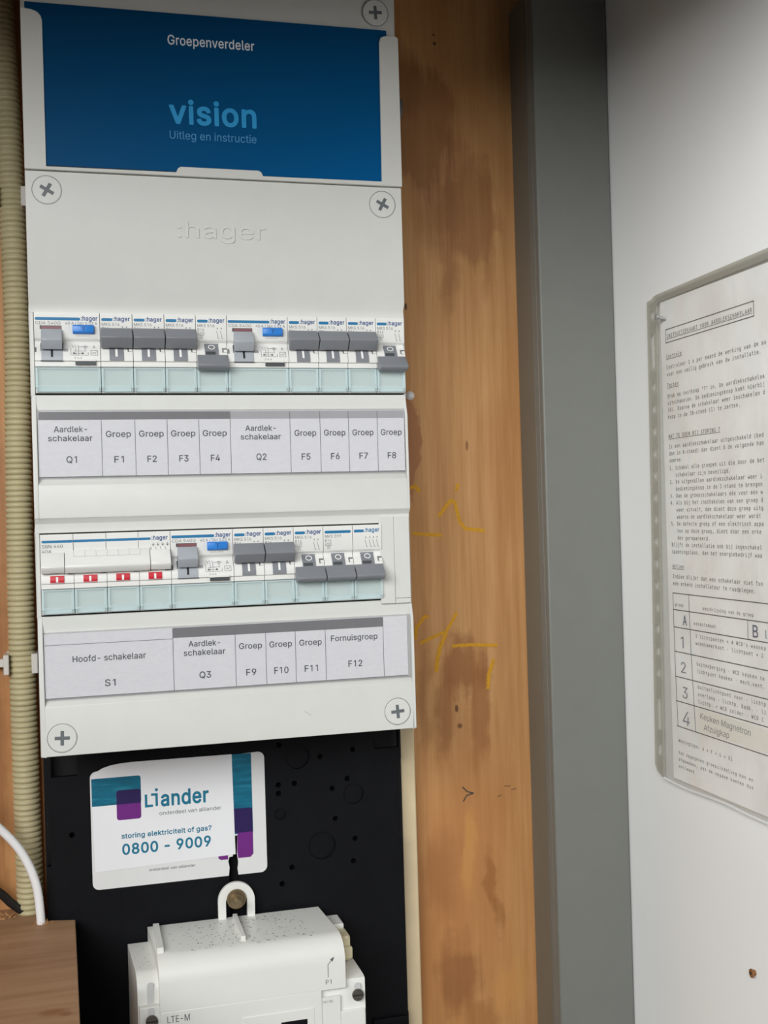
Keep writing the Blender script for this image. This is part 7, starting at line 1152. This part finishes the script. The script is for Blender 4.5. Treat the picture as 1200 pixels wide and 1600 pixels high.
# tear in the lower edge above the lug
cutx = [(106.0, -339.0), (106.6, -334), (105.9, -330), (106.6, -327.4), (108.8, -327.2), (109.2, -314.5), (112.0, -314.3), (111.4, -326), (112.1, -331), (111.5, -335), (112.0, -339.0)]
def with_notch(o, notch):
    out = []
    for i, p in enumerate(o):
        out.append(p); q = o[(i+1) % len(o)]
        if abs(p[1]+339.0) < 1e-6 and abs(q[1]+339.0) < 1e-6 and q[0]-p[0] > 20: out += notch
    return out
lo = [(x, z) if not (x < 40 and z > -270) else (x, z-4) for x, z in with_notch(lo, cutx)]
plate('sheet', lo, [], SY-.18, SY, 'sticker_white', st)
sf = SY-.23
MB().rect(100.3, 122.0, -313.5, -263.4, sf).build('teal_field', 'sticker_teal', st)
MB().poly(rrect(109.5, 121.8, -312.8, -297.5, (0, 0, 1.5, 0)), sf-.02).build('indigo_field', 'sticker_indigo', st)
plate('purple_field', [(112.1, -312.8), (121.8, -312.8), (121.8, -326.6), (120, -328.6), (112.2, -328.6), (111.6, -325)][::-1], [], sf-.03, sf, 'sticker_purple', st)
MB().poly([(99.8, -326), (105.8, -326), (105.8, -328.7), (101.4, -328.7), (99.8, -327.6)], sf-.02).build('purple_corner', 'sticker_purple', st)
m = MB(); text(m, 'onderdeel van alliander', 57.2, -330.9, 1.7, front(sf-.02), w=28.2); m.build('lettering', 'print_dark', st)

s2 = thing('sticker', (66, BY-.3, -328), 'white fault-number sticker reading 0800 - 9009 on the black board', 'sticker')
UY = BY-.34
pts = [(23.9, -270.4), (24.6, -269.6), (27, -267.4), (31, -265.3), (36, -263.9), (42, -263.2), (50, -262.9), (109.8, -263.2), (110.5, -325.9), (25.2, -328.2)]
plate('sheet', pts[::-1], [], UY-.2, UY, 'sticker_paper', s2)
uf = UY-.24; U = front(uf); U2 = front(uf-.03)
MB().poly(rrect(24.2, 53.6, -288.2, -271.4, (0, 1.6, 1.6, 0)), uf).build('teal_field', 'sticker_teal', s2)
MB().poly(rrect(38.8, 53.4, -297.8, -279.6, 1.6), uf-.02).build('purple_field', 'sticker_purple', s2)
MB().poly(rrect(38.9, 53.4, -288.2, -279.6, (0, 0, 1.6, 1.6)), uf-.04).build('indigo_field', 'sticker_indigo', s2)
m = MB()
m.stroke([(56.5, -283.6), (56.5, -290.8), (60.6, -290.8)], 1.5, U)            # the L of the name
m.stroke([(59.6, -284.0), (62.9, -284.0), (62.9, -291.2)], 1.5, U); m.add([U(x, z) for x, z in circ(62.9, -281.2, .95, 14)], [tuple(range(14))])
text(m, 'ander', 65.4, -291.4, 8.9, U, w=29.4, bold=.02); m.build('lettering', 'sticker_teal_text', s2)
m = MB(); text(m, 'onderdeel van alliander', 64.4, -297.0, 2.3, U, w=38); m.build('lettering', 'print_dark', s2)
m = MB(); text(m, 'storing elektriciteit of gas?', 41.2, -309.2, 2.9, U, w=54.8, bold=.018); text(m, '0800 - 9009', 41.4, -319.0, 6.2, U, w=54, bold=.028)
m.build('lettering', 'sticker_teal_text', s2)

# ================================================================== SMART METER
sm = thing('smart_meter', (110, 66, -600), 'white smart electricity meter hung on the black board', 'electricity meter')
# arched upper housing (profile in y, z with a rounded shoulder)
def shoulder(yb, yf, zt, zb, r, n=8):
    pr = [(yb, zb), (yb, zt)]
    for i in range(n+1):
        a = math.radians(90-90*i/n); pr.append((yf+r-r*math.cos(math.radians(90)-a)*1.0 if False else yf+r-r*math.sin(math.radians(90*i/n)), zt-r+r*math.cos(math.radians(90*i/n))))
    pr.append((yf, zb)); return pr
hs = MB().prism_x(shoulder(66, 7.5, -363.6, -392.6, 13), lambda y, z: 57.6-(y-7.5)*.045, lambda y, z: 165.0-(y-7.5)*.06).build('upper_housing', 'meter_white', sm, smooth=True)
lh = MB().prism_x(shoulder(66, 12, -372.6, -600, 10), lambda y, z: 45.6-(y-12)*.05, lambda y, z: 60)
lh.prism_x([(42, -600), (42, -387.4), (14, -388.6), (11, -389.4), (10.5, -390.4), (10.5, -600)], lambda y, z: 150, lambda y, z: 177.2-(y-10)*.03)
lh.build('lower_housing', 'meter_white', sm, smooth=True)
MB().box(46.2, 57.6, 7.6, 40, -600, -388.6).box(57.6, 150.5, 7.6, 40, -600, -392.7).box(150.5, 176.6, 8.8, 40, -600, -407).build('front_panel', 'meter_white', sm, bevel=.5)
MB().rect(146.0, 161.6, -430, -397.4, 8.4).box(146, 161.6, 8.45, 10.4, -430, -397.4).build('serial_field', 'meter_white', sm)
m = MB(); text(m, '27.741.702', 149, -400.6, 1.3, front(8.3), w=8.0, shear=.15); m.build('lettering', 'print_dark', sm)
MB().box(104, 145.8, 7.15, 8, -440, -401.8).build('display_bezel', 'meter_white', sm, bevel=.3)
MB().box(126, 141.5, 6.95, 7.3, -436, -407.6).build('display_window', 'meter_glass', sm, bevel=.15)
m = MB(); text(m, 'LTE-M', 61.4, -398.9, 3.7, front(7.42), w=12.6); text(m, 'P1', 153.0, -392.0 + 2.6, 2.6, front(7.42), w=3.4)
m.stroke([(154.6, -385.4), (154.6, -378), (157, -375.4)], .35, front(7.42))
m.add([front(7.42)(x, z) for x, z in ((158.4, -373.8), (156.0, -375.0), (157.4, -376.6))], [(0, 1, 2)])
m.build('lettering', 'print_grey', sm)
# hanging lug
lug = [(x, z) for x, z in circ(109.5, -353.0, 11.4, 40) if z > -354]
lug = sorted(lug, key=lambda p: p[0])
lug = [(98.1, -370), *[p for p in lug], (120.9, -370)]
hole = rrect(102.9, 116.1, -371.5+6, -347.4, (1, 1, 6.6, 6.6), 10)
plate('hanging_lug', lug[::-1], [hole], 63.2, 66.2, 'meter_white', sm, bevel=.5)
# ribs on the top
def rib(xa, xb_, ya, yb, zt, slant):
    mb = MB(); 
    pts = [(xa+slant, yb), (xb_+slant, yb), (xb_, ya), (xa, ya)]
    vs = [(x, y, zt) for x, y in pts]+[(x, y, -365) for x, y in pts]
    mb.add(vs, [(0, 1, 2, 3), (4, 5, 1, 0), (5, 6, 2, 1), (6, 7, 3, 2), (7, 4, 0, 3), (7, 6, 5, 4)])
    mb.build('rib', 'meter_white', hs, bevel=.3)
rib(106.2, 109.0, 22, 62, -360.4, 0.4); rib(57.6, 61.4, 20, 62, -360.6, .4)
# connector, side bracket
cn = MB().box(161.0, 173.6, 30, 44, -386, -371).build('connector', 'connector_cream', sm, bevel=1)
MB().box(166, 174.2, 27, 30.5, -384, -377).build('tab', 'connector_cream', cn, bevel=.8)
MB().cyl((170.2, 28.5, -371.4), (0, 0, 1), 2.2, 1.6, 16).build('pin', 'connector_cream', cn, smooth=True)
MB().box(162, 173, 44.5, 62, -372.6, -368.5).build('side_bracket', 'meter_white', sm, bevel=.6)
# screws with their channels
def mscrew(x, y, z, ch):
    MB().poly(rrect(x-1.9, x+1.9, z+2, ch, 1.8), y-.02).build('screw_channel', 'meter_side', sm)
    sc = MB().cyl((x, y-.02, z), (0, -1, 0), 3.4, 1.5, 28).build('seal_screw', 'meter_screw', sm, smooth=True)
    MB().box(x-3.0, x+3.0, y-1.62, y-1.53, z-.35, z+.35).build('slot', 'slot_dark', sc)
mscrew(52.8, 7.5, -396.4, -389.0); mscrew(172.2, 8.7, -398.2, -391.2)
MB().poly(rrect(50.9, 54.7, -388.5, -376.5, (0, 0, 1.8, 1.8)), 11.93).build('screw_channel', 'meter_side', sm)
# dust specks lying on the top
ds = MB()
for i in range(260):
    x = random.triangular(64, 156, 120); y = random.uniform(16, 60); r = random.uniform(.18, .55)
    a = random.uniform(0, 6); z = -363.52
    ds.add([(x+r*math.cos(a+k*1.57)*(1.6 if k % 2 else .8), y+r*math.sin(a+k*1.57), z) for k in range(4)], [(0, 1, 2, 3)])
for i in range(24):
    x = random.uniform(46, 55); y = random.uniform(24, 60); r = random.uniform(.15, .35)
    ds.add([(x+r*math.cos(k*1.57), y+r*math.sin(k*1.57), -372.52) for k in range(4)], [(0, 1, 2, 3)])
ds.build('dust', 'soot', hs, kind='stuff')
# bolt that holds the meter
bt = thing('hanging_bolt', (109.4, 66, -352.8), 'worn brass bolt and washer through the meter lug', 'bolt')
MB().cyl((109.4, 63.0, -351.6), (0, -1, 0), 6.0, 1.2, 32).build('washer', 'brass', bt, smooth=True)
MB().cyl((109.4, 61.8, -352.0), (0, -1, 0), 4.6, 2.4, 28, r2=4.0).build('collar', 'brass', bt, smooth=True)
MB().cyl((109.4, 59.4, -352.0), (0, -1, 0), 2.5, 6.5, 20, r2=2.3).cyl((109.4, 75, -352.0), (0, -1, 0), 2.3, 13, 16).build('shank', 'brass', bt, smooth=True)

# ================================================================== LEFT SIDE: BLOCK, CONDUIT, CABLES
blk = MB(); pl = [(-130, -110), (14.6, -110), (12.7, 61.6), (-5.0, 66.5), (-6.0, 95.6), (-130, 95.6)]; nn = len(pl)
blk.add([(x, y, -352.6) for x, y in pl]+[(x, y, -396) for x, y in pl], [tuple(range(nn)), tuple(range(nn, 2*nn))[::-1]]+[(i, (i+1) % nn, nn+(i+1) % nn, nn+i) for i in range(nn)])
blk = tag(blk.build('wooden_shelf', 'planed_softwood', loc=(-40, 40, -396), bevel=.5), 'pale planed wooden shelf plank in front of the black meter board', 'wooden shelf')
# corrugated conduit
def bez(pts, n=60):
    out = []
    for i in range(n+1):
        t = i/n*(len(pts)-1); k = min(int(t), len(pts)-2); u = t-k
        p = [Vector(pts[max(k-1, 0)]), Vector(pts[k]), Vector(pts[k+1]), Vector(pts[min(k+2, len(pts)-1)])]
        out.append(.5*((2*p[1])+(p[2]-p[0])*u+(2*p[0]-5*p[1]+4*p[2]-p[3])*u*u+(-p[0]+3*p[1]-3*p[2]+p[3])*u**3))
    return out
CY = 85.5
cpts = [(-19.6, CY, 300), (-16.8, CY, 210), (-13.6, CY, 110), (-11.9, CY, 10), (-13.2, CY, -60), (-13.8, CY, -108), (-14.4, CY, -186), (-14.2, CY, -265), (-13.6, CY, -352.4)]
path = bez(cpts, 8*260)
# rings: pitch 3.3 mm along the path
L = 0; prof = []; last = path[0]
for p in path:
    L += (p-last).length; last = p
    ph = (L/3.35) % 1
    prof.append(6.7+1.5*abs(math.sin(math.pi*ph))**.55)
o = MB().tube(path, prof, 20).build('corrugated_conduit', 'conduit_beige', loc=(-14, CY, -351.8), smooth=True)
tag(o, 'beige corrugated conduit running up the plywood left of the distribution box', 'conduit')
def clip(z, cx, label):
    r = thing('conduit_clip', (cx, WB, z), label, 'clip', 'plastic saddle clips on the conduit')
    MB().box(cx-9.5, cx+9.5, 93.0, 95.8, z-6.5, z+6.5).build('base', 'clip_white', r, bevel=.5)
    MB().box(cx-10.6, cx-7.4, 76, 93.0, z-6, z+6).build('arm', 'clip_white', r, bevel=.5)
    MB().box(cx+5.6, cx+9.4, 76, 93.0, z-6, z+6).build('arm', 'clip_white', r, bevel=.5)
    MB().box(cx-18, cx-10.9, 88, 93.5, z-2.5, z+2.5).build('tail', 'clip_white', r, bevel=.4)
clip(84, -13.0, 'white clip holding the conduit beside the upper end of the lower cover')
clip(-200, -14.4, 'white clip holding the conduit beside the lower label strip')
# cables
wp = bez([(-60, 50, -268), (-44, 55, -279), (-29.5, 59, -292.5), (-17, 61, -309), (-9.2, 61.5, -329), (-6.8, 61.5, -352.9)], 60)
tag(MB().tube(wp, 2.55, 16).build('power_cable', 'cable_white', loc=(-6.6, 61.5, -352.6), smooth=True), 'white round cable curving down into the wooden shelf', 'cable')
bp = bez([(-60, 70, -318), (-44, 74, -326), (-31, 79, -337), (-24.5, 81, -344.6), (-18, 82, -350.6)], 40)
tag(MB().tube(bp, 2.6, 12).build('power_cable', 'cable_black', loc=(-19, 82, -351), smooth=True), 'short black cable behind the white cable at the wooden shelf', 'cable')
# wood splinters round the drilled hole
sp = MB()
for i in range(26):
    a = random.uniform(0, 6.28); c = Vector((-6.2+random.gauss(0, 2.2), 61+random.uniform(-3.4, 3), -352.4)); l = random.uniform(1, 3.4)
    d = Vector((math.cos(a), math.sin(a)*.6, random.uniform(.1, .9))).normalized()
    sp.tube([c, c+d*l*.5, c+d*l+Vector((0, 0, -.2))], [.22, .2, .06], 5)
tag(sp.build('wood_splinters', 'splinter_wood', loc=(-6.4, 65.5, -352)), 'curled wood splinters around the white cable hole', 'wood shavings', kind='stuff')
sp = MB()
for i in range(40):
    a = random.uniform(0, 6.28); c = Vector((-27+random.gauss(0, 3), 82+random.uniform(-6, 6), -352.4)); l = random.uniform(1, 4)
    d = Vector((math.cos(a), math.sin(a)*.6, random.uniform(.05, .6))).normalized()
    sp.tube([c, c+d*l*.5, c+d*l+Vector((0, 0, -.2))], [.25, .22, .06], 5)
tag(sp.build('wood_shavings', 'splinter_wood', loc=(-27, 80, -352)), 'loose wood shavings beside the black cable on the shelf', 'wood shavings', kind='stuff')

# screw beside the box on the plywood
ws = thing('wall_screw', (241, WB, -35.6), 'small white capped screw in the plywood right of the breaker row', 'screw')
wv = MB(); n = 16
prev = None
for i in range(6):
    a = math.radians(90*i/5); r = 2.6*math.cos(a); y = WB-1.0-2.2*math.sin(a)
    ring = [(241.0+r*math.cos(2*math.pi*k/n), y, -35.6+r*math.sin(2*math.pi*k/n)) for k in range(n)]
    wv.v += ring
    if i: wv.f += [((i-1)*n+k, (i-1)*n+(k+1) % n, i*n+(k+1) % n, i*n+k) for k in range(n)]; wv.m += [0]*n
wv.build('cap', 'cable_white', ws, smooth=True)
MB().cyl((241, WB+2, -35.6), (0, -1, 0), 2.9, 3.1, 20).build('flange', 'cable_white', ws, smooth=True)

# ================================================================== RIGHT WALL: SHEET IN A SLEEVE
ps = thing('paper_sheet', (XR-1, -110, -283), 'yellowed typed instruction sheet inside the clear sleeve on the white wall', 'paper sheet')
PXs = XR-2.0
FR = rightw(PXs-.08); FR2 = rightw(PXs-.13)
plate('sheet', [(13.5, -283), (219, -283), (219, 10), (13.5, 10)], [], PXs, PXs+.25, 'old_paper', ps, plane='right')
pt = 2.335; X0 = 19.4
ty = MB()
def tl(s_, z, ind=0, ul=False, h=2.25): typed(ty, s_, X0+ind, z, h, pt, FR, ul)
typed(ty, 'INSTRUCTIEKAART VOOR AARDLEKSCHAKELAAR', 20.6, -13.2, 2.3, 2.42, FR, True)
tl('Controle', -25.4, ul=True)
tl('Controleer 1 x per maand de werking van de aa', -32.0); tl('voor een veilig gebruik van Uw installatie.', -36.3)
tl('Testen', -43.0, ul=True)
for i, s_ in enumerate(('Druk de testknop "T" in. De aardlekschakelaa', 'uitschakelen. De bedieningsknop komt hierbij', '(0). Daarna de schakelaar weer inschakelen d', 'knop in de IN-stand (I) te zetten.')): tl(s_, -49.6-4.24*i)
tl('WAT TE DOEN BIJ STORING ?', -74.2, ul=True)
for i, s_ in enumerate(('Is een aardlekschakelaar uitgeschakeld (bed', 'dan in 0-stand) dan dient U de volgende han', 'voeren.')): tl(s_, -80.4-4.24*i)
L5 = ['1. Schakel alle groepen uit die door de bet', '   schakelaar zijn beveiligd.', '2. De uitgevallen aardlekschakelaar weer i', '   bedieningsknop in de I-stand te brengen', '3. Dan de groepsschakelaars \u00e9\u00e9n voor \u00e9\u00e9n w',
      '4. Als bij het inschakelen van een groep d', '   weer uitvalt, dan dient deze groep uitg', '   waarna de aardlekschakelaar weer wordt', '5. De defecte groep of een elektrisch appa', '   ten op deze groep, dient door een erke', '   den gerepareerd.',
      'Blijft de installatie ook bij ingeschakel', 'spanningsloos, dan het energiebedrijf waa']
for i, s_ in enumerate(L5): tl(s_, -93.7-4.235*i)
tl('Aktien', -153.4, ul=True)
tl('Indien blijkt dat een schakelaar niet fun', -159.6); tl('een erkend installateur te raadplegen.', -163.9)
typed(ty, 'groep', 21, -176.6, 1.9, 2.1, FR); typed(ty, 'omschrijving van de groep', 53, -176.8, 1.9, 2.1, FR)
typed(ty, 'wasautomaat', 42.5, -186.3, 2.0, 2.25, FR)
typed(ty, "3 lichtpunten + 4 WCD's woonka", 44, -193.8, 2.1, 2.4, FR); typed(ty, 'woonkamerkast - lichtpunt + 2', 44, -198.0, 2.1, 2.4, FR)
typed(ty, 'buitenberging - WCD keuken te', 44.5, -210.2, 2.1, 2.4, FR); typed(ty, 'lichtpunt keuken - mech.vent.', 44.5, -214.5, 2.1, 2.4, FR)
typed(ty, 'buitenlichtpunt voor - lichtp', 45, -223.8, 2.1, 2.4, FR); typed(ty, 'overloop - lichtp. badk. - li', 45, -228.1, 2.1, 2.4, FR)
typed(ty, 'lichtp. + WCD zolder - WCD C', 45, -232.4, 2.1, 2.4, FR)
typed(ty, 'Woningtype: A + F + G + G1', 20.6, -259.6, 2.0, 2.3, FR)
for i, s_ in enumerate(('Van opgegeven groepsindeling kan en', 'afgeweken, aan de opgave kunnen dus', 'ontleend')): typed(ty, s_, 20, -267.0-4.2*i, 1.9, 2.3, FR)
ty.build('lettering', 'ink', ps)
ln = MB()
ln.stroke([(19.6, -7.8), (114, -7.6), (114, -15.6), (19.6, -15.8), (19.6, -7.8)], .5, FR2)
for z, e in ((-168.8, 0), (-178.9, 0), (-189.5, 0), (-204.4, 0), (-219.7, 0), (-234.6, 0), (-250.0, 0)): ln.stroke([(19.2, z), (205, z)], .55, FR2)
ln.stroke([(19.2, -168.8), (19.6, -215), (20.8, -250)], .5, FR2); ln.stroke([(37.8, -168.8), (38.8, -203), (41.4, -250)], .45, FR2)
ln.stroke([(99.5, -178.9), (99.5, -189.5)], .45, FR2)
ln.build('table_ruling', 'ink_line', ps)
MB().add([FR(u, v) for u, v in ((44, -235.4), (117, -236.4), (117, -248.6), (44, -249))], [(0, 1, 2, 3)]).build('correction_patch', 'correction_white', ps)
hw = MB()
text(hw, '4', 26.5, -248.0, 8.5, FR2, w=8.0, shear=.15); text(hw, '3', 27, -231.8, 6.8, FR2, w=6, shear=.1); text(hw, '2', 26.4, -216.6, 6.5, FR2, w=5.8); text(hw, '1', 27.0, -201.6, 7, FR2, w=3.4)
text(hw, 'Keuken Magnetron', 47, -241.2, 3.6, FR2, w=52, shear=.15, rot=-.02); text(hw, 'Afzuigkap', 50.5, -247.4, 3.6, FR2, w=27, shear=.15)
hw.build('handwriting', 'ink_pencil', ps)
hw = MB(); text(hw, 'A', 30.2, -187.4, 5.6, FR2, w=4.6, bold=.03); text(hw, 'B', 104, -187.8, 6.6, FR2, w=5.2, bold=.01); text(hw, 'l', 116, -187.4, 4.6, FR2, w=1.2)
hw.build('handwriting', 'ink_pen', ps)

sl = thing('plastic_sleeve', (XR-1, -110, -286), 'clear multi-hole plastic sleeve nailed to the white wall', 'plastic sleeve')
# perforated edge strip
hl = []
hl.append(rrect(4.2, 7.4, 1.2, 7.0, 1.55))
hl.append(rrect(3.0, 6.2, -30, -7.5, 1.55))
zz = -38.0
while zz > -228:
    hl.append(rrect(2.6, 5.6, zz-5.4, zz, 1.45)); zz -= 13.8
hl.append(rrect(-.2, 2.8, -256, -236, 1.45)); hl.append(rrect(-1.4, 1.6, -272, -265, 1.45))
hl2 = []
for h_ in hl:
    cz = sum(p[1] for p in h_)/len(h_); cx = sum(p[0] for p in h_)/len(h_)
    tx = 4.9-7.2*(13.2-cz)/293
    hl2.append([((p[0]-cx)*1.2+tx, p[1]) for p in h_])
strip = [(-1.4, 13.2), (-4.0, -120), (-8.2, -278.8), (-5.6, -283.0), (2.6, -286), (6.5, -120), (10.6, 15.2), (7.4, 15.0), (4.0, 13.4)]
plate('perforated_edge', strip[::-1], hl2, XR-2.9, XR-2.6, 'sleeve_strip_film', sl, plane='right')
plate('front_film', [(2.6, -286), (224, -286), (224, 18.4), (10.6, 15.2), (6.5, -120)], [], XR-2.75, XR-2.55, 'sleeve_film', sl, plane='right')
plate('back_film', [(2.6, -286), (224, -286), (224, 18.4), (10.6, 15.2), (6.5, -120)], [], XR-1.0, XR-.8, 'sleeve_film', sl, plane='right')
plate('top_fold', [(10.6, 15.3), (10.9, 8.6), (14, 10.2), (224, 12.6), (224, 18.5)], [], XR-3.1, XR-2.8, 'sleeve_strip_film', sl, plane='right')
pp = bez([(XR-2.6, -2.8, -285.6), (XR-2.6, -30, -286.4), (XR-2.8, -70, -285.2), (XR-2.6, -110, -286.2), (XR-2.6, -223, -286)], 40)
MB().tube(pp, 1.0, 8).build('bottom_weld', 'weld_film', sl, smooth=True)
pp = bez([(XR-2.7, -10.6, 15.2), (XR-2.7, -6.5, -120), (XR-2.7, -2.6, -286)], 30)
MB().tube(pp, .5, 6).build('side_weld', 'sleeve_strip_film', sl, smooth=True)
nl = thing('nail', (XR, -14, -.5), 'thin steel nail through the top corner of the sleeve', 'nail')
d = Vector((-7.5, 1.0, 1.6)); c0 = Vector((XR, -20.5, -1.6))
MB().tube([c0-d*.3, c0+d*.55, c0+d], .95, 12).build('shank', 'nail_steel', nl, smooth=True)
MB().cyl(c0+d, d, 1.9, .9, 20).build('head', 'nail_steel', nl, smooth=True)
# brown wall plug
pg = thing('wall_plug', (XR, -93.5, -373.6), 'small brown plastic plug in the white wall below the sheet', 'wall plug')
MB().cyl((XR+3, -93.5, -373.6), (-1, .1, 0), 1.7, 5.0, 14, r2=1.5).build('sleeve', 'plug_brown', pg, smooth=True)
MB().cyl((XR-1.9, -93.4, -373.6), (-1, .1, 0), 2.4, .7, 16).build('rim', 'plug_brown', pg, smooth=True)
MB().cyl((XR-2.6, -93.3, -373.6), (-1, .1, 0), .8, .2, 10).build('bore', 'slot_dark', pg)
